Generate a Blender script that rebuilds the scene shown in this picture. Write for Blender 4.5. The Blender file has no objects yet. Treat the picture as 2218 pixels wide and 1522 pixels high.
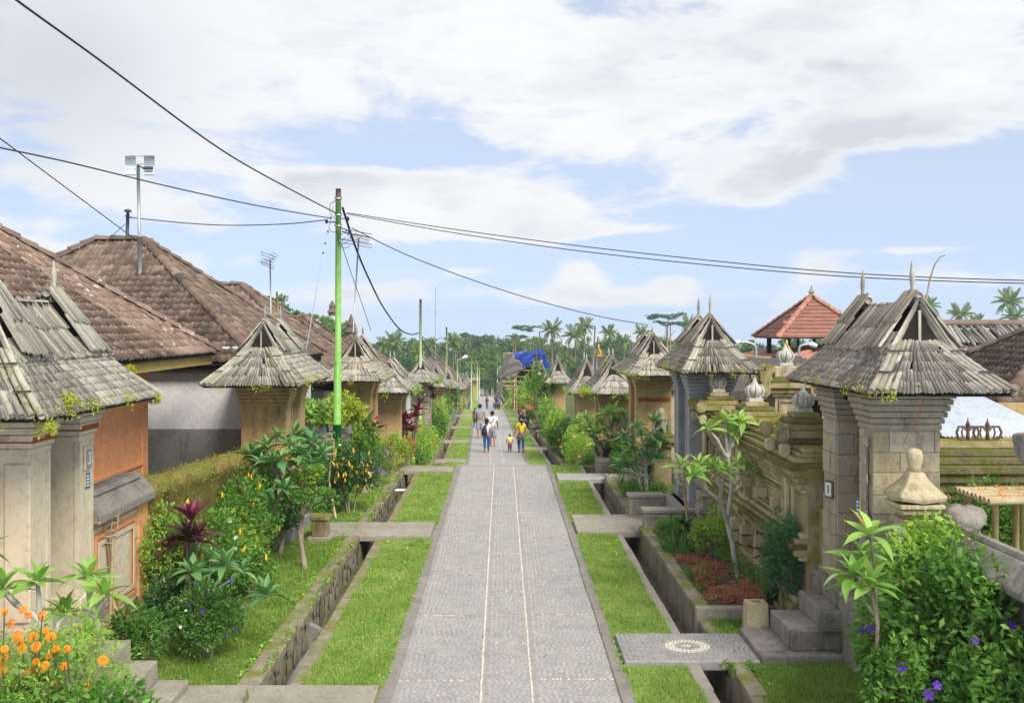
import bpy, math, random
import numpy as np
from mathutils import Vector, Matrix
random.seed(7); RNG = np.random.default_rng(7)
SC = bpy.context.scene; COL = SC.collection
R = math.radians
# ---------------------------------------------------------------- camera
FPX, VX, VY, HC = 2156.0, 1087.0, 708.0, 3.9        # focal length, vanishing point of the street (photo pixels), eye height
cam = bpy.data.cameras.new('camera'); co = bpy.data.objects.new('camera', cam); COL.objects.link(co)
co.location = (0, 0, HC); co.rotation_euler = (R(90), 0, 0)
cam.sensor_width = 36; cam.lens = 36*FPX/2218; cam.shift_x = 22/2218; cam.shift_y = -53/2218
cam.clip_start = .1; cam.clip_end = 6000
SC.camera = co
# ---------------------------------------------------------------- world
SUN_EL, SUN_AZ = R(45), R(147)                       # azimuth from +Y towards +X
W = bpy.data.worlds.new('World'); SC.world = W; W.use_nodes = True
nt = W.node_tree; nt.nodes.clear()
def NN(tree, t, **kw):
    n = tree.nodes.new(t)
    for k, v in kw.items(): setattr(n, k, v)
    return n
def mth(tree, op, a, b=None, c=None, clamp=False):
    n = tree.nodes.new('ShaderNodeMath'); n.operation = op; n.use_clamp = clamp
    for i, x in enumerate((a, b, c)):
        if x is None: continue
        if isinstance(x, (int, float)): n.inputs[i].default_value = x
        else: tree.links.new(x, n.inputs[i])
    return n.outputs[0]
def mixc(tree, fac, a, b, mode='MIX'):
    n = tree.nodes.new('ShaderNodeMix'); n.data_type = 'RGBA'; n.blend_type = mode; n.clamp_factor = True
    for s, x in ((n.inputs['Factor'], fac), (n.inputs['A'], a), (n.inputs['B'], b)):
        pass
    ins = [n.inputs[0], n.inputs[6], n.inputs[7]]
    for s, x in zip(ins, (fac, a, b)):
        if isinstance(x, (int, float)): s.default_value = x
        elif isinstance(x, tuple): s.default_value = (*x, 1) if len(x) == 3 else x
        else: tree.links.new(x, s)
    return n.outputs[2]
def smooth(tree, x, a, b):
    n = tree.nodes.new('ShaderNodeMapRange'); n.interpolation_type = 'SMOOTHSTEP'
    tree.links.new(x, n.inputs[0]); n.inputs[1].default_value = a; n.inputs[2].default_value = b
    return n.outputs[0]
def build_world():
    T = nt; L = T.links.new
    tc = NN(T, 'ShaderNodeTexCoord'); sep = NN(T, 'ShaderNodeSeparateXYZ'); L(tc.outputs['Generated'], sep.inputs[0])
    x, y, z = sep.outputs
    az = mth(T, 'ARCTAN2', x, y); el = mth(T, 'ARCSINE', z)
    mp = NN(T, 'ShaderNodeMapping'); L(tc.outputs['Generated'], mp.inputs[0]); mp.inputs['Scale'].default_value = (2.6, 2.6, 7.0)
    mp.inputs['Location'].default_value = (3.1, .7, .4)
    def noise(scale, det, rough, dist, src=None):
        n = NN(T, 'ShaderNodeTexNoise'); L(src or mp.outputs[0], n.inputs['Vector'])
        n.inputs['Scale'].default_value = scale; n.inputs['Detail'].default_value = det
        n.inputs['Roughness'].default_value = rough; n.inputs['Distortion'].default_value = dist
        return n.outputs['Fac']
    d = noise(1.6, 10, .58, .35)
    blobs = [  # px, py, rx, ry, amount : clear patches negative, clouds positive
        (1960,400,260,90,-.34),(1290,392,190,46,-.44),(960,336,190,22,-.42),(1640,490,260,46,-.34),(2120,470,260,90,-.34),(1650,260,130,40,-.10),
        (1500,575,420,44,-.17),(1150,690,560,40,-.20),(1000,540,380,26,-.20),(760,600,260,40,-.22),(2000,630,420,50,-.16),(430,530,300,16,-.20),(560,300,160,26,-.16),(60,330,160,30,-.12),
        (1250,150,900,130,.20),(1640,385,130,62,.34),(1060,440,300,58,.40),(1400,492,230,22,.30),(2080,230,300,80,.16),(1765,562,80,44,.40),
        (1268,600,60,32,.36),(1835,464,140,20,.32),(400,420,420,90,.14),(1960,541,170,11,.26),(260,570,420,40,.16),(1460,606,60,22,.34),
        (1010,590,60,12,.26),(1500,640,260,26,.24),(700,640,200,30,.2),(2050,600,200,22,.26),(1850,690,300,20,.22),(850,615,150,36,.26),(1300,650,190,24,.26),(1610,590,50,20,.3),(1150,500,420,16,.22)]
    acc = None
    for px, py, rx, ry, am in blobs:
        u, w = (px-VX)/FPX, (VY-py)/FPX
        a0 = math.atan(u); e0 = math.atan(w/math.sqrt(1+u*u)); ra = rx/FPX*math.cos(a0)**2; re = ry/FPX
        p = mth(T, 'POWER', mth(T, 'MULTIPLY', mth(T, 'SUBTRACT', az, a0), 1/ra), 2)
        q = mth(T, 'POWER', mth(T, 'MULTIPLY', mth(T, 'SUBTRACT', el, e0), 1/re), 2)
        g = mth(T, 'MULTIPLY', mth(T, 'EXPONENT', mth(T, 'MULTIPLY', mth(T, 'ADD', p, q), -1)), am)
        acc = g if acc is None else mth(T, 'ADD', acc, g)
    high = mth(T, 'MULTIPLY', smooth(T, el, .10, .32), .12)
    dn = mth(T, 'ADD', mth(T, 'MULTIPLY', mth(T, 'SUBTRACT', d, .5), 1.7), .5)
    d2 = noise(4.6, 9, .6, .5); dn = mth(T, 'ADD', dn, mth(T, 'MULTIPLY', mth(T, 'SUBTRACT', d2, .5), .45))
    dd = mth(T, 'ADD', mth(T, 'ADD', dn, acc), high)
    cover = smooth(T, dd, .40, .66)
    thick = smooth(T, noise(.9, 5, .55, .2), .46, .74)
    grey = mth(T, 'MULTIPLY', mth(T, 'ADD', mth(T, 'MULTIPLY', thick, .8), mth(T, 'MULTIPLY', smooth(T, noise(3.1, 7, .6, .4), .42, .72), .35)), mth(T, 'MULTIPLY', smooth(T, dd, .50, .78), 1.5))
    # soft grey cloud high up on the left
    gb = mth(T, 'EXPONENT', mth(T, 'MULTIPLY', mth(T, 'ADD', mth(T, 'POWER', mth(T, 'MULTIPLY', mth(T, 'ADD', az, .44), 7.0), 2),
             mth(T, 'POWER', mth(T, 'MULTIPLY', mth(T, 'SUBTRACT', el, .235), 10), 2)), -1))
    grey = mth(T, 'MAXIMUM', grey, mth(T, 'MULTIPLY', gb, mth(T, 'ADD', .6, mth(T, 'MULTIPLY', d, .7))))
    sky = NN(T, 'ShaderNodeTexSky', sky_type='NISHITA', sun_disc=False)
    cb = NN(T, 'ShaderNodeCombineXYZ'); L(x, cb.inputs[0]); L(y, cb.inputs[1]); L(mth(T, 'ADD', mth(T, 'MULTIPLY', mth(T, 'MAXIMUM', z, 0.0), .8), .20), cb.inputs[2])
    nv = NN(T, 'ShaderNodeVectorMath'); nv.operation = 'NORMALIZE'; L(cb.outputs[0], nv.inputs[0]); L(nv.outputs[0], sky.inputs[0])
    sky.sun_elevation = SUN_EL; sky.sun_rotation = SUN_AZ; sky.air_density = 1.0; sky.dust_density = .6; sky.ozone_density = 2.0
    CL = SKY_CLOUD
    cl = mixc(T, grey, (CL*.99, CL*1.0, CL*1.005), (CL*.70, CL*.745, CL*.80))
    veil = mth(T, 'ADD', mth(T, 'MULTIPLY', cover, .56), .43)
    skc = mixc(T, 1.0, sky.outputs[0], (SKY_TINT[0], SKY_TINT[1], SKY_TINT[2]), 'MULTIPLY')
    c = mixc(T, veil, skc, cl)
    bg = NN(T, 'ShaderNodeBackground'); bg.inputs['Strength'].default_value = SKY_STRENGTH; L(c, bg.inputs['Color'])
    out = NN(T, 'ShaderNodeOutputWorld'); L(bg.outputs[0], out.inputs['Surface'])
SKY_STRENGTH, SKY_CLOUD, SKY_TINT = .10, 3.55, (.69, .715, .76)
build_world()
# ---------------------------------------------------------------- sun and exposure
sl = bpy.data.lights.new('sun', 'SUN'); so = bpy.data.objects.new('sun', sl); COL.objects.link(so)
sl.energy = 1.5; sl.angle = R(26); sl.color = (1, .93, .80)
sd = Vector((math.sin(SUN_AZ)*math.cos(SUN_EL), math.cos(SUN_AZ)*math.cos(SUN_EL), math.sin(SUN_EL)))
so.rotation_euler = sd.to_track_quat('Z', 'Y').to_euler()
SC.view_settings.view_transform = 'Standard'; SC.view_settings.look = 'None'
SC.view_settings.exposure = 1.48; SC.view_settings.gamma = 1; SC.view_settings.use_curve_mapping = False
SC.render.engine = 'CYCLES'
SC.cycles.max_bounces = 6; SC.cycles.diffuse_bounces = 3; SC.cycles.glossy_bounces = 2; SC.cycles.transmission_bounces = 3
SC.cycles.transparent_max_bounces = 4; SC.cycles.caustics_reflective = False; SC.cycles.caustics_refractive = False
# ================================================================= helpers
def at(px, py, Y):                                    # photo pixel at depth Y -> world point
    return np.array([(px-VX)*Y/FPX, Y, HC-(py-VY)*Y/FPX])
def g(Y):                                             # height of the street along its length (terraces)
    if Y < 28: return 0.0
    if Y < 87: return -1.39-.0325*(Y-28)
    if Y < 166: return -5.3-.0306*(Y-87)
    return -9.6-.028*(min(Y, 270)-166)
def cx(Y):                                            # centre line of the street
    return -.0195*max(0, Y-30)
class MB:
    def __init__(s): s.v = []; s.f = []
    def add(s, vs, fs):
        n = len(s.v); s.v.extend([tuple(map(float, p)) for p in vs]); s.f.extend([tuple(i+n for i in f) for f in fs]); return s
    def box(s, x0, x1, y0, y1, z0, z1, t=0.0, ty=None):          # t: inset of the top
        ty = t if ty is None else ty
        if x0 > x1: x0, x1 = x1, x0
        v = [(x0,y0,z0),(x1,y0,z0),(x1,y1,z0),(x0,y1,z0),(x0+t,y0+ty,z1),(x1-t,y0+ty,z1),(x1-t,y1-ty,z1),(x0+t,y1-ty,z1)]
        return s.add(v, [(0,3,2,1),(4,5,6,7),(0,1,5,4),(1,2,6,5),(2,3,7,6),(3,0,4,7)])
    def obox(s, c, size, rot=None):
        h = np.array(size)/2; v = []
        for dz in (-1, 1):
            for dx, dy in ((-1,-1),(1,-1),(1,1),(-1,1)): v.append(np.array([dx, dy, dz])*h)
        v = np.array(v)
        if rot is not None: v = v @ np.array(rot).T
        return s.add(v+np.array(c), [(0,3,2,1),(4,5,6,7),(0,1,5,4),(1,2,6,5),(2,3,7,6),(3,0,4,7)])
    def poly(s, pts): return s.add(pts, [tuple(range(len(pts)))])
    def prism(s, pts, ext):
        n = len(pts); e = np.array(ext); p = [np.array(q, float) for q in pts]
        return s.add(p+[q+e for q in p], [tuple(range(n))[::-1], tuple(range(n, 2*n))]+[(i, (i+1) % n, n+(i+1) % n, n+i) for i in range(n)])
    def tube(s, pts, rad, n=8, cap=True):
        P = [np.array(p, float) for p in pts]; k = len(P)
        rad = [rad]*k if isinstance(rad, (int, float)) else list(rad)
        vs = []; ref = None
        for i in range(k):
            t = P[min(i+1, k-1)]-P[max(i-1, 0)]; t = t/(np.linalg.norm(t)+1e-9)
            if ref is None: ref = np.array([0, 0, 1.]) if abs(t[2]) < .9 else np.array([1., 0, 0])
            a = np.cross(t, ref); a /= np.linalg.norm(a)+1e-9; b = np.cross(t, a); ref = np.cross(a, t)
            for j in range(n):
                th = 2*math.pi*j/n; vs.append(P[i]+rad[i]*(math.cos(th)*a+math.sin(th)*b))
        fs = []
        for i in range(k-1):
            for j in range(n): fs.append((i*n+j, i*n+(j+1) % n, (i+1)*n+(j+1) % n, (i+1)*n+j))
        if cap: fs += [tuple(range(n)), tuple(range((k-1)*n, k*n))[::-1]]
        return s.add(vs, fs)
    def lathe(s, c, prof, n=16, mod=None):
        vs = []
        for r, z in prof:
            for j in range(n):
                th = 2*math.pi*j/n; q = r*(mod(th, z) if mod else 1); vs.append((c[0]+q*math.cos(th), c[1]+q*math.sin(th), c[2]+z))
        k = len(prof); fs = []
        for i in range(k-1):
            for j in range(n): fs.append((i*n+j, i*n+(j+1) % n, (i+1)*n+(j+1) % n, (i+1)*n+j))
        fs += [tuple(range(n))[::-1], tuple(range((k-1)*n, k*n))]
        return s.add(vs, fs)
    def frame(s, p, u, w, U, V, n, th):                # rectangular frame: origin p, axes u,w, size U,V, bar n, thickness vector th
        p, u, w, th = map(lambda q: np.array(q, float), (p, u, w, th))
        for (a0, a1, b0, b1) in ((0, U, 0, n), (0, U, V-n, V), (0, n, n, V-n), (U-n, U, n, V-n)):
            q = [p+u*a0+w*b0, p+u*a1+w*b0, p+u*a1+w*b1, p+u*a0+w*b1]; s.prism(q, th)
        return s
def mesh_np(name, V, F):                               # V (n,3); F list of (m,k) index arrays
    me = bpy.data.meshes.new(name); V = np.asarray(V, np.float32)
    me.vertices.add(len(V)); me.vertices.foreach_set('co', V.ravel())
    tot = sum(len(f) for f in F); idx = np.concatenate([np.asarray(f, np.int32).ravel() for f in F])
    lt = np.concatenate([np.full(len(f), np.asarray(f).shape[1], np.int32) for f in F]); ls = np.concatenate([[0], np.cumsum(lt)[:-1]]).astype(np.int32)
    me.loops.add(len(idx)); me.loops.foreach_set('vertex_index', idx)
    me.polygons.add(tot); me.polygons.foreach_set('loop_start', ls); me.polygons.foreach_set('loop_total', lt)
    me.update(calc_edges=True)
    return me
def tag(o, label=None, cat=None, group=None, kind=None):
    if label: o['label'] = label
    if cat: o['category'] = cat
    if group: o['group'] = group
    if kind: o['kind'] = kind
    return o
WL = {}                                                # world locations (things are never rotated before their parts are set)
def thing(name, loc, label, cat, group=None, kind=None):
    o = bpy.data.objects.new(name, None); COL.objects.link(o); o.location = loc; o.empty_display_size = .1
    WL[o] = np.array(loc, float); return tag(o, label, cat, group, kind)
def link(name, me, mat, parent=None, smooth=False):
    if mat is not None: me.materials.append(mat)
    if smooth: me.polygons.foreach_set('use_smooth', np.ones(len(me.polygons), bool))
    o = bpy.data.objects.new(name, me); COL.objects.link(o)
    if parent is not None: o.parent = parent
    return o
def mk(name, mb, mat, parent=None, smooth=False, bevel=0, loc=None, kind=None):
    """one object from an MB given in world coordinates"""
    V = np.array(mb.v, float)
    if parent is not None:
        base = WL[parent]; o_loc = None
    else:
        base = np.array(loc, float) if loc is not None else np.array([(V[:,0].min()+V[:,0].max())/2, (V[:,1].min()+V[:,1].max())/2, V[:,2].min()])
        o_loc = base
    me = bpy.data.meshes.new(name); me.from_pydata((V-base).tolist(), [], mb.f); me.update()
    o = link(name, me, mat, parent, smooth)
    if o_loc is not None: o.location = o_loc
    WL[o] = base
    if bevel:
        b = o.modifiers.new('bevel', 'BEVEL'); b.width = bevel; b.segments = 2 if bevel > .012 else 1; b.limit_method = 'ANGLE'; b.angle_limit = R(40)
    if kind: o['kind'] = kind
    return o
def mknp(name, V, F, mat, parent=None, smooth=False, kind=None):
    V = np.asarray(V, float)
    base = WL[parent] if parent is not None else np.array([V[:,0].mean(), V[:,1].mean(), V[:,2].min()])
    o = link(name, mesh_np(name, V-base, F), mat, parent, smooth)
    if parent is None: o.location = base
    WL[o] = base
    if kind: o['kind'] = kind
    return o
def score(M):                                          # how large pieces show in the photo
    p = M[:, :3, 3]; n = M[:, :3, 2]; v = np.array([0, 0, HC])-p; d = np.linalg.norm(v, axis=1)
    nn = np.linalg.norm(n, axis=1)+1e-9
    c = np.clip((n*v).sum(1)/(d*nn), .02, 1)
    px = VX+FPX*p[:,0]/np.maximum(p[:,1], .1); py = VY+FPX*(HC-p[:,2])/np.maximum(p[:,1], .1)
    inside = (px > -20) & (px < 2238) & (py > -20) & (py < 1542) & (p[:,1] > 1)
    return c/d**2*np.where(inside, 1, 1e-4)
def pieces(parent, name, variants, M, mat, limit=300, rest=None, smooth=False, facing=True):
    """variants: list of (V,F) in piece space; M: (n,4,4) world matrices. The largest in view become parts, the rest one stuff part."""
    M = np.asarray(M, float)
    if len(M) == 0: return []
    vi = RNG.integers(0, len(variants), len(M)); s = score(M)
    order = np.argsort(-s); base = WL[parent]; out = []
    n_obj = min(limit, len(M))
    if n_obj:
        mes = []
        for V, F in variants:
            me = mesh_np(name, V, F); me.materials.append(mat)
            if smooth: me.polygons.foreach_set('use_smooth', np.ones(len(me.polygons), bool))
            mes.append(me)
        for i in order[:n_obj]:
            o = bpy.data.objects.new(name, mes[vi[i]]); m = M[i].copy(); m[:3, 3] -= base
            o.parent = parent; o.matrix_basis = Matrix(m.tolist()); COL.objects.link(o); out.append(o)
    ro = order[n_obj:]
    if len(ro):
        Vs, Fs, off = [], {}, 0
        for k, (V, F) in enumerate(variants):
            ids = ro[vi[ro] == k]
            if not len(ids): continue
            Vh = np.c_[V, np.ones(len(V))]; P = np.einsum('nij,kj->nki', M[ids], Vh)[:, :, :3].reshape(-1, 3)
            Vs.append(P); offs = off+np.arange(len(ids))*len(V)
            for f in F:
                f = np.asarray(f); Fs.setdefault(f.shape[1], []).append((f[None]+offs[:, None, None]).reshape(-1, f.shape[1]))
            off += len(P)
        mknp(rest or name+'_field', np.concatenate(Vs), [np.concatenate(q) for q in Fs.values()], mat, parent, smooth, 'stuff')
    return out
def mats4(P, X, Y, Z):
    M = np.zeros((len(P), 4, 4)); M[:, :3, 0] = X; M[:, :3, 1] = Y; M[:, :3, 2] = Z; M[:, :3, 3] = P; M[:, 3, 3] = 1; return M
def lay(A, B, C, D, w, n, over=1.5, jit=.1, lift=.0, tilt=.06, normal_hint=None, stagger=True, arch=None):
    """matrices of shingles on the quad A-B (eave) D-C (top): width w, n courses; unit piece spans x -.5..+.5, y 0..1 (y=0 at the lower edge)"""
    A, B, C, D = map(lambda q: np.array(q, float), (A, B, C, D)); M = []
    nrm = np.cross(B-A, (D+C)/2-(A+B)/2); nrm /= np.linalg.norm(nrm)
    if normal_hint is not None and np.dot(nrm, normal_hint) < 0: nrm = -nrm
    for i in range(n):
        t = i/n; L0 = A+(D-A)*t; L1 = B+(C-B)*t; ln = np.linalg.norm(L1-L0)
        if ln < w*.6: continue
        k = max(1, int(round(ln/w))); up = ((D-A)+(C-B))/2; ul = np.linalg.norm(up); up = up/ul
        ex = (L1-L0)/ln; step = ul/n
        for j in range(k):
            f = (j+.5+(.5 if stagger and i % 2 else 0)*.8*(1 if j < k-1 else 0))/k
            if random.random() < .012: continue
            p = L0+(L1-L0)*f+up*step*(random.uniform(-jit, jit))*.6+nrm*(lift+random.uniform(0, .006))
            # slope direction follows the edge lines of the trapezoid
            e = (D-A)*(1-f)+(C-B)*f; e = e/np.linalg.norm(e)
            y = e*(1-0)+nrm*(-tilt+random.uniform(-.02, .02))+ex*(random.uniform(-.03, .03) if random.random() > .06 else random.uniform(-.16, .16)); y /= np.linalg.norm(y)
            z = np.cross(ex, y); z /= np.linalg.norm(z)
            if np.dot(z, nrm) < 0: z = -z
            x = np.cross(y, z)
            W_ = ln/k*random.uniform(.9, 1.05); m = np.eye(4); m[:3, 0] = x*W_; m[:3, 1] = y*step*over*random.uniform(.95, 1.06); m[:3, 2] = z; m[:3, 3] = p
            M.append(m)
    return M
def shingle_var(th, arch, ragged=.0, seg=3):
    """split bamboo / timber shingle, unit width and length, thickness th (metres) and arch height (metres)"""
    out = []
    for q in range(4):
        xs = np.linspace(-.5, .5, seg+1); V = []
        for y in (0, 1):
            for k, x in enumerate(xs):
                h = arch*(1-(2*x)**2); yy = y if y else random.uniform(-ragged, ragged)
                V.append((x, yy, h+th))
        for k, x in enumerate(xs): V.append((x, V[k][1], arch*(1-(2*x)**2)*.3-.004))
        n = seg+1; F4 = [(k, k+1, n+k+1, n+k) for k in range(seg)]+[(2*n+k, 2*n+k+1, k+1, k) for k in range(seg)]
        V += [(-.5, 1, 0), (.5, 1, 0)]; F4 += [(0, n, 3*n, 2*n), (n-1, 3*n-1, 3*n+1, 2*n-1)]
        out.append((np.array(V), [np.array(F4)]))
    return out
def tile_var(th=.02, amp=.034):
    out = []
    for q in range(3):
        xs = np.linspace(-.52, .55, 9); a = amp*random.uniform(.9, 1.1); V = []
        def pr(x):
            u = x+.5; return a*(max(0, math.sin(min(max((u-.5)/.52, 0), 1)*math.pi))**.8+.25*(1-min(1, u/.3))*(u < .3))
        for y in (0, 1):
            for x in xs: V.append((x, y, pr(x)+th))
        for x in xs: V.append((x, 0, pr(x)-.006))
        n = len(xs); F = [(k, k+1, n+k+1, n+k) for k in range(n-1)]+[(2*n+k, 2*n+k+1, k+1, k) for k in range(n-1)]
        out.append((np.array(V), [np.array(F)]))
    return out
def cap_var():                                         # half-round ridge tile, unit length in y
    V, F = [], []
    for y, r in ((0, 1.22), (1, .86)):
        for k in range(7):
            th = math.pi*k/6; V.append((math.cos(th)*r, y, math.sin(th)*r*.8))
    for k in range(6): F.append((k, k+1, 7+k+1, 7+k))
    F2 = [(0, 6, 5), (0, 5, 4), (0, 4, 3), (0, 3, 2), (0, 2, 1)]
    return [(np.array(V), [np.array(F), np.array(F2)])]
def lay_grid(A, B, C, D, w, n, over=1.2, tilt=.05, hint=None, jit=.03):
    """roof tiles in straight columns, cut off at the hips"""
    A, B, C, D = map(lambda q: np.array(q, float), (A, B, C, D)); ex = (B-A)/np.linalg.norm(B-A); M = []
    nrm = np.cross(ex, (D+C)/2-(A+B)/2); nrm /= np.linalg.norm(nrm)
    if hint is not None and np.dot(nrm, hint) < 0: nrm = -nrm
    up = np.cross(nrm, ex); 
    if np.dot(up, (D+C)-(A+B)) < 0: up = -up
    H = np.dot((D+C)/2-(A+B)/2, up); step = H/n; y = up-nrm*tilt; y /= np.linalg.norm(y); z = np.cross(ex, y); flip = np.dot(z, nrm) < 0
    x = -ex if flip else ex; z = -z if flip else z
    for i in range(n):
        t = (i+.35)/n; l0 = np.dot(A+(D-A)*t-A, ex); l1 = np.dot(B+(C-B)*t-A, ex); k0 = int(math.ceil(l0/w-.5)); k1 = int(math.floor(l1/w+.5))
        for k in range(k0, k1):
            m = np.eye(4); j = random.uniform(-1, 1); m[:3, 0] = x*w; m[:3, 1] = y*step*over+ex*j*.012; m[:3, 2] = z; m[:3, 3] = A+ex*(k+.5)*w+up*step*(i+j*jit)+nrm*random.uniform(0, .012); M.append(m)
    return M
def caps(parent, P0, P1, w, ln, mat, name='ridge_tile', lift=0.0):
    P0, P1 = np.array(P0, float), np.array(P1, float); L = np.linalg.norm(P1-P0); n = max(1, int(L/ln)); y = (P1-P0)/L
    x = np.cross(y, [0, 0, 1.]); x /= np.linalg.norm(x); z = np.cross(x, y); M = []
    for i in range(n):
        m = np.eye(4); m[:3, 0] = x*w*random.uniform(.95, 1.05); m[:3, 1] = (y+z*-.03)*L/n*1.12; m[:3, 2] = z*w; m[:3, 3] = P0+y*L*i/n+z*(lift+random.uniform(0, .01)); M.append(m)
    return pieces(parent, name, cap_var(), M, mat, limit=60, smooth=False)

# ================================================================= materials
def _new(name):
    m = bpy.data.materials.new(name); m.use_nodes = True; t = m.node_tree; t.nodes.clear(); return m, t
def ramp(t, fac, cols):
    r = t.nodes.new('ShaderNodeValToRGB'); t.links.new(fac, r.inputs[0]); e = r.color_ramp.elements
    while len(e) < len(cols): e.new(.5)
    for i, c in enumerate(cols):
        p, c = (c[0], c[1]) if isinstance(c[0], float) and isinstance(c[1], tuple) else (.3+.4*i/max(1, len(cols)-1), c)
        e[i].position = p; e[i].color = (*c, 1)
    return r.outputs[0]
def tnoise(t, vec, scale, detail=6, rough=.6, dist=0.0, out='Fac'):
    n = t.nodes.new('ShaderNodeTexNoise'); t.links.new(vec, n.inputs['Vector'])
    n.inputs['Scale'].default_value = scale; n.inputs['Detail'].default_value = detail; n.inputs['Roughness'].default_value = rough; n.inputs['Distortion'].default_value = dist
    return n.outputs[out]
def tmap(t, vec, sc):
    n = t.nodes.new('ShaderNodeMapping'); t.links.new(vec, n.inputs[0]); n.inputs['Scale'].default_value = sc; return n.outputs[0]
def rnd(t):                                            # one random value per loose piece, whether an object of its own or joined
    gi = t.nodes.new('ShaderNodeNewGeometry'); oi = t.nodes.new('ShaderNodeObjectInfo')
    return mth(t, 'FRACT', mth(t, 'ADD', gi.outputs['Random Per Island'], oi.outputs['Random']))
def pmat(name, cols, scale=3., rough=.9, bump=.25, bscale=40., vary=0., hues=None, moss=None, stain=None, spots=None, stretch=(1,1,1), spec=.25, bdist=.012, grime=.25):
    """weathered surface. moss=(colour, amount 0..1, scale, up 0..1); stain=(colour, amount, scale) vertical streaks; spots=(colour, amount, scale)"""
    m, t = _new(name); geo = t.nodes.new('ShaderNodeNewGeometry'); pos = tmap(t, geo.outputs['Position'], stretch)
    c = ramp(t, tnoise(t, pos, scale, 8, .62, .2), cols)
    rv = None
    if hues or vary: rv = rnd(t)
    if hues: c = mixc(t, .75, c, ramp(t, rv, [(.0+i/(len(hues)-1)*.999, h) for i, h in enumerate(hues)]))
    if vary:
        b = mth(t, 'ADD', mth(t, 'MULTIPLY', mth(t, 'FRACT', mth(t, 'MULTIPLY', rv, 7.31)), 2*vary), 1-vary)
        hb = t.nodes.new('ShaderNodeCombineXYZ')
        for k in range(3): t.links.new(b, hb.inputs[k])
        c = mixc(t, 1.0, c, hb.outputs[0], 'MULTIPLY')
    fine = tnoise(t, pos, scale*9, 6, .7); midn = tnoise(t, pos, scale*2.6, 7, .7, .3)
    c = mixc(t, mth(t, 'MULTIPLY', smooth(t, midn, .50, .68), grime), c, tuple(q*.42 for q in cols[0]))
    c = mixc(t, mth(t, 'MULTIPLY', smooth(t, fine, .45, .70), .45), c, tuple(q*.55 for q in (cols[0] if isinstance(cols[0][0], float) and not isinstance(cols[0][1], tuple) else cols[0][1])))
    if stain:
        sv = tmap(t, geo.outputs['Position'], (1, 1, .22)); n = tnoise(t, sv, stain[2], 9, .7, .2)
        c = mixc(t, mth(t, 'MULTIPLY', smooth(t, n, .62-.28*stain[1], .80-.22*stain[1]), .85), c, stain[0])
    if spots:
        n = tnoise(t, geo.outputs['Position'], spots[2], 5, .7, .4)
        c = mixc(t, mth(t, 'MULTIPLY', smooth(t, n, .70-.25*spots[1], .76-.25*spots[1]), .9), c, spots[0])
    if moss:
        n = tnoise(t, geo.outputs['Position'], moss[2], 8, .68, .3)
        if moss[3]:
            sx = t.nodes.new('ShaderNodeSeparateXYZ'); t.links.new(geo.outputs['Normal'], sx.inputs[0])
            n = mth(t, 'ADD', n, mth(t, 'MULTIPLY', mth(t, 'SUBTRACT', sx.outputs[2], .5), .3*moss[3]))
        mc = mixc(t, tnoise(t, geo.outputs['Position'], 30, 4, .7), tuple(q*.55 for q in moss[0]), tuple(min(1, q*1.35) for q in moss[0]))
        c = mixc(t, mth(t, 'MULTIPLY', smooth(t, n, .66-.4*moss[1], .90-.4*moss[1]), .92), c, mc)
    b = t.nodes.new('ShaderNodeBsdfPrincipled'); t.links.new(c, b.inputs['Base Color']); b.inputs['Roughness'].default_value = rough
    b.inputs['Specular IOR Level'].default_value = spec
    if bump:
        bn = t.nodes.new('ShaderNodeBump'); bn.inputs['Strength'].default_value = bump; bn.inputs['Distance'].default_value = bdist
        t.links.new(mth(t, 'ADD', tnoise(t, pos, bscale, 6, .7), mth(t, 'MULTIPLY', tnoise(t, pos, bscale*.2, 4, .6), 1.5)), bn.inputs['Height']); t.links.new(bn.outputs[0], b.inputs['Normal'])
    o = t.nodes.new('ShaderNodeOutputMaterial'); t.links.new(b.outputs[0], o.inputs[0]); return m
def leafmat(name, cols, trans=.3, rough=.5, spec=.3, vein=0.):
    cols = [tuple(min(.9, q*(1.25 if max(c) < .5 else 1)) for q in c) for c in cols]
    m, t = _new(name); rv = rnd(t); geo = t.nodes.new('ShaderNodeNewGeometry')
    n = tnoise(t, geo.outputs['Position'], 2.2, 3, .6)
    f = mth(t, 'ADD', mth(t, 'MULTIPLY', rv, .6), mth(t, 'MULTIPLY', smooth(t, n, .35, .65), .4))
    c = ramp(t, f, [(i/(len(cols)-1)*1.0, q) for i, q in enumerate(cols)])
    b = t.nodes.new('ShaderNodeBsdfPrincipled'); t.links.new(c, b.inputs['Base Color']); b.inputs['Roughness'].default_value = rough; b.inputs['Specular IOR Level'].default_value = spec
    tr = t.nodes.new('ShaderNodeBsdfTranslucent'); t.links.new(mixc(t, 1., c, (1.25, 1.15, .55), 'MULTIPLY'), tr.inputs[0])
    mx = t.nodes.new('ShaderNodeMixShader'); mx.inputs[0].default_value = trans*.75; t.links.new(b.outputs[0], mx.inputs[1]); t.links.new(tr.outputs[0], mx.inputs[2])
    o = t.nodes.new('ShaderNodeOutputMaterial'); t.links.new(mx.outputs[0], o.inputs[0]); return m
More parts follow.
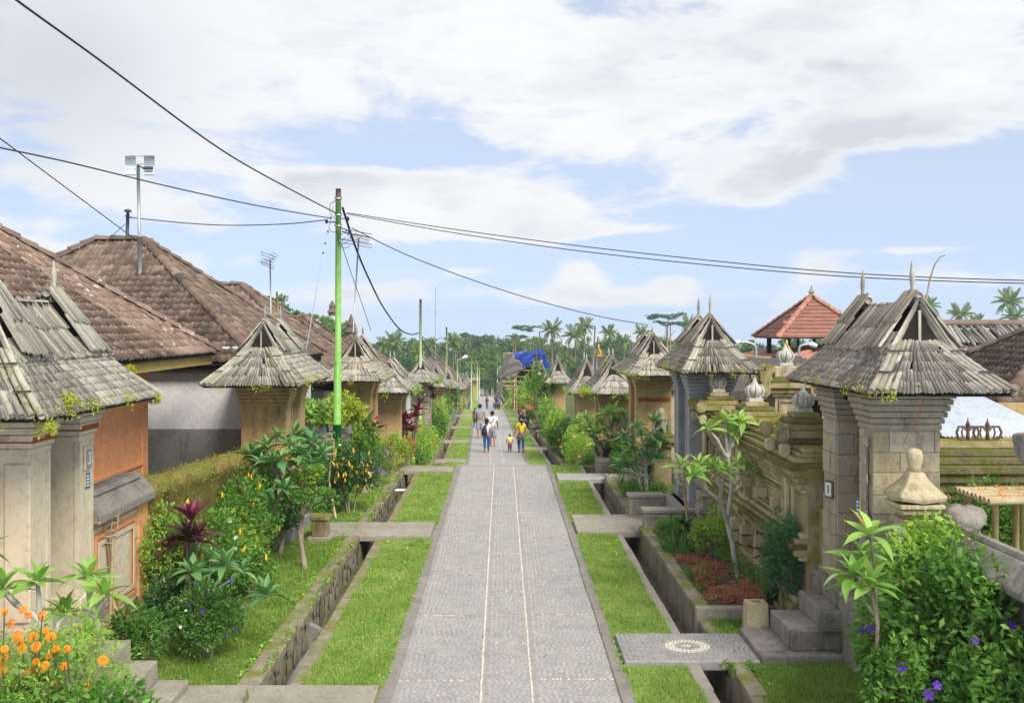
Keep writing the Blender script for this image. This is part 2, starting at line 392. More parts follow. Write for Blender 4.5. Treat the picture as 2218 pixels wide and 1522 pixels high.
def flat(name, col, rough=.6, metal=0., spec=.4, vary=.15, scale=20):
    m, t = _new(name); geo = t.nodes.new('ShaderNodeNewGeometry')
    n = tnoise(t, geo.outputs['Position'], scale, 4, .6)
    c = mixc(t, n, tuple(q*(1-vary) for q in col), tuple(min(1, q*(1+vary)) for q in col))
    b = t.nodes.new('ShaderNodeBsdfPrincipled'); t.links.new(c, b.inputs['Base Color']); b.inputs['Roughness'].default_value = rough; b.inputs['Metallic'].default_value = metal; b.inputs['Specular IOR Level'].default_value = spec
    o = t.nodes.new('ShaderNodeOutputMaterial'); t.links.new(b.outputs[0], o.inputs[0]); return m
MOSS = (.16, .17, .025); MOSSD = (.07, .085, .02)
MT = dict(
    pebble=pmat('pebble', [(.33,.325,.315),(.46,.45,.43)], .7, .8, .15, 90, vary=.09, hues=[(.34,.34,.34),(.40,.395,.385),(.44,.43,.415),(.37,.37,.37)], spots=((.27,.26,.245),.34,.8)),
    pebble_dark=pmat('pebble_dark', [(.21,.21,.21),(.31,.305,.30)], 1.2, .8, .15, 90, vary=.15),
    pebble_white=pmat('pebble_white', [(.54,.50,.44),(.68,.64,.57)], 3, .8, .1, 90, vary=.12),
    mortar=pmat('mortar', [(.29,.28,.27),(.39,.38,.365)], 2, .95, .4, 60, spots=((.13,.125,.115),.2,5)),
    pebble_far=pmat('pebble_far', [(.32,.315,.31),(.45,.44,.43)], 9, .85, .5, 22, spots=((.44,.43,.42),.25,1.2)),
    concrete=pmat('concrete', [(.29,.265,.22),(.41,.375,.315)], 2.5, .95, .35, 50, stain=((.13,.12,.095),.25,5), spots=((.19,.175,.14),.3,8)),
    concrete_moss=pmat('concrete_moss', [(.25,.215,.16),(.38,.335,.265)], 3, .95, .4, 45, stain=((.10,.085,.05),.46,4), moss=((.18,.20,.03),.60,2.2,.2)),
    concrete_dark=pmat('concrete_dark', [(.20,.18,.155),(.34,.315,.28)], 3, .95, .45, 40, spots=((.46,.45,.42),.28,12), stain=((.06,.055,.05),.42,3.5), grime=.4),
    border=pmat('border', [(.22,.205,.185),(.31,.29,.265)], 2, .95, .3, 60, spots=((.16,.15,.13),.3,6)),
    soil=pmat('soil', [(.07,.05,.03),(.16,.12,.075)], 4, 1, .6, 30),
    ditch=pmat('ditch', [(.14,.115,.075),(.24,.2,.14)], 3, .9, .4, 30, moss=(MOSS,.35,2.5,0)),
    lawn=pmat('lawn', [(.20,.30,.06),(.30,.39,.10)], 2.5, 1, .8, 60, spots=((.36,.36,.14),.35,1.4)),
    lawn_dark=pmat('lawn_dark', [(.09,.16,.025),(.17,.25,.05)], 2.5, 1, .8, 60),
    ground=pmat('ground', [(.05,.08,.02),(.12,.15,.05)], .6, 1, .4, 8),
    shingle=pmat('shingle', [(.25,.22,.175),(.46,.42,.35)], 6, .9, .5, 60, vary=.32, hues=[(.23,.20,.16),(.38,.34,.28),(.55,.51,.44),(.31,.275,.225)], moss=((.19,.18,.05),.16,4,0), spots=((.62,.60,.55),.2,10)),
    shingle_moss=pmat('shingle_moss', [(.21,.19,.155),(.40,.37,.31)], 6, .9, .5, 60, vary=.3, hues=[(.25,.23,.185),(.42,.40,.335),(.56,.54,.475),(.34,.32,.265)], moss=(MOSS,.30,5,0), spots=((.66,.65,.61),.30,9)),
    shingle_far=pmat('shingle_far', [(.20,.185,.165),(.36,.335,.30)], 5, .9, .5, 40, vary=.3, hues=[(.24,.22,.195),(.38,.355,.32),(.50,.47,.43)], moss=((.22,.23,.06),.16,1.8,0)),
    bamboo_grey=pmat('bamboo_grey', [(.32,.29,.235),(.50,.46,.39)], 4, .7, .3, 50, vary=.28, spots=((.13,.115,.09),.28,7), stain=((.14,.12,.09),.3,6)),
    bamboo_mossy=pmat('bamboo_mossy', [(.30,.29,.23),(.46,.45,.37)], 4, .7, .3, 50, vary=.25, moss=(MOSS,.25,6,0)),
    bamboo_tan=pmat('bamboo_tan', [(.50,.36,.17),(.62,.47,.25)], 4, .55, .2, 50, vary=.15, spots=((.25,.17,.08),.12,6)),
    dark_wood_and_void=pmat('dark_wood_and_void', [(.010,.008,.007),(.035,.029,.024)], 5, .9, .4, 40),  # dark timber, blackened further so the open gables look shaded
    stone_tan=pmat('stone_tan', [(.34,.285,.20),(.50,.43,.32)], 3, .95, .5, 45, vary=.14, hues=[(.40,.34,.245),(.48,.42,.315),(.42,.39,.33),(.53,.43,.27)], stain=((.085,.075,.055),.46,2.6)),
    stone_grey=pmat('stone_grey', [(.34,.295,.22),(.49,.43,.335)], 3, .95, .5, 45, vary=.1, stain=((.10,.09,.07),.34,3)),
    stone_moss=pmat('stone_moss', [(.34,.275,.165),(.50,.415,.27)], 3.5, .95, .5, 40, vary=.12, stain=((.07,.06,.03),.46,3.2), moss=((.20,.19,.025),.80,2.0,.5)),
    stone_pale=pmat('stone_pale', [(.44,.37,.24),(.60,.52,.36)], 3.5, .95, .4, 45, vary=.12, stain=((.15,.115,.05),.44,3.2), moss=((.2,.18,.03),.40,2.6,.5)),
    moss_wall=pmat('moss_wall', [(.17,.13,.05),(.34,.26,.07)], 3, 1, .9, 25, moss=((.17,.20,.03),.56,2.2,.3), stain=((.05,.045,.03),.48,2.4), spots=((.30,.27,.08),.3,5), bdist=.03, grime=.5),
    moss_dark=pmat('moss_dark', [(.16,.13,.07),(.27,.22,.12)], 4, 1, .9, 25, moss=((.14,.16,.02),.72,2.6,.5), stain=((.04,.035,.02),.45,3), bdist=.03),
    plaster_beige=pmat('plaster_beige', [(.62,.53,.40),(.71,.62,.48)], 1.2, .9, .15, 70, spots=((.43,.33,.25),.14,1.6), stain=((.33,.29,.23),.2,2), grime=.10),
    plaster_tan=pmat('plaster_tan', [(.47,.32,.15),(.58,.415,.21)], 1.4, .9, .2, 60, stain=((.22,.145,.07),.3,3), spots=((.30,.2,.09),.2,3), grime=.10),
    plaster_mould=pmat('plaster_mould', [(.45,.33,.16),(.56,.42,.215)], 1.4, .9, .2, 60, stain=((.055,.048,.04),.55,1.3), spots=((.30,.21,.1),.2,3)),
    plaster_orange=pmat('plaster_orange', [(.78,.35,.155),(.85,.41,.19)], 1.2, .9, .15, 60, spots=((.42,.24,.13),.12,2.2), grime=.10),
    plaster_white=pmat('plaster_white', [(.74,.75,.77),(.82,.83,.85)], 1.2, .9, .12, 60, stain=((.60,.59,.57),.1,2), grime=.10),
    plaster_grey=pmat('plaster_grey', [(.24,.24,.25),(.33,.33,.34)], 1.5, .9, .2, 60, stain=((.09,.09,.09),.3,2), grime=.10),
    plaster_slate=pmat('plaster_slate', [(.29,.295,.31),(.42,.43,.45)], 1.5, .9, .2, 60, spots=((.42,.40,.37),.25,2), grime=.10),
    red_band=pmat('red_band', [(.28,.075,.035),(.36,.105,.05)], 3, .85, .2, 50),
    yellow_trim=pmat('yellow_trim', [(.46,.33,.10),(.55,.40,.14)], 3, .8, .1, 50),
    tile_brown=pmat('tile_brown', [(.155,.11,.085),(.25,.185,.145)], 5, .9, .35, 50, vary=.34, hues=[(.15,.105,.08),(.205,.148,.115),(.27,.20,.16),(.175,.14,.12)], spots=((.42,.38,.33),.30,13), stain=((.07,.06,.055),.3,3)),
    tile_orange=pmat('tile_orange', [(.23,.15,.115),(.33,.22,.175)], 5, .9, .35, 50, vary=.28, hues=[(.20,.135,.10),(.26,.18,.14),(.32,.235,.19),(.23,.175,.145)], spots=((.60,.57,.53),.46,5.5), stain=((.09,.07,.06),.25,3)),
    tile_dark=pmat('tile_dark', [(.13,.10,.09),(.23,.18,.16)], 5, .9, .35, 50, vary=.28, spots=((.36,.33,.3),.2,8)),
    terracotta=pmat('terracotta', [(.40,.185,.14),(.50,.25,.195)], 2, .8, .15, 40, vary=.12),
    lime=pmat('lime', [(.20,.47,.09),(.27,.56,.14)], 2, .5, .1, 40, spec=.4, stain=((.16,.30,.10),.2,3), spots=((.42,.5,.3),.12,9)),
    lime_pale=pmat('lime_pale', [(.40,.52,.25),(.50,.60,.34)], 2, .5, .05, 40),
    green_dark=flat('green_dark', (.02,.22,.06)),
    metal=flat('metal', (.42,.44,.47), .45, .6), metal_dark=flat('metal_dark', (.10,.105,.13), .5, .4), wire=flat('wire', (.035,.035,.05), .6), wire_blue=flat('wire_blue', (.015,.02,.10), .6),
    corrug=pmat('corrug', [(.56,.62,.70),(.66,.72,.79)], 1.5, .6, .1, 40, spec=.4),
    stupa=pmat('stupa', [(.44,.42,.385),(.60,.58,.54)], 6, .9, .3, 50, spots=((.25,.23,.2),.25,9), stain=((.2,.19,.17),.25,8)),
    gold=flat('gold', (.62,.42,.10), .4, .5), rust=pmat('rust', [(.10,.07,.055),(.2,.14,.10)], 6, .8, .3, 50),
    white=flat('white', (.78,.78,.77), .7), blue_sign=flat('blue_sign', (.06,.14,.34), .5), yellow_sign=flat('yellow_sign', (.7,.6,.15), .5), black=flat('black', (.015,.015,.017), .5),
    ink=flat('ink', (.05,.05,.05), .7),
    bark=pmat('bark', [(.24,.20,.15),(.40,.35,.28)], 7, .95, .5, 40, spots=((.45,.43,.38),.2,8)),
    bark_white=pmat('bark_white', [(.44,.43,.38),(.60,.59,.53)], 7, .9, .3, 40, spots=((.2,.18,.14),.24,11)),
    bark_palm=pmat('bark_palm', [(.27,.25,.22),(.42,.395,.35)], 7, .95, .4, 20),
    stem=flat('stem', (.10,.13,.04), .7),
    tarp_blue=pmat('tarp_blue', [(.02,.055,.36),(.03,.085,.46)], 1.5, .45, .3, 8, spec=.4, bdist=.05), tarp_grey=pmat('tarp_grey', [(.15,.135,.125),(.24,.215,.20)], 1.5, .6, .4, 8, bdist=.05),
    skin=flat('skin', (.36,.19,.115), .55, 0, .35, .06), skin_dark=flat('skin_dark', (.22,.115,.07), .55, 0, .35, .06), hair=flat('hair', (.012,.01,.012), .5),
    jeans=flat('jeans', (.03,.09,.32), .85, 0, .2, .3, 30), navy=flat('navy', (.015,.02,.06), .85), tee_grey=flat('tee_grey', (.30,.31,.34), .9), tee_white=flat('tee_white', (.74,.74,.77), .9),
    yellow_top=flat('yellow_top', (.80,.55,.03), .9), pale_yellow=flat('pale_yellow', (.83,.74,.22), .9), plum=flat('plum', (.22,.05,.16), .9), shorts_print=pmat('shorts_print', [(.10,.12,.2),(.62,.62,.66)], 22, .9, 0),
    shorts_blue=pmat('shorts_blue', [(.03,.05,.22),(.6,.6,.65)], 26, .9, 0), batik=pmat('batik', [(.02,.05,.18),(.25,.36,.5)], 26, .9, 0), maroon=flat('maroon', (.16,.02,.025), .9), khaki=flat('khaki', (.42,.33,.18), .9),
    bag_brown=flat('bag_brown', (.13,.085,.055), .6), bag_black=flat('bag_black', (.015,.017,.04), .7), shoe_red=flat('shoe_red', (.4,.03,.03), .6), shoe_dark=flat('shoe_dark', (.04,.025,.02), .6), sandal=flat('sandal', (.4,.25,.15), .7),
    pipe=flat('pipe', (.34,.335,.33), .6), pot=pmat('pot', [(.035,.035,.035),(.08,.078,.07)], 5, .7, .2, 40, spots=((.2,.19,.14),.2,9)), straw=pmat('straw', [(.40,.31,.18),(.58,.48,.32)], 6, .9, .3, 40, vary=.2),
    thatch=pmat('thatch', [(.075,.065,.065),(.15,.13,.125)], 6, 1, .8, 40, stretch=(3,3,.4)), lamp=flat('lamp', (.75,.76,.76), .4),
)
LM = dict(
    frangi=leafmat('frangi', [(.14,.28,.05),(.22,.38,.08),(.31,.48,.12)], .32, .42, .35), frangi_blue=leafmat('frangi_blue', [(.06,.17,.06),(.12,.26,.09),(.22,.36,.14)], .28, .4, .4),
    frangi_yellow=leafmat('frangi_yellow', [(.5,.38,.04),(.62,.45,.05)], .3), bush_mid=leafmat('bush_mid', [(.045,.13,.02),(.09,.21,.03),(.17,.32,.055)], .28),
    bush_dark=leafmat('bush_dark', [(.018,.06,.016),(.04,.11,.028),(.08,.17,.04)], .22, .4, .45), bush_light=leafmat('bush_light', [(.12,.26,.03),(.22,.38,.05),(.33,.47,.08)], .35),
    lime=leafmat('lime_leaf', [(.28,.38,.04),(.42,.50,.06)], .4), fern=leafmat('fern_leaf', [(.03,.12,.04),(.07,.2,.07),(.12,.28,.09)], .3), fern_yellow=leafmat('fern_yellow', [(.34,.40,.04),(.52,.55,.07)], .4),
    red=leafmat('red_leaf', [(.07,.012,.03),(.17,.02,.055),(.33,.035,.10)], .25, .35, .5), darkred=leafmat('darkred_leaf', [(.03,.012,.016),(.075,.025,.03),(.13,.04,.045)], .2, .4, .45), pink=leafmat('pink_leaf', [(.45,.04,.14),(.6,.08,.22)], .3),
    cover=leafmat('cover_leaf', [(.30,.085,.07),(.42,.17,.11),(.26,.22,.06)], .25), orange_leaf=leafmat('orange_leaf', [(.35,.16,.04),(.5,.2,.07),(.28,.3,.05)], .3),
    moss_green=leafmat('moss_green', [(.10,.12,.02),(.18,.20,.03),(.30,.32,.06)], .15),
    grass=leafmat('grass_blade', [(.13,.26,.045),(.24,.37,.08),(.44,.50,.18)], .35, .6, .2), grass_dark=leafmat('grass_dark', [(.10,.20,.03),(.18,.29,.05),(.28,.38,.09)], .3, .6, .2), sedge=leafmat('sedge', [(.04,.16,.04),(.10,.28,.07)], .3), striped=leafmat('striped', [(.2,.3,.06),(.5,.52,.16)], .3),
    flower_y=leafmat('flower_y', [(.80,.45,.02),(.9,.62,.06)], .25), flower_o=leafmat('flower_o', [(.85,.24,.01),(.95,.36,.015)], .2), flower_w=leafmat('flower_w', [(.8,.8,.78),(.85,.85,.8)], .2), flower_p=leafmat('flower_p', [(.09,.02,.33),(.14,.04,.45)], .2), flower_r=leafmat('flower_r', [(.55,.06,.04),(.7,.13,.1)], .2),
    tree_a=leafmat('tree_a', [(.035,.095,.02),(.075,.165,.03),(.14,.25,.05)], .25), tree_b=leafmat('tree_b', [(.02,.075,.028),(.045,.125,.045),(.085,.19,.06)], .22), tree_c=leafmat('tree_c', [(.06,.13,.035),(.12,.21,.05),(.2,.3,.075)], .28),
    palm=leafmat('palm_leaf', [(.07,.14,.035),(.14,.23,.055),(.25,.33,.09)], .25, .4, .4), palm_dry=leafmat('palm_dry', [(.16,.15,.05),(.26,.23,.09)], .25), hedge=leafmat('hedge_leaf', [(.03,.10,.02),(.07,.17,.03),(.13,.25,.05)], .28),
)
# ================================================================= ground, street, ditches, lawns
def ys_between(a, b, step): 
    n = max(1, int(math.ceil((b-a)/step))); return list(np.linspace(a, b, n+1))
def ribbon(name, x0, x1, a, b, dz, mat, depth=0., step=2., parent=None, nx=1, bend=None, kind='structure'):
    """strip along the street between offsets x0..x1; depth>0 gives it sides"""
    ys = ys_between(a, b, step); mb = MB(); V = []; n = nx+1
    gg = g((a+b)/2) - 0
    for y in ys:
        yy = min(max(y, a+.001), b-.001); z = g(yy)+dz; c = cx(y)
        for k in range(n):
            x = x0+(x1-x0)*k/nx; V.append((c+x, y, z+(bend(x, y) if bend else 0)))
    F = [(i*n+k, i*n+k+1, (i+1)*n+k+1, (i+1)*n+k) for i in range(len(ys)-1) for k in range(nx)]
    if depth:
        m = len(V); top = list(V)
        V += [(p[0], p[1], p[2]-depth) for p in top]
        e = lambda i, j: F.append((i, j, j+m, i+m))
        for i in range(len(ys)-1):
            e((i+1)*n, i*n); e(i*n+nx, (i+1)*n+nx)
        for k in range(nx):
            e(k, k+1); e((len(ys)-1)*n+k+1, (len(ys)-1)*n+k)
    mb.add(V, F); o = mk(name, mb, mat, parent)
    if kind: o['kind'] = kind
    return o
SEG = [(6.0, 27.98), (28.0, 86.98), (87.0, 165.98), (166.0, 270.0)]
YMAX = SEG[-1][1]
# far land out to the horizon, below everything
mb = MB(); zf = g(270)-.6; HZ = 950
mb.poly([(-400, 268, zf), (400, 268, zf), (600, HZ, -46), (-600, HZ, -46)]); mk('far_land', mb, MT['ground'], kind='structure')
for i, (a, b) in enumerate(SEG):
    hill = lambda x, y: .05*math.sin(x*.7+y*.3)+.04*math.sin(y*.9)
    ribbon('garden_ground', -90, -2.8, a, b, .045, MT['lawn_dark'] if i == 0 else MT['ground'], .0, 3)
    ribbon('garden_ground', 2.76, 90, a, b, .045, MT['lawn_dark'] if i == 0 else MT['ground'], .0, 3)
    ribbon('street_bed', -1.16, 1.26, a, b, 0, MT['mortar'] if i == 0 else MT['pebble_far'], 0, 3)
    ribbon('lawn', -2.12, -1.3, a, b, .012, MT['lawn'], 0, 3); ribbon('lawn', 1.4, 2.13, a, b, .012, MT['lawn'], 0, 3)
    ribbon('ditch_bed', -2.62, -2.28, a, b, -.42, MT['ditch'], 0, 3); ribbon('ditch_bed', 2.26, 2.6, a, b, -.42, MT['ditch'], 0, 3)
    if i > 0:
        ribbon('kerb', -2.30, -2.10, a, b, .03, MT['concrete_moss'], .5, 4); ribbon('kerb', 2.10, 2.27, a, b, .03, MT['concrete'], .5, 4)
        ribbon('ditch_wall', -2.82, -2.6, a, b, .12, MT['concrete_moss'], .6, 4); ribbon('ditch_wall', 2.58, 2.78, a, b, .14, MT['concrete_moss'], .6, 4)
# retaining faces and stairs between the terraces
for yb, ht, n in ((28.0, 1.39, 8), (87.0, 1.98, 11), (166.0, 1.9, 11)):
    z1 = g(yb-.01); z0 = g(yb+.01); mb = MB(); c = cx(yb)
    mb.box(c-90, c-1.5, yb-.012, yb+.3, z0-.6, z1-.02); mb.box(c+1.5, c+90, yb-.012, yb+.3, z0-.6, z1-.02); mk('terrace_wall', mb, MT['stone_moss'], kind='structure')
    mb = MB()
    for k in range(n):
        zz = z1-(z1-z0)*(k)/n-.012; mb.box(c-1.5, c+1.5, yb+.28*k-.01, yb+.28*(k+1)+.02, z0-.3, zz-.003*k)
    o = mk('street_stairs', mb, MT['concrete'], kind='structure')
# borders of the street, split into short cast lengths
for i, (a, b) in enumerate(SEG[:3]):
    for sx0, sx1 in ((-1.30, -1.15), (1.25, 1.40)):
        if i:
            ribbon('street_border', sx0, sx1, a, b, .02, MT['border'], .06, 4); continue
        mb = MB(); mb.box(sx0+.04, sx1-.04, 6, 27.9, -.1, -.02); root = mk('street_border', mb, MT['border'], loc=(sx0, 6, -.1), kind='structure'); y = 6.0
        while y < b:
            l = min(random.uniform(1.1, 1.7), b-y); m2 = MB(); j = random.uniform(-.006, .006); m2.box(sx0+j, sx1+j, y, y+l-.008, -.05, .02+random.uniform(-.004, .004))
            mk('border_stone', m2, MT['border'], root, bevel=.008); y += l
# ---- cobbles of the first terrace: real pebbles set in mortar, panels separated by lines of white pebbles
LX = (-.225, .32); PX0, PX1 = -1.145, 1.245
cross_l = [8.5+2.48*k for k in range(9)]; cross_c = [9.85+2.43*k for k in range(9)]; cross_r = [8.55+2.48*k for k in range(9)]
def pebble_var(n=6):
    out = []
    for q in range(8):
        k = random.choice((5, 6, 6, 7)); V = []
        for r, z in ((1., 0), (.78, .75), ):
            for j in range(k):
                th = 2*math.pi*(j+random.uniform(-.18, .18))/k; V.append((.5*r*math.cos(th)*random.uniform(.92, 1.05), .5*r*math.sin(th)*random.uniform(.92, 1.05), z))
        V.append((0, 0, 1.0)); F4 = [(j, (j+1) % k, k+(j+1) % k, k+j) for j in range(k)]; F3 = [(k+j, k+(j+1) % k, 2*k) for j in range(k)]
        out.append((np.array(V), [np.array(F4), np.array(F3)]))
    return out
PV = pebble_var()
bed = thing('street_paving', (.05, 7, 0), None, None, kind='structure')
P, S, A = [], [], []
def panel(x0, x1, y0, y1, curl):
    y = y0+.02
    cxm, r = (x0+x1)/2, 0
    while y < y1-.02:
        f = 1+max(0, (y-17))*.03                             # slightly larger setts where single ones can no longer be told apart
        dy = .042*f; x = x0+.025+random.uniform(0, .03)
        while x < x1-.02:
            w = random.uniform(.05, .075)*f
            yy = y+curl*math.sin((x-x0)/(x1-x0)*math.pi)*.10+random.uniform(-.006, .006)
            if y0+.015 < yy < y1-.015:
                P.append((x+w/2, yy, -.004)); S.append((w*random.uniform(.9, .99), dy*random.uniform(.86, 1.0), random.uniform(.006, .0095))); A.append(random.uniform(-.22, .22)+curl*.25*math.cos((x-x0)/(x1-x0)*math.pi))
            x += w
        y += dy
def edges(cr, lo, hi): return [lo]+[c for c in cr if lo < c < hi]+[hi]
for x0, x1, cr in ((PX0, LX[0]-.02, cross_l), (LX[0]+.02, LX[1]-.02, cross_c), (LX[1]+.02, PX1, cross_r)):
    e = edges(cr, 9.6, 27.95)
    for a, b in zip(e[:-1], e[1:]): panel(x0, x1, a+.022, b-.022, random.choice((-1, 1, 1))*random.uniform(.2, 1.))
def TRS(P, S, A):
    P, S, A = np.array(P), np.array(S), np.array(A); c, s = np.cos(A), np.sin(A); z = np.zeros(len(P))
    return mats4(P, np.c_[c*S[:,0], s*S[:,0], z], np.c_[-s*S[:,1], c*S[:,1], z], np.c_[z, z, S[:,2]])
pieces(bed, 'pebble', PV, TRS(P, S, A), MT['pebble'], 300, 'pebble_field')
P, S, A = [], [], []
for lx in LX:
    y = 9.6
    while y < 27.9:
        l = random.uniform(.03, .05)*(1+max(0, y-17)*.03); P.append((lx+random.uniform(-.006, .006), y+l/2, -.002)); S.append((random.uniform(.026, .036), l*.97, .018)); A.append(random.uniform(-.2, .2)); y += l
for x0, x1, cr in ((PX0, LX[0]-.02, cross_l), (LX[0]+.02, LX[1]-.02, cross_c), (LX[1]+.02, PX1, cross_r)):
    for c in cr:
        if c < 9.6: continue
        x = x0
        while x < x1:
            l = random.uniform(.03, .05); 
            if random.random() < .55: P.append((x+l/2, c+random.uniform(-.004, .004), -.003)); S.append((l*.95, random.uniform(.018, .026), .016)); A.append(random.uniform(-.2, .2))
            x += l
pieces(bed, 'white_pebble', PV, TRS(P, S, A), MT['pebble_white'], 300, 'white_pebble_line')
for i, (a, b) in enumerate(SEG[1:3]):                      # the two light lines go on down the next terraces
    for lx in LX: ribbon('street_line', lx-.02, lx+.02, a, b, .004, MT['pebble_white'], 0, 4)
    y = a+12
    while y < b:
        mb = MB(); z = g(y)+.0042; mb.poly([(cx(y)-1.14, y-.03, z), (cx(y)+1.24, y-.03, z), (cx(y)+1.24, y+.03, g(y+.03)+.0042), (cx(y)-1.14, y+.03, g(y+.03)+.0042)]); mk('street_line', mb, MT['pebble_white'], kind='structure'); y += 4.2
# ---- kerbs and retaining walls of the first terrace, stone by stone
def stone_row(name, piece, x0, x1, z0, z1, a, b, l0, l1, mat, bevel=.012, jz=.012, jx=.008):
    root = None; m0 = MB(); m0.box(x0+.03, x1-.03, a, b, z0, z1-.05); root = mk(name, m0, mat, loc=((x0+x1)/2, a, z0), kind='structure'); y = a
    while y < b-.02:
        l = min(random.uniform(l0, l1), b-y)
        if b-y-l < .12: l = b-y
        m2 = MB(); dx, dz = random.uniform(-jx, jx), random.uniform(-jz, jz); m2.box(x0+dx, x1+dx, y+.004, y+l-.004, z1-.11, z1+dz); mk(piece, m2, mat, root, bevel=bevel); y += l
    return root
LB = [(8.9, 10.65), (18.25, 19.5), (26.5, 27.3)]            # footbridges, left and right (y ranges)
RB = [(11.4, 12.44), (18.6, 20.3), (25.0, 26.3)]
def gaps(lst, a, b):
    out = []; y = a
    for p, q in lst:
        if p > y: out.append((y, p))
        y = q
    if y < b: out.append((y, b))
    return out
for a, b in gaps([], 6, 27.95):
    stone_row('kerb', 'kerb_stone', -2.31, -2.11, -.5, .012, a, b, .5, .95, MT['concrete_moss']); stone_row('kerb', 'kerb_stone', 2.11, 2.27, -.5, .018, a, b, .8, 1.4, MT['concrete'])
for a, b in gaps(LB, 6, 27.95): lw = stone_row('ditch_wall', 'coping_stone', -2.84, -2.60, -.5, .075, a, b, .28, .6, MT['concrete_moss'], .016, .02, .014)
for x0, x1, lst in ((-2.84, -2.6, LB), (2.58, 2.78, RB)):       # plain wall under the slabs
    for a, b in lst: mb = MB(); mb.box(x0, x1, a-.01, b+.01, -.52, -.095); mk('ditch_wall', mb, MT['concrete_moss'], kind='structure')
M = []                                                      # rubble stones in the face of the left ditch wall
y = 9.0
while y < 27.5:
    z = -.42
    while z < -.04:
        h = random.uniform(.12, .34); w = random.uniform(.14, .36)
        if random.random() < .25: z += h; continue
        m = np.eye(4); m[:3, 0] = (0, w*.96, 0); m[:3, 1] = (0, 0, h*.95); m[:3, 2] = (random.uniform(.006, .016), 0, 0); m[:3, 3] = (-2.612, y+w/2, z+h/2); M.append(m); z += h
    y += random.uniform(.14, .26)
pieces(lw, 'rubble_stone', PV, M, MT['concrete_moss'], 120, 'rubble_face')
for a, b in gaps(RB[:1], 6, 13.1): stone_row('ditch_wall', 'coping_stone', 2.58, 2.78, -.5, .06, a, b, .7, 1.3, MT['concrete_moss'])
stone_row('ditch_wall', 'coping_stone', 2.56, 2.76, -.5, .20, 13.25, 18.6, .5, 1.1, MT['concrete_moss'])
for a, b in gaps(RB[1:], 18.55, 27.95): stone_row('ditch_wall', 'coping_stone', 2.58, 2.78, -.5, .10, a, b, .7, 1.3, MT['concrete_moss'])
mb = MB(); mb.box(2.77, 4.2, 13.12, 13.26, -.05, .2); mb.box(2.76, 3.9, 13.27, 18.55, -.02, .17); mk('planter_bed', mb, MT['soil'], kind='structure')
stp = MB()
stp.box(2.56, 3.5, 13.1, 13.24, -.3, .205); mk('planter_kerb', stp, MT['concrete'], bevel=.015, kind='structure')
# ---- grass blades
def blades(name, x0, x1, a, b, dens, h, mat, z=.012, far=1.0, keep=None):
    n = int(dens*(x1-x0)*(b-a)); y = RNG.uniform(a, b, n)
    d = np.clip((11/np.maximum(y, 6))**1.3, .12, 1); k = RNG.random(n) < d; y = y[k]; n = len(y); x = RNG.uniform(x0, x1, n)
    if keep is not None: q = keep(x, y); x, y = x[q], y[q]; n = len(x)
    f = np.clip(y/11, 1, 3.)**.75; patch = .8+.4*np.sin(x*7.3+y*2.1)*np.sin(y*3.7-x*2.2)+.35*np.sin(x*2.1-y*1.3+1.)*np.sin(y*.9+x)
    hh = h*RNG.uniform(.5, 1.3, n)*f**.4*np.clip(patch, .4, 1.4); w = .0055*f*RNG.uniform(.8, 1.4, n); th = RNG.uniform(0, 6.28, n)
    gz = np.array([g(v) for v in y]) if b > 28 else np.zeros(n); cc = np.array([cx(v) for v in y]) if b > 28 else np.zeros(n)
    k2 = (np.sin(x*5.1+np.sin(y*1.7)*2)+np.sin(y*3.3+x*2)+RNG.normal(0, .9, n)) > -2.0; x, y, hh, w, th, gz, cc = (q[k2] for q in (x, y, hh, w, th, gz, cc)); n = len(x)
    base = np.c_[x+cc, y, gz+z]; dx = np.c_[np.cos(th), np.sin(th), np.zeros(n)]; ln = RNG.normal(0, .5, (n, 2))
    tip = base+np.c_[ln[:,0]*hh, ln[:,1]*hh, hh]
    V = np.stack([base-dx*w[:,None], base+dx*w[:,None], tip], 1).reshape(-1, 3); F = np.arange(3*n).reshape(-1, 3)
    return mknp(name, V, [F], mat, None, False, 'stuff')
notbridge = lambda lst: (lambda x, y: np.all([(y < p-.0) | (y > q+.0) for p, q in lst], axis=0))
blades('grass', -2.16, -1.27, 9.3, 27.9, 9000, .035, LM['grass'], keep=notbridge(LB)); blades('grass', 1.37, 2.15, 9.3, 27.9, 9000, .035, LM['grass'], keep=notbridge(RB))
blades('grass', -4.6, -2.72, 9.3, 27.9, 4500, .035, LM['grass_dark'], .05, keep=notbridge([LB[0]]))
blades('grass', 2.7, 4.0, 9.3, 13.1, 5500, .035, LM['grass_dark'], .05, keep=notbridge([RB[0]])); blades('grass', 2.72, 3.9, 20.2, 27.9, 4000, .035, LM['grass_dark'], .05)
blades('grass', -2.16, -1.27, 28.2, 70, 2500, .05, LM['grass']); blades('grass', 1.37, 2.15, 28.2, 70, 2500, .05, LM['grass'])
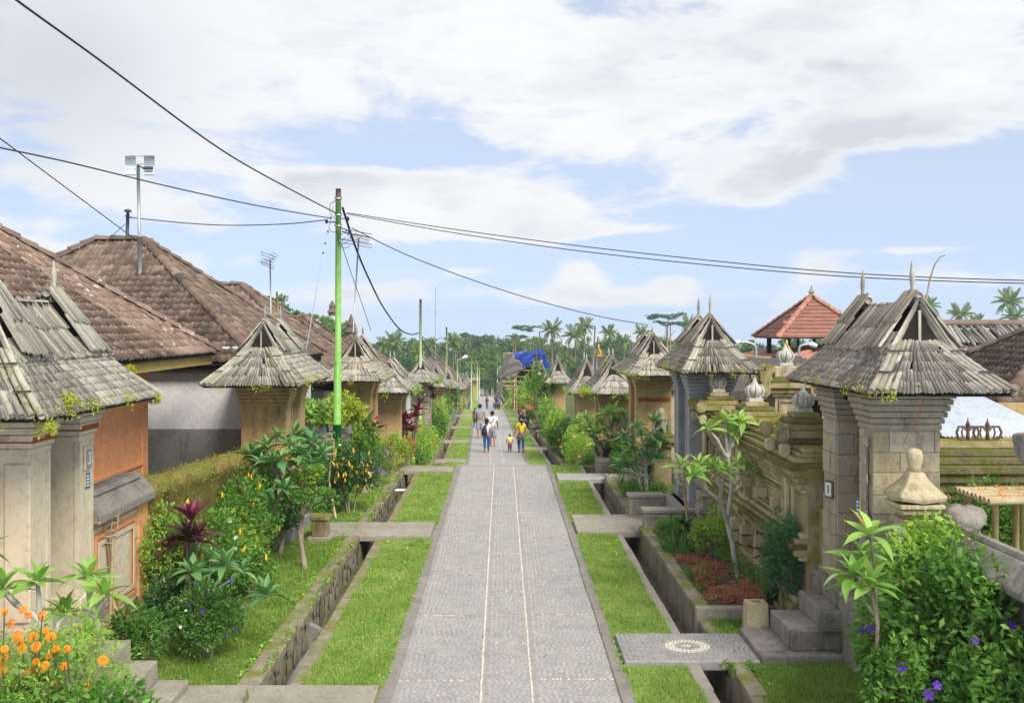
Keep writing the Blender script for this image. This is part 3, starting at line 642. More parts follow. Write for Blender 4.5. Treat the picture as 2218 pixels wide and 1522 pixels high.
# ---- footbridges
def bridge(x0, x1, y0, y1, z, mat, label, th=.12, pebbled=False, group=None):
    c = cx((y0+y1)/2); t = thing('footbridge', (c+(x0+x1)/2, (y0+y1)/2, z-th), label, 'footbridge', 'slab footbridges over the ditches')
    mb = MB(); mb.box(c+x0, c+x1, y0, y1, z-th, z); mk('slab', mb, mat, t, bevel=.02)
    m2 = MB(); m2.box(c+(x0+x1)/2-.12*(1 if x0 > 0 else -1), c+(x0+x1)/2+.12, y0+.1, y1-.1, z-th-.45, z-th-.004)
    return t
b1 = bridge(1.41, 2.97, 11.4, 12.44, .08, MT['mortar'], 'pebbled footbridge with a white ring emblem before the stone gate steps')
P, S, A = [], [], []
ec = (2.22, 11.92)
y = 11.42
while y < 12.42:
    x = 1.43
    while x < 2.95:
        w = random.uniform(.05, .07); rr = math.hypot(x+w/2-ec[0], y-ec[1])
        if not (.13 < rr < .24): P.append((x+w/2, y+.02+random.uniform(-.01, .01), .078)); S.append((w*.95, random.uniform(.034, .046), .008)); A.append(random.uniform(-.6, .6))
        x += w
    y += .044
pieces(b1, 'pebble', PV, TRS(P, S, A), MT['pebble_dark'], 200, 'pebble_field')
P, S, A = [], [], []
for rr in (.15, .185, .22):
    k = int(2*math.pi*rr/.04)
    for j in range(k): th = 2*math.pi*j/k; P.append((ec[0]+rr*1.15*math.cos(th), ec[1]+rr*math.sin(th), .079)); S.append((.036, .03, .014)); A.append(th)
for dx, dy in ((-.03, .03), (.0, .03), (.03, .03), (-.03, 0), (.03, 0), (0, -.03), (-.06, .0)): P.append((ec[0]+dx, ec[1]+dy, .079)); S.append((.032, .03, .014)); A.append(0)
pieces(b1, 'white_pebble', PV, TRS(P, S, A), MT['pebble_white'], 200)
bridge(1.41, 2.95, 18.6, 20.3, .085, MT['concrete'], 'plain concrete footbridge leading between two panelled parapets')
bridge(1.41, 2.9, 25.0, 26.0, .085, MT['pebble_far'], 'grey pebbled footbridge in front of a frangipani bed')
bridge(-3.4, -1.31, 18.25, 19.5, .085, MT['concrete'], 'worn brownish footbridge beside a mossy square pedestal')
bridge(-3.3, -1.31, 26.5, 27.3, .085, MT['concrete'], 'pale footbridge at the end of the upper terrace on the left')
bridge(-3.4, -1.31, 8.8, 10.65, .08, MT['concrete'], 'grey slab at the foot of the front left steps')
NB = 0
EXTRA = ['beside the red cordylines', 'past the first leafy hedge', 'below the brick gate', 'in front of the orange gate', 'near the end of the terrace']
for k, (y, sgn) in enumerate(((33, -1), (42, -1), (52, -1), (63, -1), (76, -1), (38, 1), (48, 1), (58, 1), (70, 1))):
    side = 'left' if sgn < 0 else 'right'
    bridge(*((-2.9, -1.31) if sgn < 0 else (1.41, 2.9)), y, y+1.0, g(y)+.06, MT['concrete'], f'small grey ditch slab of the lower terrace, {["nearest","second","third","fourth","fifth"][k if sgn<0 else k-5]} on the {side} side', .1)
# ---- steps up to the two front gates
st = thing('gate_steps', (3.6, 11.7, 0), 'grey weathered stone steps leading up to the big stone gate', 'steps')
for x0, x1, y0, y1, z0, z1 in ((2.97, 4.3, 11.38, 12.44, .0, .15), (3.34, 4.3, 11.52, 12.4, .15, .39), (3.70, 4.3, 11.45, 12.41, .39, .63), (3.9, 4.25, 11.4, 12.39, .63, .838)):
    mb = MB(); mb.box(x0, x1, y0, y1, z0, z1); mk('step', mb, MT['concrete_dark'], st, bevel=.02)
mb = MB(); mb.box(4.0, 4.25, 12.42, 12.75, 0, .92); mb.box(3.92, 4.1, 12.44, 12.7, 0, .78); mk('side_block', mb, MT['concrete_dark'], st, bevel=.03)
st = thing('gate_steps', (-3.7, 9.7, 0), 'concrete steps rising to the beige gate with the number three', 'steps')
for x0, x1, y1, z0, z1 in ((-4.5, -3.31, 10.55, 0, .17), (-4.5, -3.62, 10.48, .17, .40), (-4.5, -3.87, 10.4, .40, .64), (-4.75, -4.12, 10.35, .64, .838)):
    mb = MB(); mb.box(x0, x1, 8.4, y1, z0, z1); mk('step', mb, MT['concrete'], st, bevel=.02)
# square stone post with a slot on top, beside the right steps
t = thing('stone_post', (3.2, 12.55, .06), 'short pale square stone post with a slot in its top beside the steps', 'post')
mb = MB(); mb.box(3.06, 3.36, 12.45, 12.72, .05, .44, .02); mk('shaft', mb, MT['stone_pale'], t, bevel=.02)
mb = MB(); mb.box(3.15, 3.27, 12.57, 12.60, .44, .443); mk('slot', mb, MT['black'], t)
# pipe lying in the left ditch
t = thing('drain_pipe', (-2.45, 12.2, -.3), 'grey plastic drain pipe lying in the left ditch', 'pipe')
mb = MB(); mb.tube([(-2.47, 11.2, -.28), (-2.46, 12.3, -.27), (-2.42, 13.6, -.30)], .055, 12); mk('tube', mb, MT['pipe'], t, True)
for y in (12.25, 12.32, 13.0): m2 = MB(); m2.tube([(-2.455, y, -.272), (-2.455, y+.03, -.272)], .064, 12); mk('coupling', m2, MT['pipe'], t)
m2 = MB(); m2.obox((-2.52, 13.35, -.28), (.3, .12, .34), Matrix.Rotation(.5, 3, 'Y')); o = mk('broken_slab', m2, MT['concrete_dark'], bevel=.01); tag(o, 'broken stone slab leaning in the left ditch by the pipe', 'slab')
m2 = MB(); m2.tube([(-2.62, 24.4, -.1), (-2.2, 24.4, -.1)], .035, 8); o = mk('cross_pipe', m2, MT['white'], None, True); tag(o, 'thin white pipe crossing the left ditch', 'pipe')
# square pedestal at the left bridge, low post and bench on the left lawn
t = thing('pedestal', (-3.28, 18.05, .05), 'mossy square pedestal on a pale foot at the end of the left footbridge', 'pedestal')
for q in ((.30, .05, .13), (.2, .13, .42), (.235, .42, .50)):
    mb = MB(); mb.box(-3.28-q[0]*.72, -3.28+q[0]*.72, 18.05-q[0]*.72, 18.05+q[0]*.72, q[1], q[2]); mk('foot' if q[1] < .1 else 'block' if q[1] < .3 else 'cap', mb, MT['concrete'] if q[1] < .1 else MT['stone_moss'], t, bevel=.012)
t = thing('pedestal', (-3.35, 26.0, .05), 'pale slender pedestal beside the far left footbridge', 'pedestal')
for q in ((.26, .05, .11), (.19, .11, .58), (.24, .58, .66)):
    mb = MB(); mb.box(-3.35-q[0], -3.35+q[0], 26-q[0], 26+q[0], q[1], q[2]); mk('foot' if q[1] < .1 else 'block' if q[1] < .3 else 'cap', mb, MT['concrete'], t, bevel=.012)
t = thing('stone_bench', (-4.2, 19.6, .05), 'low stone garden bench half hidden behind the small trees', 'bench')
mb = MB(); mb.box(-4.5, -3.45, 19.5, 20.1, .45, .55); mk('seat', mb, MT['concrete'], t, bevel=.015)
for x in (-4.4, -3.65): mb = MB(); mb.box(x-.1, x+.1, 19.52, 20.05, .04, .45); mk('leg', mb, MT['concrete'], t, bevel=.012)
t = thing('garden_post', (-3.15, 23.2, .05), 'short leaning grey wooden post on the left lawn', 'post')
mb = MB(); mb.tube([(-3.19, 23.2, .04), (-3.14, 23.2, .35), (-3.1, 23.2, .68)], [.075, .07, .065], 10); mk('shaft', mb, MT['bark'], t, True)
# ================================================================= village gates with bamboo shingle roofs
SHV = shingle_var(.017, .012, .07); SHF = shingle_var(.02, .012, .06, 2)
def finial_mb(x, y, z0, h, w, lean=0):
    prof = [(.0, .55), (.06, .75), (.14, .5), (.2, .8), (.3, .62), (.42, .85), (.55, .95), (.68, .8), (.8, .52), (.92, .2), (1., .04)]
    mb = MB(); V = []; k = 8
    for t_, r in prof:
        for j in range(k):
            th = 2*math.pi*j/k; V.append((x+lean*t_*h+w*.35*r*math.cos(th), y+w*.5*r*math.sin(th), z0+h*t_))
    n = len(prof); F = [(i*k+j, i*k+(j+1) % k, (i+1)*k+(j+1) % k, (i+1)*k+j) for i in range(n-1) for j in range(k)]+[tuple(range(k))[::-1], tuple(range((n-1)*k, n*k))]
    return mb.add(V, F)
def leaf_cloud(C, N, size, spread=.6, aspect=.42, bend=.25, droop=0., rng=RNG):
    """diamond leaves folded along the midrib at points C facing roughly N"""
    n = len(C); a = N+rng.normal(0, spread, (n, 3)); a[:, 2] -= droop; a /= np.linalg.norm(a, axis=1)[:, None]+1e-9
    r = rng.normal(0, 1, (n, 3)); b = np.cross(a, r); b /= np.linalg.norm(b, axis=1)[:, None]+1e-9; c = np.cross(a, b)
    s = (size*rng.uniform(.65, 1.3, n))[:, None]
    base = C-a*s*.5; tip = C+a*s*.5-c*s*bend*.6; l = C+b*s*aspect*.5+c*s*bend*.5*0; rgt = C-b*s*aspect*.5; mid = C-c*s*bend*.25
    V = np.stack([base, l, tip, rgt, mid], 1).reshape(-1, 3); o = np.arange(n)[:, None]*5
    F = np.concatenate([o+np.array([[0, 4, 1]]), o+np.array([[4, 2, 1]]), o+np.array([[0, 3, 4]]), o+np.array([[4, 3, 2]])])
    return V, [F]
def tuft(parent, name, pts, rad, n, size, mat, droop=.3):
    C = np.concatenate([np.array(p)+RNG.normal(0, rad/2, (n, 3)) for p in pts]); N = np.tile([0, -.3, .5], (len(C), 1))
    V, F = leaf_cloud(C, N, size, .8, .35, .3, droop); return mknp(name, V, F, mat, parent, True, 'stuff')
def gate(s, X0, Y0, Y1, d, zt, label, ze=None, zr=None, zm=None, uc=None, hu=.72, hy=1.5, mu=.3, my=.98, ry=.9, ridge_dy=0., op=None, style='tan', zg=None, zb=None, det=2, spire=.45, limit=0, tufts=2, wall_up=None, sh=None):
    Ym = (Y0+Y1)/2; L = Y1-Y0; zg = (g(Y0)+.02) if zg is None else zg; zb = zg+.75 if zb is None else zb
    uc = d/2 if uc is None else uc; Yc = Ym; ze = zt+.0 if ze is None else ze; zr = ze+1.0 if zr is None else zr; zm = ze+.5*(zr-ze)+.02 if zm is None else zm
    Ya, Yb = op if op else (Y0+L*.24, Y1-L*.27)
    X = lambda u: s*(X0+u); P3 = lambda u, y, z: np.array([s*(X0+u), y, z])
    T = thing('village_gate', (X(d/2), Ym, zg), label, 'gate', 'thatched village gates along the street')
    body = {'stone': 'stone_grey', 'beige': 'plaster_beige', 'tan': 'plaster_tan', 'mould': 'plaster_mould', 'slate': 'plaster_slate', 'brick': 'stone_tan', 'orange': 'plaster_orange'}[style]
    BM = MT[body]
    def bx(mb, u0, u1, y0, y1, z0, z1, t=0): mb.box(X(u0), X(u1), y0, y1, z0, z1, t); return mb
    mk('plinth', bx(MB(), -.12, d+.25, Y0-.12, Y1+.12, zg-.2, zb), MT['concrete_dark'] if style in ('stone', 'beige') else MT['plaster_grey'], T, bevel=.02)
    for nm, a, b in (('pillar', Y0, Ya), ('pillar', Yb, Y1)):
        m = MB(); bx(m, 0, d, a, b, zb, zt-.02); o = mk(nm, m, BM, T, bevel=.012)
        WL[o] = WL[T]
        if style != 'stone' and det > 1:                       # pilaster strips and a foot
            for (u0, u1, y0, y1) in ((-.012, .05, a-.012, a+.06), (d-.05, d+.012, a-.012, a+.06), (-.012, .05, b-.06, b+.012)):
                m = MB(); bx(m, u0, u1, y0, y1, zb, zt-.42); mk('pilaster', m, BM, o)
            m = MB(); bx(m, -.03, d+.03, a-.03, b+.03, zb, zb+.14); mk('pillar_foot', m, BM, o, bevel=.01)
        if style == 'stone':
            m = MB(); bx(m, -.02, d+.02, a-.02, b+.02, zb, zb+.32); mk('pillar_foot', m, MT['stone_grey'], o, bevel=.02)
            if a == Y0:
                m = MB(); bx(m, -.045, -.003, a+.10, a+.22, zb+.35, zt-.62)
                mk('carved_strip', m, MT['stone_grey'], o, bevel=.01)
                for q in range(7):
                    m = MB(); zz = zb+.55+q*.2; bx(m, -.06, -.044, a+.02+(.05 if q % 2 else 0), a+.13+(.05 if q % 2 else 0), zz, zz+.1); mk('carved_notch', m, MT['stone_grey'], o)
    nl = 6 if det > 1 else 3
    for k in range(nl):                                        # corbelled cornice, stepping out towards the eaves
        o_ = .02+.023*k*6/nl; h = .42/nl; z0 = zt-.42+h*k
        for a, b in ((Y0, Ya), (Yb, Y1)):
            m = MB(); bx(m, -o_*.8, d+o_*.8, a-o_*1.3, b+o_*1.3, z0+.003, z0+h-.006); mk('cornice', m, BM, T, bevel=.008 if det > 1 else 0)
    m = MB(); bx(m, .04, d-.04, Ya+.1, Yb-.1, zt-.16, zt-.01); mk('lintel', m, MT['dark_wood_and_void'], T)
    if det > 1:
        m = MB(); bx(m, d-.08, d-.04, Ya+.002, Yb-.002, zb+.003, zt-.17); mk('added_back_panel', m, MT['dark_wood_and_void'], T)  # unseen panel added at the back to keep light out of the opening
        for k in range(4): m = MB(); q = (Yb-Ya)/4; bx(m, d-.1, d-.082, Ya+q*k+.012, Ya+q*(k+1)-.012, zb+.02, zt-.2); mk('added_back_board', m, MT['plaster_mould'] if style in ('tan', 'mould') else MT['bark'], T)  # boards of the added back panel
    if style == 'beige':
        for a, b in ((Y0, Ya), (Yb, Y1)):
            m = MB(); bx(m, -.055, d+.055, a-.06, b+.06, zt-.30, zt-.235); mk('red_band', m, MT['red_band'], T, bevel=.006)
        m = MB(); bx(m, -.01, .24, Y0-.03, Y0, zb+.2, zt-.5); mk('pilaster', m, BM, T, bevel=.01)
    if style == 'stone':                                       # ashlar blocks with open joints
        def blocks(fu, ax0, ax1, z0, z1, face):
            z = z0
            while z < z1-.06:
                h = min(random.uniform(.2, .27), z1-z); q = ax0+random.uniform(-.2, 0)
                while q < ax1-.03:
                    w = random.uniform(.24, .5); q0, q1 = max(q, ax0), min(q+w, ax1)
                    if q1-q0 > .05:
                        p = random.uniform(.008, .02); m = MB()
                        if face == 'cam': bx(m, q0+.003, q1-.003, fu-p, fu+.02, z+.003, z+h-.003)
                        else: bx(m, fu-p, fu+.02, q0+.003, q1-.003, z+.003, z+h-.003)
                        mk('stone_block', m, MT['stone_tan'], T, bevel=.006)
                    q += w
                z += h
        blocks(Y0, 0, d, zb+.33, zt-.43, 'cam'); blocks(Yb, 0, d, zb+.33, zt-.44, 'cam'); blocks(0, Yb, Y1, zb+.33, zt-.43, 'street'); blocks(0, Y0+.23, Ya, zb+.33, zt-.43, 'street')
    if style == 'brick':                                       # coursed blocks proud of the joints
        z = zb+.05
        while z < zt-.5:
            for k in range(3): q = d/3; m = MB(); bx(m, q*k+.012, q*(k+1)-.012, Y0-.018, Y0+.01, z+.012, z+.13); mk('stone_block', m, MT['stone_grey'], T)
            z += .145
    # ---- roof
    sm = MT[sh] if sh else MT['shingle']
    E = {}
    ridgeY = Yc+ridge_dy
    pe = lambda a, b: P3(uc+a*hu, Yc+b*hy, ze); pm = lambda a, b: P3(uc+a*mu, ridgeY+b*my, zm); pr = lambda b: P3(uc, ridgeY+b*ry, zr)
    m = MB()                                                    # roof deck under the shingles
    q = [pe(-1,-1), pe(1,-1), pe(1,1), pe(-1,1), pm(-1,-1), pm(1,-1), pm(1,1), pm(-1,1), pr(-1), pr(1)]
    q = [p-np.array([0, 0, .03]) for p in q]
    m.add(q, [(0,1,5,4),(1,2,6,5),(2,3,7,6),(3,0,4,7),(4,5,8),(6,7,9),(5,6,9,8),(7,4,8,9),(3,2,1,0)]); mk('roof_deck', m, MT['dark_wood_and_void'], T)
    w = {3: .043, 2: .05, 1: .075, 0: .15}[det]; nc = {3: 8, 2: 7, 1: 6, 0: 4}[det]; up_n = {3: 2, 2: 2, 1: 2, 0: 1}[det]
    M = []
    S_ = lambda v: np.array([s, 0, 0])*v
    for a in (-1, 1):
        hint = P3(uc+a, Yc, ze+1)-P3(uc, Yc, ze)
        M += lay(pe(a, -1), pe(a, 1), pm(a, 1), pm(a, -1), w, nc, 1.35, .05, .0, .13, hint)
        bl = .40*ry                                             # two raised end caps and a lower middle
        for y0, y1, dz, du in ((-1, -1+bl/ry*1.0, 0, .035), (1-bl/ry*1.0, 1, 0, .035), (-1+bl/ry, 1-bl/ry, -.11*(zr-zm)/.5, 0)):
            k0 = P3(uc+a*(mu+.05+du), ridgeY+(my if abs(y0) == 1 and y0 < 0 else ry)*y0 if y0 > -1 else ridgeY-my*1.02, zm-.05)
            k1 = P3(uc+a*(mu+.05+du), ridgeY+(my*1.02 if y1 == 1 else ry*y1), zm-.05)
            t0 = P3(uc+a*.015, ridgeY+ry*y0, zr+dz); t1 = P3(uc+a*.015, ridgeY+ry*y1, zr+dz)
            M += lay(k0, k1, t1, t0, w*.9, up_n, 1.25, .1, .025+du*.6, .05, hint)
        # short ragged course at the foot of the upper roof
        M += lay(P3(uc+a*(mu+.10), ridgeY-my, zm-.10), P3(uc+a*(mu+.10), ridgeY+my, zm-.10), P3(uc+a*(mu*.8), ridgeY+my, zm+.08), P3(uc+a*(mu*.8), ridgeY-my, zm+.08), w*.8, 2 if det > 1 else 1, 1.3, .2, .02, .06, hint)
    for b in (-1, 1):
        hint = np.array([0, b, .7])
        i0, i1 = pe(-.9, b), pe(.9, b); M += lay(i0, i1, pm(.4, b), pm(-.4, b), w*1.0, max(3, nc-3), 1.35, .08, .01, .1, hint)
    SH = SHV if det > 1 else SHF
    pieces(T, 'shingle', SH, M, sm, limit, 'shingle_roof')
    # hip poles, barge sticks, ridge rolls, gable void
    bam = MT['bamboo_mossy'] if sh == 'shingle_moss' else MT['bamboo_grey']
    npole = {3: 4, 2: 3, 1: 2, 0: 2}[det]; rp = {3: .030, 2: .034, 1: .045, 0: .07}[det]
    for b in ((-1, 1) if det > 1 else (-1,)):
        for a in (-1, 1):
            for j in range(npole):
                f = 1-j*(.105 if det > 1 else .13); top = P3(uc+a*mu*(.85-j*.17), ridgeY+b*(my-.02), zm+.03-.0*j); bot = P3(uc+a*hu*f*(1.03), Yc+b*(hy+.03-.01*j), ze+.03)
                mid = (top+bot)/2+np.array([0, b*.02, -.035+random.uniform(-.01, .01)]); m = MB(); rr = rp*random.uniform(.85, 1.1)
                m.tube([top, top*.55+bot*.45+np.array([0, 0, -.03]), bot], [rr*.9, rr, rr*1.05], 8 if det > 1 else 6); mk('hip_pole', m, bam, T, True)
            if det > 1:
                for f in (.3, .72):                              # rope lashings
                    c0 = P3(uc+a*(mu*.9+(hu-mu*.9)*f), Yc+b*(my+(hy-my)*f)+.0, zm+(ze-zm)*f+.045); m = MB()
                    m.tube([c0+np.array([0, 0, .035]), c0+S_(-a*.16)+np.array([0, b*.01, .03])], .010, 5); mk('lashing', m, MT['ink'], T)
        nst = {3: 8, 2: 6, 1: 4, 0: 2}[det]
        for a in (-1, 1):
            for j in range(nst):
                f = j/nst; m = MB(); y = ridgeY+b*(ry+.03-.016*j)
                m.tube([P3(uc+a*.012, y, zr-.005-f*(zr-zm)*.60), P3(uc+a*(mu+.075)*(1-.42*f), ridgeY+b*(my+.06-.012*j), zm-.11-.02*f)], rp*(.55 if det > 1 else .6)*random.uniform(.8, 1.1), 6); mk('barge_pole', m, bam, T, True)
        m = MB(); m.add([P3(uc-mu, ridgeY+b*(my-.34), zm-.05), P3(uc+mu, ridgeY+b*(my-.34), zm-.05), P3(uc, ridgeY+b*(my-.34), zr-.06)], [(0, 1, 2)]); mk('gable_void_sheet', m, MT['dark_wood_and_void'], T)  # near-black sheet, its colour standing in for the shade inside the open gable
        if det > 1:
            m = MB(); m.box(X(uc)-.014, X(uc)+.014, ridgeY+b*(my-.02)-.014, ridgeY+b*(my-.02)+.014, zm-.02, zr-.12); mk('gable_post', m, MT['bamboo_grey'], T)
            m = MB(); pts = [P3(uc-.17, ridgeY+b*(my+.10), zm-.09), P3(uc-.09, ridgeY+b*(my+.14), zm-.15), P3(uc+.02, ridgeY+b*(my+.16), zm-.17), P3(uc+.12, ridgeY+b*(my+.14), zm-.13), P3(uc+.17, ridgeY+b*(my+.10), zm-.04)]
            m.tube(pts, [.02, .024, .025, .022, .015], 7); mk('curved_branch', m, MT['dark_wood_and_void'], T, True)
            for k in range(3 if det == 3 else 2):                # stacked bamboo rolls at the ends of the ridge caps
                m = MB(); m.tube([P3(uc, ridgeY+b*(ry+.045), zr+.035-.05*k), P3(uc, ridgeY+b*(ry*.62), zr+.035-.05*k)], .034, 10, False); mk('ridge_roll', m, bam, T, True)
        m = MB(); m.tube([P3(uc, ridgeY+b*(ry*.6), zr+.02), P3(uc, ridgeY+b*(ry+.03), zr+.03)], .045, 8); mk('ridge_cap', m, bam, T, True)
    m = MB(); m.tube([P3(uc, ridgeY-ry*.6, zr-.09), P3(uc, ridgeY+ry*.6, zr-.09)], .035, 8); mk('ridge_pole', m, bam, T, True)
    if spire:
        for b in (-1, 1): mk('finial', finial_mb(X(uc), ridgeY+b*ry*.84, zr+.0, spire*random.uniform(.92, 1.1), .085 if det > 1 else .11, random.uniform(-.03, .03)), MT['shingle_moss'], T, True)
    if tufts:
        pts = [pe(-1, random.uniform(-.95, .5))+np.array([0, 0, .03]) for k in range(tufts*2)]+[pe(-.95, -.97)+np.array([0, 0, .02])]
        pts += [pe(random.uniform(-.9, .9), -1)+np.array([0, -.02, -.02]) for k in range(tufts)]+[pm(-1, random.uniform(-.9, .9))+np.array([0, 0, -.05]) for k in range(tufts)]
        tuft(T, 'roof_moss', pts, .09 if det > 1 else .16, 40, .04 if det > 1 else .09, LM['fern_yellow'] if det > 1 else LM['bush_light'])
    if sh == 'shingle_moss' or style in ('slate', 'stone'):
        n_ = 16 if sh == 'shingle_moss' else 5
        pts = [P3(uc-mu-.06-random.uniform(0, .05), ridgeY+my*random.uniform(-1, 1), zm-.06+random.uniform(-.03, .03)) for k in range(n_)]+[pe(random.uniform(-1, -.3), -1)*f_+pm(-.6, -1)*(1-f_)+np.array([0, -.02, .05]) for f_ in np.linspace(.2, .95, n_//2)]
        tuft(T, 'moss_cushion', pts, .035, 30, .022, LM['moss_green'], .0)
    return T
G4 = gate(1, 4.03, 10.82, 12.45, .73, 3.2, 'stone block gate numbered four with a bare grey shingle roof', ze=3.22, zr=4.2, zm=3.72, uc=.46, hu=.72, hy=1.5, my=.95, ry=.9, op=(11.2, 11.98), style='stone', zg=0, zb=.85, det=3, spire=.46, limit=300, tufts=2)
G1 = gate(-1, 4.55, 9.6, 11.05, .75, 3.08, 'beige plaster gate numbered three with a mossy shingle roof and red band', ze=3.08, zr=4.25, zm=3.66, uc=.40, hu=.86, hy=1.5, mu=.36, my=1.0, ry=.82, op=(10.0, 10.72), style='beige', zg=0, zb=.85, det=3, spire=.42, limit=300, tufts=4, sh='shingle_moss')
G2 = gate(-1, 3.85, 17.9, 19.4, .82, 2.89, 'tan plaster gate blackened by mould at its base, roof edged with moss', ze=2.89, zr=3.95, zm=3.5, uc=.46, hu=.82, hy=1.65, my=.95, ry=.75, ridge_dy=.1, style='mould', zg=0, zb=.3, det=2, spire=.38, limit=160, tufts=4, sh='shingle_moss')
G5 = gate(1, 3.55, 18.8, 20.4, .80, 3.06, 'grey slate coloured plaster gate with two tall roof spires, right of the bench', ze=3.07, zr=4.06, zm=3.62, uc=.43, hu=.68, hy=1.6, my=.8, ry=.65, style='slate', zg=0, zb=.5, det=2, spire=.5, limit=160, tufts=3)
G3 = gate(-1, 3.5, 26.6, 28.0, .72, 2.5, 'tan gate just behind the green pole with a young palm before it', ze=2.5, zr=3.58, zm=3.08, uc=.4, hu=.8, hy=1.75, my=.85, ry=.7, style='tan', zg=0, zb=.4, det=2, spire=.36, tufts=2)
G6 = gate(1, 3.4, 25.1, 26.6, .86, 2.72, 'ochre gate with a red painted band and dark roof edge behind a small shrine', ze=2.72, zr=3.68, zm=3.2, uc=.42, hu=.72, hy=1.9, my=.85, ry=.7, style='tan', zg=0, zb=.4, det=2, spire=.28, tufts=3)
m = MB(); m.box(3.44, 4.24, 25.085, 25.1, 2.02, 2.12); mk('red_band', m, MT['red_band'], G6)
far = [  # side, X0, Y0, Y1, d, eave z, ridge z, style, det, label
    (-1, 3.15, 31, 32.8, .78, 1.9, 2.80, 'tan', 1, 'yellow ochre gate beside the red cordylines with a round wire ornament'),
    (1, 3.05, 31, 32.6, .90, 1.86, 2.90, 'mould', 1, 'gate overgrown with bright ferns behind the frangipani, darker at the top'),
    (1, 3.15, 41.6, 43.2, .86, 1.18, 2.45, 'tan', 1, 'smooth orange tan gate with a small wall ornament, second past the frangipani'),
    (-1, 3.28, 45, 46.6, .80, 1.44, 2.45, 'brick', 1, 'pale coursed brick gate behind the thin lime green pole'),
    (-1, 3.45, 58, 59.6, .85, .45, 1.55, 'tan', 1, 'weathered gate with yellow ferns hanging on its left street roof'),
    (1, 3.05, 61, 62.8, .85, .5, 1.85, 'tan', 1, 'vine covered gate with creepers climbing its tan wall'),
    (-1, 3.44, 71, 72.8, .85, -.42, .72, 'orange', 0, 'small orange walled gate below the palm trunks'),
    (1, 2.86, 81, 83, .88, -.55, .88, 'tan', 0, 'tan gate behind the red flowering bush near the scaffold'),
    (-1, 3.9, 98, 100, .9, -2.2, -.95, 'tan', 0, 'small far gate on the third terrace behind low hedges'),
    (1, 2.7, 96, 98, .9, -1.5, .3, 'tan', 0, 'gate roof half hidden by the blue tarpaulin scaffold'),
    (-1, 4.4, 122, 124, .9, -3.3, -2.0, 'tan', 0, 'tiny far gate below the brown pavilion'),
    (-1, 5.0, 150, 152, .9, -4.4, -3.2, 'tan', 0, 'tiny far gate between the last lime poles'),
    (-1, 4.6, 190, 192, 1., -6.3, -5., 'tan', 0, 'last gate visible down the street on the left'),
    (1, 1.7, 128, 130, .9, -3.2, -2., 'tan', 0, 'far gate at the bend of the street right of the couple'),
]
for s_, X0, Y0, Y1, d, e_, r_, st_, dt, lb in far:
    gate(s_, X0, Y0, Y1, d, e_, lb, zr=r_, uc=d*.47, hu=.82, hy=1.75, my=.9, ry=.72, style=st_, det=dt, spire=.34 if Y0 < 90 else .3, tufts=3 if Y0 < 65 else 0, sh='shingle_far')
# number plates and stickers
def digits(parent, text, p, h, mat, ux=(0, 1, 0), n=(-1, 0, 0)):
    c = bpy.data.curves.new('digit', 'FONT'); c.body = text; c.size = h; c.extrude = .003; c.align_x = 'CENTER'; c.align_y = 'CENTER'
    o = bpy.data.objects.new('digit', c); COL.objects.link(o); o.parent = parent
    x = Vector(ux); z = Vector(n); y = z.cross(x); m = Matrix((x, y, z)).transposed().to_4x4(); m.translation = Vector(p)-Vector(WL[parent]); o.matrix_basis = m; c.materials.append(mat); me = bpy.data.meshes.new_from_object(o); o2 = bpy.data.objects.new('digit', me); COL.objects.link(o2); o2.parent = parent; o2.matrix_basis = m; bpy.data.objects.remove(o); return o2
m = MB(); m.obox((3.985, 12.10, 1.93), (.03, .16, .21), Matrix.Rotation(.25, 3, 'Z')); o = mk('number_plate', m, MT['rust'], G4, bevel=.006)
m = MB(); m.obox((3.967, 12.095, 1.93), (.008, .12, .16), Matrix.Rotation(.25, 3, 'Z')); mk('plate_face', m, MT['white'], o)
digits(o, '4', (3.958, 12.093, 1.93), .15, MT['ink'], ux=(-.247, -.969, 0), n=(-.969, .247, 0))
m = MB(); m.box(-4.548, -4.52, 10.80, 10.95, 2.34, 2.60); o = mk('number_plate', m, MT['plaster_beige'], G1, bevel=.008)
m = MB(); m.box(-4.521, -4.512, 10.83, 10.95, 2.36, 2.56); mk('plate_face', m, MT['metal'], o)
digits(o, '3', (-4.508, 10.885, 2.46), .2, MT['white'], ux=(0, 1, 0), n=(1, 0, 0))
def sticker(G, x, y0, y1, z0, z1, s):
    m = MB(); m.box(x, x+s*.006, y0, y1, z0, z1); o = mk('tax_sticker', m, MT['blue_sign'], G)
    m = MB(); m.box(x, x+s*.006, y0-.05*(1 if s < 0 else -1)*0-.045, y0-.002, z0+.02, z1+.01); mk('sticker_strip', m, MT['yellow_sign'], o)
    for k in range(4):
        m = MB(); zz = z0+(z1-z0)*(.2+.2*k); m.box(x+s*.006, x+s*.008, y0+.015, y1-.015-.01*(k % 2), zz-.008, zz+.01); mk('print_line', m, MT['white'], o)
sticker(G4, 3.98, 11.06, 11.18, 1.78, 1.99, -1); sticker(G1, -4.548, 10.87, 10.98, 2.13, 2.30, 1); sticker(G2, -3.838, 18.05, 18.2, 1.35, 1.6, 1)
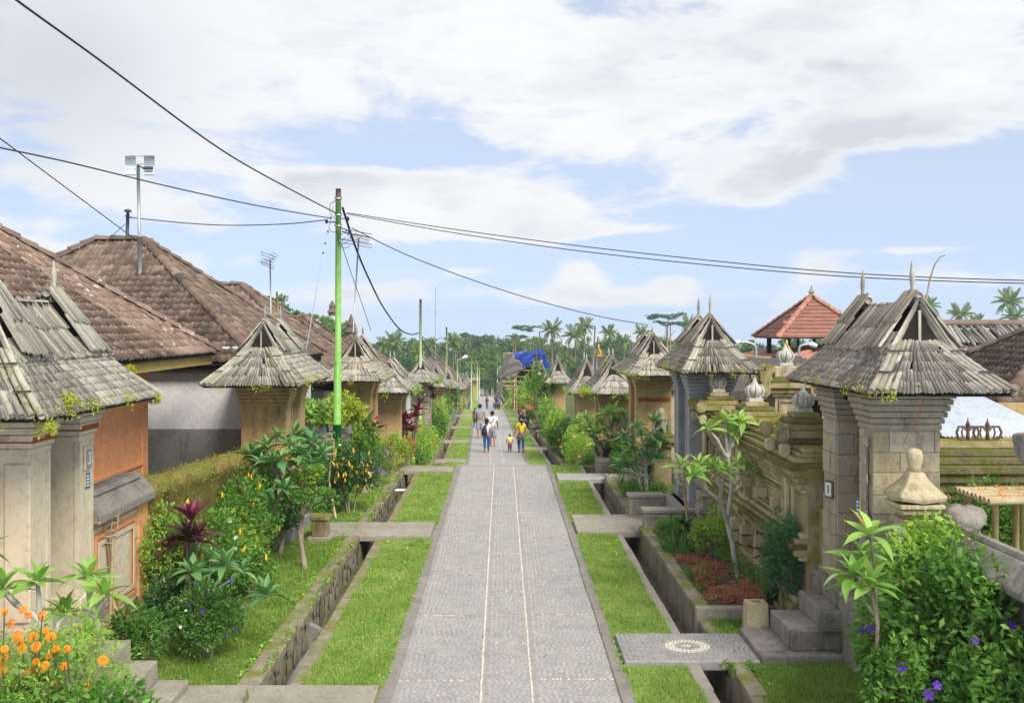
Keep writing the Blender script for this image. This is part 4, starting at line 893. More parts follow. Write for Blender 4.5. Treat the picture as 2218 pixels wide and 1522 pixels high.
# ================================================================= houses, walls, compounds
TV = tile_var(); FTV = tile_var(.02, .006)
def hip_house(name, label, ex0, ex1, ey0, ey1, ze, pitch, over, wallmat, tilemat, zg, tw=.19, tl=.2, limit=300, band=None, fascia='dark_wood_and_void', cat='house', slopes='all', walls=True, tv=None, group='tiled houses behind the street walls', name2='house'):
    """eave rectangle ex0..ex1, ey0..ey1; ridge along the longer side"""
    T = thing(name2, ((ex0+ex1)/2, (ey0+ey1)/2, zg), label, cat, group)
    w, d = ex1-ex0, ey1-ey0; h = min(w, d)/2; zt = ze+h*pitch; xm, ym = (ex0+ex1)/2, (ey0+ey1)/2
    if w >= d: r0, r1 = (ex0+h, ym, zt), (ex1-h, ym, zt)
    else: r0, r1 = (xm, ey0+h, zt), (xm, ey1-h, zt)
    c = [(ex0, ey0, ze), (ex1, ey0, ze), (ex1, ey1, ze), (ex0, ey1, ze)]; r0, r1 = map(np.array, (r0, r1)); c = [np.array(p) for p in c]
    dz = np.array([0, 0, .05]); m = MB()
    V = [p-dz for p in c]+[r0-dz, r1-dz]
    F = [(0, 1, 5, 4), (1, 2, 5), (2, 3, 4, 5), (3, 0, 4)] if w >= d else [(0, 1, 4), (1, 2, 5, 4), (2, 3, 5), (3, 0, 4, 5)]
    m.add(V, F+[(3, 2, 1, 0)]); mk('roof_deck', m, MT['dark_wood_and_void'], T)
    M = []; sl = math.hypot(h, h*pitch); n = max(3, int(sl/tl))
    quads = {'f': (c[0], c[1], r1, r0), 'r': (c[1], c[2], r1, r1), 'b': (c[2], c[3], r0, r1), 'l': (c[3], c[0], r0, r0)} if w >= d else \
            {'f': (c[0], c[1], r0, r0), 'r': (c[1], c[2], r1, r0), 'b': (c[2], c[3], r1, r1), 'l': (c[3], c[0], r0, r1)}
    for k, (A, B, C_, D) in quads.items():
        if slopes != 'all' and k not in slopes: continue
        M += lay_grid(A, B, C_, D, tw, n, 1.2, .05, np.array([(A[0]+B[0])/2-xm, (A[1]+B[1])/2-ym, 1.]))
    pieces(T, 'roof_tile', tv or TV, M, tilemat, limit, 'roof_tiles')
    for p, q in ((c[0], r0), (c[1], r1 if w >= d else r0), (c[2], r1), (c[3], r0 if w >= d else r1), (r0, r1)):
        if np.linalg.norm(q-p) > .3: caps(T, p, q, .11 if tw < .25 else .13, .3, tilemat, lift=.02)
    if fascia:
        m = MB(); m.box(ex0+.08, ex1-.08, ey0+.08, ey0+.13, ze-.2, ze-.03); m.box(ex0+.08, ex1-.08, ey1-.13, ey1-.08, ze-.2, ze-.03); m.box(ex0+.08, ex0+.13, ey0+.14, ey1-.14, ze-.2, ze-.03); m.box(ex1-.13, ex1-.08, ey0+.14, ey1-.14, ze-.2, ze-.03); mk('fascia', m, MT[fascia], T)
    if walls:
        m = MB(); m.box(ex0+over, ex1-over, ey0+over, ey1-over, zg-.2, ze+.3); mk('wall', m, wallmat, T)
        if band: m = MB(); m.box(ex0+over-.012, ex1-over+.012, ey0+over-.012, ey1-over+.012, zg-.2, band[0]); mk('wall_base', m, band[1], T)
    return T
# the orange house with the big brown roof
O1 = hip_house('', 'orange walled house under a wide reddish brown roof spotted with lichen', -13.2, -5.2, 5.6, 18.2, 3.43, .74, .95, MT['plaster_orange'], MT['tile_orange'], 0, .15, .19, 300, None, 'yellow_trim', slopes='rf')
m = MB(); m.box(-6.16, -6.13, 17.0, 17.255, 0, 3.2); mk('corner_strip', m, MT['plaster_orange'], O1, bevel=.006)
m = MB(); m.box(-6.15, -6.12, 10, 17.0, 1.55, 1.6); mk('wall_moulding', m, MT['plaster_orange'], O1)
# the white house with the dark hip roof and antenna masts
O2 = hip_house('', 'white and grey walled house with a steep dark brown hip roof', -12.6, -4.6, 18.95, 25.85, 3.22, .76, .3, MT['plaster_white'], MT['tile_brown'], 0, .19, .2, 300, (1.93, MT['plaster_grey']), 'dark_wood_and_void', slopes='rf')
O3 = hip_house('', 'brown tiled house roof rising behind the white house', -13.5, -4.4, 27.2, 34.5, 2.35, .78, .6, MT['plaster_white'], MT['tile_brown'], -1.4, .2, .21, 200, None, 'dark_wood_and_void', slopes='rf')
O4 = hip_house('', 'house with a long flat ridged dark tile roof behind the green pole', -11.6, -4.6, 37, 44, 1.6, .80, .6, MT['plaster_white'], MT['tile_brown'], -1.7, .2, .22, 120, None, 'dark_wood_and_void', slopes='rf')
for x in (-8.9, -6.9): m = MB(); m.lathe((x, 40.5, 4.35), [(.16, 0), (.16, .12), (.22, .14), (.12, .3), (.14, .4), (.02, .62)], 8); mk('roof_finial', m, MT['tile_dark'], O4)
O5 = hip_house('', 'brown roofed house right of the green pole with a spire on its ridge', -10.5, -4.4, 46, 53, .95, .80, .6, MT['plaster_white'], MT['tile_brown'], -2, .22, .24, 120, None, 'dark_wood_and_void', slopes='rf')
m = MB(); m.lathe((-7.5, 49.5, 3.4), [(.3, 0), (.3, .2), (.36, .24), (.2, .5), (.25, .6), (.1, .9), (.02, 1.15)], 8); mk('roof_finial', m, MT['tile_dark'], O5)
O6 = hip_house('', 'low reddish tiled house far down the left side', -9.6, -5.6, 62, 67, .3, .75, .5, MT['plaster_white'], MT['tile_brown'], -2.5, .25, .28, 0, None, 'dark_wood_and_void', slopes='rf')
O7 = hip_house('', 'long low brown tiled roof below the far pavilion', -9.2, -4.5, 104, 122, -2.3, .7, .5, MT['plaster_white'], MT['tile_dark'], -6, .32, .35, 0, None, 'dark_wood_and_void', slopes='rf')
# far open pavilion with a dark pyramid roof
def pavilion(label, x, y, half, zg, ze, pitch, roofm, postm, tw, tl, lim=0, group=None):
    T = hip_house('', label, x-half, x+half, y-half, y+half, ze, pitch, .3, MT['white'], roofm, zg, tw, tl, lim, None, None, 'pavilion', 'rfl', False, FTV if roofm is MT['terracotta'] else None, group, 'pavilion')
    for sx in (-1, 1):
        for sy in (-1, 1):
            m = MB(); m.box(x+sx*half*.72-.09, x+sx*half*.72+.09, y+sy*half*.72-.09, y+sy*half*.72+.09, zg, ze); mk('post', m, postm, T)
    m = MB(); m.box(x-half*.8, x+half*.8, y-half*.8, y+half*.8, zg-.3, zg+.12); mk('floor_slab', m, MT['concrete'], T)
    return T
pavilion('small open pavilion with a dark pyramid roof on red posts in the distance', -7.55, 112, 2.1, -3.9, -1.15, .95, MT['tile_dark'], MT['red_band'], .3, .32)
# right: terracotta tower pavilion over a lower red roof
TP = pavilion('open upper storey under a terracotta pyramid roof on dark posts', 14, 45, 2.1, 2.4, 3.44, .88, MT['terracotta'], MT['dark_wood_and_void'], .45, .24, 160)
m = MB(); m.lathe((14, 45, 5.27), [(.14, 0), (.16, .08), (.09, .12), (.15, .2), (.11, .28), (.06, .34), (.02, .5)], 10); mk('roof_finial', m, MT['stone_grey'], TP)
for x in (12.9, 13.6, 14.4, 15.1): m = MB(); m.box(x-.05, x+.05, 43.3, 43.4, 2.5, 3.4); mk('post', m, MT['dark_wood_and_void'], TP)
hip_house('', 'lower red roof under the terracotta pavilion', 10.5, 19, 40.5, 49.5, 2.3, .17, .6, MT['plaster_tan'], MT['terracotta'], -1.5, .27, .26, 0, None, 'dark_wood_and_void', slopes='fl', group='roofs of the right compound')
# long shingled hall behind the big gate, red brown tile corner and blue corrugated roof
HL = thing('shingled_hall', (12, 24, 0), 'long hall with a grey shingled roof behind the big stone gate', 'hall', 'roofs of the right compound')
m = MB(); A, B, C_, D = map(np.array, ((8.6, 21.2, 2.78), (18, 21.2, 2.78), (18, 24.4, 3.88), (9.4, 24.4, 3.88)))
m.add([A-[0,0,.05], B-[0,0,.05], C_-[0,0,.05], D-[0,0,.05], (8.6, 27.6, 2.7), (18, 27.6, 2.7)], [(0,1,2,3), (3,2,5,4), (0,3,4)]); mk('roof_deck', m, MT['dark_wood_and_void'], HL)
pieces(HL, 'shingle', SHF, lay(A, B, A+(C_-A)*0+ (B-A)*0 + (B-A)*1.0+(C_-B)*.62, A+(D-A)*.62, .13, 8, 1.4, .15, 0, .06, np.array([0, -1, 1.]))+lay(A+(D-A)*.6, B+(C_-B)*.6, C_, D, .1, 1, 1.1, .1, .08, .02, np.array([0, -1, 1.])), MT['shingle_far'], 300, 'shingle_roof')
m = MB(); m.tube([D+[0, 0, .1], C_+[0, 0, .1]], .1, 8); mk('ridge_roll', m, MT['tile_brown'], HL)
m = MB(); m.box(9.2, 17.5, 22.2, 26.6, -.2, 2.85); mk('wall', m, MT['plaster_tan'], HL)
HB = hip_house('', 'corner of a brown tiled roof at the right edge above the corrugated sheet', 8.15, 13, 16.2, 21, 2.62, .62, .6, MT['plaster_tan'], MT['tile_brown'], 0, .16, .2, 200, None, 'dark_wood_and_void', slopes='fl', group='roofs of the right compound')
CR = thing('corrugated_roof', (7, 15, 0), 'pale blue corrugated metal lean-to roof behind the mossy wall', 'roof', 'roofs of the right compound')
V, F = [], []; n = 90
for k in range(n+1):
    f = k/n; zz = .014*math.sin(f*n*math.pi/1.5)
    for (x0, x1, y, z) in ((6.2, 7.95, 14.0, 2.36), (6.55, 7.45, 15.6, 2.86)): V.append((x0+(x1-x0)*f, y, z+zz))
for k in range(n): F.append((2*k, 2*k+2, 2*k+3, 2*k+1))
m = MB(); m.add(V, F); mk('metal_sheet', m, MT['corrug'], CR)
for x in (6.3, 7.1, 7.85): m = MB(); m.box(x-.05, x+.05, 14.2, 14.3, 0, 2.35); mk('post', m, MT['bamboo_tan'], CR)
m = MB(); m.box(6.0, 9.5, 15.7, 15.8, 0, 2.7); mk('back_wall', m, MT['plaster_tan'], CR)
TH = thing('thatched_shed', (6.5, 25, 0), 'dark thatch roofed shed behind the carved wall', 'shed', 'roofs of the right compound')
m = MB(); m.add([(5.0, 22.5, 2.45), (7.6, 22.5, 2.45), (7.4, 24.2, 3.15), (5.3, 24.2, 3.15), (5.0, 26, 2.4), (7.6, 26, 2.4), (5.0, 22.5, 2.25), (7.6, 22.5, 2.25)], [(0,1,2,3), (3,2,5,4), (6,7,1,0), (0,3,4), (1,5,2)]); mk('thatch_roof', m, MT['thatch'], TH)
m = MB(); m.box(5.3, 7.4, 23, 25.6, -.1, 2.3); mk('wall', m, MT['dark_wood_and_void'], TH)
# dark thatch tower with a gold crown in the distance on the right
for x, y, zt, ks, lb in ((5.05, 52, 2.35, .55, 'dark thatched shrine roof with a gold crown behind the middle gates'), (10.3, 36, 2.85, .5, 'gold crowned shrine top beside the white stupa'), (7.0, 40, 2.7, .55, 'gilded crown ornament peeping over the two-spired gate')):
    t = thing('gold_crown_shrine', (x, y, 0), lb, 'shrine', 'shrines with gold crowns')
    m = MB(); m.add([(x-.75, y-.75, zt-1.3), (x+.75, y-.75, zt-1.3), (x+.75, y+.75, zt-1.3), (x-.75, y+.75, zt-1.3), (x-.42, y-.42, zt), (x+.42, y-.42, zt), (x+.42, y+.42, zt), (x-.42, y+.42, zt)], [(0,1,5,4), (1,2,6,5), (2,3,7,6), (3,0,4,7), (4,5,6,7)]); mk('thatch_roof', m, MT['thatch'], t)
    m = MB(); m.box(x-.5, x+.5, y-.5, y+.5, g(y)-.2, zt-1.2); mk('wall', m, MT['stone_tan'], t)
    for a in range(6):
        th = a*math.pi/3; m = MB(); q = lambda r, z: (x+r*math.cos(th), y+r*math.sin(th), zt+z)
        m.tube([q(.28*ks, 0), q(.36*ks, .22*ks), q(.26*ks, .5*ks), q(.12*ks, .7*ks), q(.03, .9*ks)], [.05*ks, .055*ks, .05*ks, .045*ks, .03*ks], 6); mk('crown_arm', m, MT['gold'], t, True)
    m = MB(); m.lathe((x, y, zt), [(.34*ks, 0), (.36*ks, .12*ks), (.3*ks, .16*ks), (.08*ks, .2*ks), (.07*ks, .7*ks), (.12*ks, .9*ks), (.02, 1.2*ks)], 12); mk('crown_base', m, MT['gold'], t, True)

# ---- left street walls
t = thing('panel_wall', (-4.72, 11.9, 0), 'short orange and cream panelled wall under a dark sloping cap', 'wall')
m = MB(); m.box(-4.85, -4.6, 11.07, 12.72, 0, 1.72); mk('wall_body', m, MT['plaster_orange'], t)
m = MB(); m.prism([(-4.98, 11.07, 1.7), (-4.46, 11.07, 1.7), (-4.46, 11.07, 1.80), (-4.62, 11.07, 1.99), (-4.82, 11.07, 1.99), (-4.98, 11.07, 1.80)], (0, 1.75, 0)); mk('wall_cap', m, MT['concrete_dark'], t, bevel=.01)
m = MB(); m.prism([(-4.86, 11.08, 1.99), (-4.58, 11.08, 1.99), (-4.62, 11.08, 2.05), (-4.82, 11.08, 2.05)], (0, 1.6, 0)); mk('cap_ridge', m, MT['concrete_dark'], t, bevel=.01)
for q, (i0, mt_, px) in enumerate(((.0, 'plaster_beige', -4.598), (.10, 'plaster_orange', -4.59), (.2, 'plaster_beige', -4.582))):
    m = MB(); m.frame((px, 11.15+i0*.7, .5+i0*.8), (0, 1, 0), (0, 0, 1), 1.4-i0*1.4, 1.12-i0*1.6, .05, (.012, 0, 0)); mk('panel_frame', m, MT[mt_], t)
m = MB(); m.box(-4.602, -4.59, 11.35, 12.3, .72, 1.4); mk('panel_field', m, MT['plaster_beige'], t)
m = MB(); m.box(-4.88, -4.56, 12.52, 12.84, 0, 1.72); mk('end_pier', m, MT['plaster_orange'], t, bevel=.01)
t = thing('mossy_wall', (-4.75, 15.3, 0), 'thick garden wall covered all over in yellow green moss', 'wall')
V, F = [], []; ys = np.linspace(12.86, 18.0, 60); prof = [(-.21, 0), (-.21, .6), (-.21, 1.55), (-.24, 1.62), (-.22, 1.72), (-.1, 1.77), (.1, 1.77), (.22, 1.73), (.25, 1.63), (.2, 1.56), (.2, .8), (.22, 0)]
k = len(prof)
for i, y in enumerate(ys):
    f = i/59
    for (dx, z) in prof:
        n1 = .02*math.sin(y*5+z*7)+.015*math.sin(y*13+dx*40); V.append((-4.75+.5*f+dx+n1, y, z*(1.07-.06*f)+(.015*math.sin(y*9) if z > 1 else 0)))
for i in range(59):
    for j in range(k-1): F.append((i*k+j, (i+1)*k+j, (i+1)*k+j+1, i*k+j+1))
F += [tuple(range(k)), tuple(range(59*k, 60*k))[::-1]]
m = MB(); m.add(V, F); mk('wall_body', m, MT['moss_wall'], t, True)
P = np.array(V); P = P[(P[:,2] > .5)]; P = P[RNG.integers(0, len(P), 5000)]+RNG.normal(0, .03, (5000, 3))
V, F = leaf_cloud(P, np.tile([.5, -.2, .5], (5000, 1)), .028, .8, .6, .3); mknp('moss', V, F, leafmat('moss_leaf', [(.12,.15,.02), (.21,.23,.03), (.32,.33,.05)], .2), t, True, 'stuff')
def low_wall(label, x0, y0, x1, y1, z0, z1, mat, capm, w=.3):
    t = thing('street_wall', ((x0+x1)/2, (y0+y1)/2, z0), label, 'wall', 'low walls between the gates'); d = np.array([x1-x0, y1-y0]); L = np.linalg.norm(d); nx, ny = -d[1]/L*w/2, d[0]/L*w/2
    m = MB(); m.prism([(x0-nx, y0-ny, z0-.2), (x1-nx, y1-ny, z0-.2), (x1+nx, y1+ny, z0-.2), (x0+nx, y0+ny, z0-.2)], (0, 0, z1-z0+.1)); mk('wall_body', m, mat, t)
    a = 1.45; m = MB(); V = [(x0-nx*a, y0-ny*a, z1-.1), (x1-nx*a, y1-ny*a, z1-.1), (x1+nx*a, y1+ny*a, z1-.1), (x0+nx*a, y0+ny*a, z1-.1), (x0-nx*.4, y0-ny*.4, z1+.1), (x1-nx*.4, y1-ny*.4, z1+.1), (x1+nx*.4, y1+ny*.4, z1+.1), (x0+nx*.4, y0+ny*.4, z1+.1)]
    m.add(V, [(0,3,2,1), (4,5,6,7), (0,1,5,4), (1,2,6,5), (2,3,7,6), (3,0,4,7)]); mk('wall_cap', m, capm, t, bevel=.012); return t
low_wall('grey fluted garden wall left of the tan gate behind the palm', -4.2, 19.6, -4.0, 26.3, 0, 1.3, MT['plaster_slate'], MT['concrete_dark'])
low_wall('sloping slatted wall between the tan and yellow gates on the left', -3.9, 28.5, -3.5, 30.8, -1.4, .1, MT['plaster_tan'], MT['bamboo_grey'])
low_wall('dark capped wall right of the fern covered gate', 4.2, 26.8, 3.9, 30.8, -.2, 1.25, MT['concrete_dark'], MT['concrete_dark'])
for k, (y0, y1, sgn) in enumerate(((33, 41, 1), (33, 44.5, -1), (44, 60, 1), (47, 57, -1), (64, 80, 1), (61, 70, -1))):
    low_wall(f'plain garden wall of the lower terrace, {["nearest","second","third"][k//2]} on the {"right" if sgn > 0 else "left"}', cx(y0)+sgn*3.6, y0, cx(y1)+sgn*3.6, y1, g(y1), g((y0+y1)/2)+1.1, MT['plaster_tan'], MT['concrete_dark'])

# ---- right: carved compound wall with three lotus topped piers
def lotus(parent, x, y, z, h, name='lotus_finial'):
    r = h*.345; m = MB(); m.box(x-r*.82, x+r*.82, y-r*.82, y+r*.82, z, z+h*.16, r*.04); o = mk('finial_base', m, MT['stupa'], parent, bevel=.006)
    prof = [(.5, .16), (.62, .2), (.8, .27), (.95, .36), (1.0, .44), (.93, .53), (.78, .60), (.55, .64), (.5, .67), (.42, .72), (.30, .77), (.2, .84), (.12, .91), (.05, .97), (.01, 1.0)]
    m = MB(); m.lathe((x, y, z), [(r*.92*a, h*b) for a, b in prof], 32, lambda th, zz: 1+(.16*(abs(math.cos(3*th))**.6-.6) if h*.2 < zz < h*.66 else .0))
    mk(name, m, MT['stupa'], parent, True)
    for k in range(6):
        th = math.pi*k/3+math.pi/6; m = MB(); q = lambda rr, zz: (x+r*rr*math.cos(th), y+r*rr*math.sin(th), z+h*zz)
        m.tube([q(.6, .18), q(.98, .3), q(1.06, .46), q(.8, .62), q(.62, .66)], [r*.10, r*.15, r*.14, r*.1, r*.04], 6); mk('petal', m, MT['stupa'], parent, True)
def octo(mb, c, w, h, d, ax):                           # plate with cut corners; ax 'x' faces the street, 'y' faces the camera
    a = min(w, h)*.28; p = [(-w/2+a, -h/2), (w/2-a, -h/2), (w/2, -h/2+a), (w/2, h/2-a), (w/2-a, h/2), (-w/2+a, h/2), (-w/2, h/2-a), (-w/2, -h/2+a)]
    if ax == 'x': mb.prism([(c[0]-d/2, c[1]+u, c[2]+v) for u, v in p], (d, 0, 0))
    else: mb.prism([(c[0]+u, c[1]-d/2, c[2]+v) for u, v in p], (0, d, 0))
    return mb
CW = thing('carved_wall', (3.95, 15.5, 0), 'long carved sandstone compound wall with mossy mouldings and recessed panels', 'wall')
XW = 3.88
m = MB(); m.box(XW, XW+.34, 12.62, 18.5, -.05, 2.1); mk('wall_body', m, MT['stone_moss'], CW)
def course(dx, z0, z1, mat='stone_moss', nm='moulding', y0=12.64, y1=18.48):
    m = MB(); m.box(XW-dx, XW+.34+dx, y0, y1, z0, z1); mk(nm, m, MT[mat], CW, bevel=.012)
for dx, z0, z1, mt_ in ((.26, 0, .26, 'moss_dark'), (.20, .26, .38, 'stone_moss'), (.15, .38, .46, 'stone_pale'), (.09, .46, .52, 'stone_moss'),
                       (.10, .92, .98, 'stone_pale'), (.16, .98, 1.07, 'stone_moss'), (.22, 1.07, 1.14, 'moss_dark'), (.15, 1.14, 1.2, 'stone_moss'), (.08, 1.2, 1.26, 'stone_pale'),
                       (.06, 1.78, 1.83, 'stone_pale'), (.10, 1.83, 1.91, 'stone_moss'), (.14, 1.91, 1.99, 'stone_moss'), (.19, 1.99, 2.08, 'stone_moss'), (.24, 2.08, 2.17, 'moss_dark'), (.17, 2.17, 2.24, 'stone_moss'), (.10, 2.24, 2.30, 'stone_moss'), (.05, 2.30, 2.36, 'stone_moss')):
    course(dx, z0, z1, mt_)
piers = (13.3, 15.7, 18.25)
for k in range(2):
    a, b = piers[k]+.36, piers[k+1]-.36; L = b-a
    for (i, z0, z1, mt_) in ((0, 1.29, 1.76, 'stone_pale'), (.09, 1.36, 1.69, 'stone_moss'), (.16, 1.42, 1.63, 'stone_pale')):
        m = MB(); m.frame((XW-.035+i*.12, a+i, z0), (0, 1, 0), (0, 0, 1), L-2*i, z1-z0, .045, (.05, 0, 0)); mk('panel_frame', m, MT[mt_], CW, bevel=.006)
    n = 22
    for q in range(n):
        y = a+.23+(L-.46)*(q+.5)/n; m = MB(); m.box(XW-.012-.006*(q % 2), XW+.02, y-(L-.46)/n*.46, y+(L-.46)/n*.46, 1.47, 1.58); mk('panel_flute', m, MT['stone_pale'], CW)
    for q in range(3):                                   # lower row of framed panels
        u0 = a+L*q/3+.05; w = L/3-.1
        m = MB(); m.frame((XW-.05, u0, .55), (0, 1, 0), (0, 0, 1), w, .35, .04, (.06, 0, 0)); mk('panel_frame', m, MT['stone_pale'], CW, bevel=.006)
        m = MB(); m.box(XW-.03, XW+.01, u0+.1, u0+w-.1, .63, .82); mk('panel_field', m, MT['stone_pale'], CW, bevel=.01)
        m = MB(); m.box(XW-.045, XW, u0+.15, u0+.2, .62, .83); mk('panel_stud', m, MT['stone_moss'], CW)
    for yy in (a-.02, (a+b)/2, b+.02):
        for z in (.62, .78, 1.5):
            m = MB(); m.box(XW-.20, XW-.02, yy-.06, yy+.06, z-.07, z+.07); mk('bracket_block', m, MT['stone_pale'], CW, bevel=.014)
    for q in range(6):                                   # mossy crest blocks along the top
        y = a+.1+(L-.2)*q/5; m = MB(); m.box(XW+.02, XW+.24, y-.07, y+.07, 2.34, 2.44+.05*(q in (0, 5)), .02); mk('crest_block', m, MT['stone_moss'], CW, bevel=.01)
def pier(x, y, w, zb, zt, fh, label, body='stone_moss', plate=True):
    T = thing('carved_pier', (x, y, 0), label, 'pillar', 'carved piers with lotus finials')
    m = MB(); m.box(x-w/2, x+w/2, y-w/2, y+w/2, zb, zt-.42); mk('shaft', m, MT['stone_pale'], T, bevel=.012)
    for z0, z1, o in ((zb, zb+.3, .167), (zb+.3, zb+.42, .107), (zb+.95, zb+1.017, .087), (zb+1.02, zb+1.117, .137), (zb+1.12, zb+1.197, .077)):
        m = MB(); m.box(x-w/2-o, x+w/2+o, y-w/2-o, y+w/2+o, z0+.002, z1); mk('moulding', m, MT[body], T, bevel=.014)
    steps = ((-.46, -.40, .03), (-.40, -.32, .08), (-.32, -.22, .13), (-.22, -.14, .09), (-.14, -.07, .04), (-.07, 0, -.03))
    for k, (a, b, o) in enumerate(steps):
        m = MB(); m.box(x-w/2-o, x+w/2+o, y-w/2-o, y+w/2+o, zt+a+.002, zt+b); mk('cap_course', m, MT['moss_dark' if k in (1, 4) else body], T, bevel=.014)
    for sx in (-1, 1):
        for sy in (-1, 1):                               # ear blocks at the corners of the cap
            m = MB(); octo(m, (x+sx*(w/2+.19), y+sy*(w/2+.19), zt-.25), .17, .2, .12, 'y'); mk('ear_block', m, MT['stone_moss'], T, bevel=.014)
            m = MB(); octo(m, (x+sx*(w/2+.15), y+sy*(w/2+.15), zt-.47), .13, .18, .1, 'y'); mk('ear_block', m, MT['stone_pale'], T, bevel=.014)
    if plate:
        zc = (zb+1.2+zt-.5)/2; hh = (zt-.5-zb-1.2)*.78
        m = MB(); octo(m, (x-w/2-.037, y, zc), w*.55, hh, .06, 'x'); mk('shield_plate', m, MT['stone_pale'], T, bevel=.012)
        m = MB(); octo(m, (x, y-w/2-.03, zc), w*.62, hh, .06, 'y'); mk('shield_plate', m, MT['stone_moss'], T, bevel=.012)
        for z in (.6, .8): m = MB(); m.box(x-w/2-.18, x-w/2+.02, y-.08, y+.08, z-.08, z+.08); mk('bracket_block', m, MT['stone_pale'], T, bevel=.014)
    lotus(T, x, y, zt, fh); return T
pier(4.04, 13.35, .40, 0, 2.76, .37, 'carved pier with pale lotus finial nearest the big stone gate')
pier(4.0, 15.75, .42, 0, 2.72, .40, 'middle mossy carved pier with a pale lotus finial')
pier(3.98, 18.35, .40, 0, 2.70, .42, 'carved pier with lotus finial against the slate gate')
SH = thing('compound_shrine', (5.35, 18.9, 0), 'tall sandstone shrine with winged brackets and lotus top behind the carved wall', 'shrine')
x, y = 5.38, 18.9
for z0, z1, h, mt_ in ((0, 2.1, .34, 'stone_pale'), (2.1, 2.6, .27, 'stone_pale'), (2.6, 2.66, .33, 'stone_pale'), (2.66, 2.76, .38, 'stone_moss'), (2.76, 2.86, .44, 'stone_moss'), (2.86, 2.96, .34, 'moss_dark'), (2.96, 3.16, .27, 'stone_pale')):
    m = MB(); m.box(x-h, x+h, y-h, y+h, z0, z1-.002); mk('tier', m, MT[mt_], SH, bevel=.015)
m = MB(); m.frame((x-.2, y-.275, 2.18), (1, 0, 0), (0, 0, 1), .4, .36, .04, (0, -.03, 0)); mk('panel_frame', m, MT['stone_pale'], SH)
for sx in (-1, 1):
    for z, sc in ((2.72, 1.), (2.95, .9), (3.1, .7)):
        for sy in (-1, 1): m = MB(); octo(m, (x+sx*.5*sc-.02, y+sy*.38*sc, z), .26*sc, .26*sc, .14, 'y'); mk('wing_bracket', m, MT['stone_moss'], SH, bevel=.02)
lotus(SH, x, y, 3.16, .44)
# mossy stepped wall facing the camera, right of the big gate, with iron crown ornaments
MW = thing('stepped_mossy_wall', (6.2, 13.2, 0), 'dark green mossy stepped wall right of the big stone gate', 'wall')
for k, (z0, z1, o) in enumerate(((0, 1.35, .0), (1.35, 1.48, .05), (1.48, 1.62, .10), (1.62, 1.72, .04), (1.72, 1.86, .09), (1.86, 1.98, .14), (1.98, 2.1, .19), (2.1, 2.20, .14), (2.2, 2.30, .09), (2.30, 2.40, .03))):
    m = MB(); m.box(4.95, 7.4, 13.1-o, 13.4+o, z0+.003, z1); mk('wall_course', m, MT['moss_dark' if k < 9 else 'stone_moss'], MW, bevel=.02)
m = MB(); octo(m, (5.15, 13.0, 2.45), .14, .16, .2, 'y'); mk('crest_block', m, MT['stone_moss'], MW, bevel=.02)
MW2 = thing('stepped_mossy_wall', (4.6, 13.0, 0), 'narrow strip of mossy stepped wall seen between pier and stone gate', 'wall')
for k in range(9): m = MB(); m.box(4.25, 4.95, 13.0-.02*(k % 3), 13.3, .9+.15*k, 1.04+.15*k); mk('wall_course', m, MT['moss_dark'], MW2, bevel=.012)
m = MB(); m.box(4.02, 4.4, 12.47, 12.74, .0, 1.62); o = mk('stub_wall', m, MT['stone_moss'], None, bevel=.015); tag(o, 'plain stub wall filling the gap beside the stone gate', 'wall')
for cxn, sc, lb in ((6.18, .8, 'rusty iron crown ornament, the slimmer left one on the mossy wall'), (6.44, 1.0, 'rusty iron crown ornament, the wider right one on the mossy wall')):
    t = thing('crown_ornament', (cxn, 13.2, 2.4), lb, 'ornament', 'iron crowns on the mossy wall')
    for sx in (-1, 1):
        for w in (.17, .09):
            m = MB(); m.tube([(cxn+sx*.02, 13.2, 2.4), (cxn+sx*w*.9*sc, 13.2, 2.42), (cxn+sx*w*1.1*sc, 13.2, 2.5), (cxn+sx*w*.9*sc, 13.2, 2.58), (cxn+sx*w*.35*sc, 13.2, 2.58), (cxn+sx*.02, 13.2, 2.53)], .017 if w > .1 else .012, 6); mk('scroll', m, MT['rust'], t, True)
    m = MB(); m.lathe((cxn, 13.2, 2.4), [(.03, 0), (.022, .1), (.02, .18), (.035, .2), (.012, .25), (.004, .3)], 8); mk('centre_pin', m, MT['rust'], t, True)
# low wall from the big gate towards the camera with a black sloping cap, pagoda topped pillar, rock
t = thing('capped_wall', (4.5, 9, 0), 'whitewashed wall with a thick blackened sloping cap beside the big gate', 'wall')
m = MB(); m.box(4.36, 4.62, 6.5, 10.25, 0, 1.72); mk('wall_body', m, MT['concrete_dark'], t)
m = MB(); m.prism([(4.22, 6.5, 1.66), (4.76, 6.5, 1.66), (4.76, 6.5, 1.71), (4.56, 6.5, 1.91), (4.42, 6.5, 1.91), (4.22, 6.5, 1.72)], (0, 3.7, 0)); mk('wall_cap', m, MT['concrete_dark'], t, bevel=.02)
m = MB(); m.prism([(4.43, 6.5, 1.91), (4.55, 6.5, 1.91), (4.52, 6.5, 1.96), (4.46, 6.5, 1.96)], (0, 3.6, 0)); mk('cap_ridge', m, MT['concrete_dark'], t, bevel=.01)
t = thing('pagoda_pillar', (4.28, 10.35, 0), 'small pale pillar with a curved pagoda roof and blunt finial before the stone gate', 'pillar')
px, py = 4.29, 10.35
m = MB(); m.box(px-.15, px+.15, py-.15, py+.15, 0, 1.86); mk('shaft', m, MT['plaster_white'], t, bevel=.01)
for z0, z1, h in ((1.86, 1.93, .18), (1.93, 1.98, .15), (1.98, 2.04, .20), (2.04, 2.09, .23)): m = MB(); m.box(px-h, px+h, py-h, py+h, z0, z1-.002); mk('moulding', m, MT['stone_pale'], t, bevel=.008)
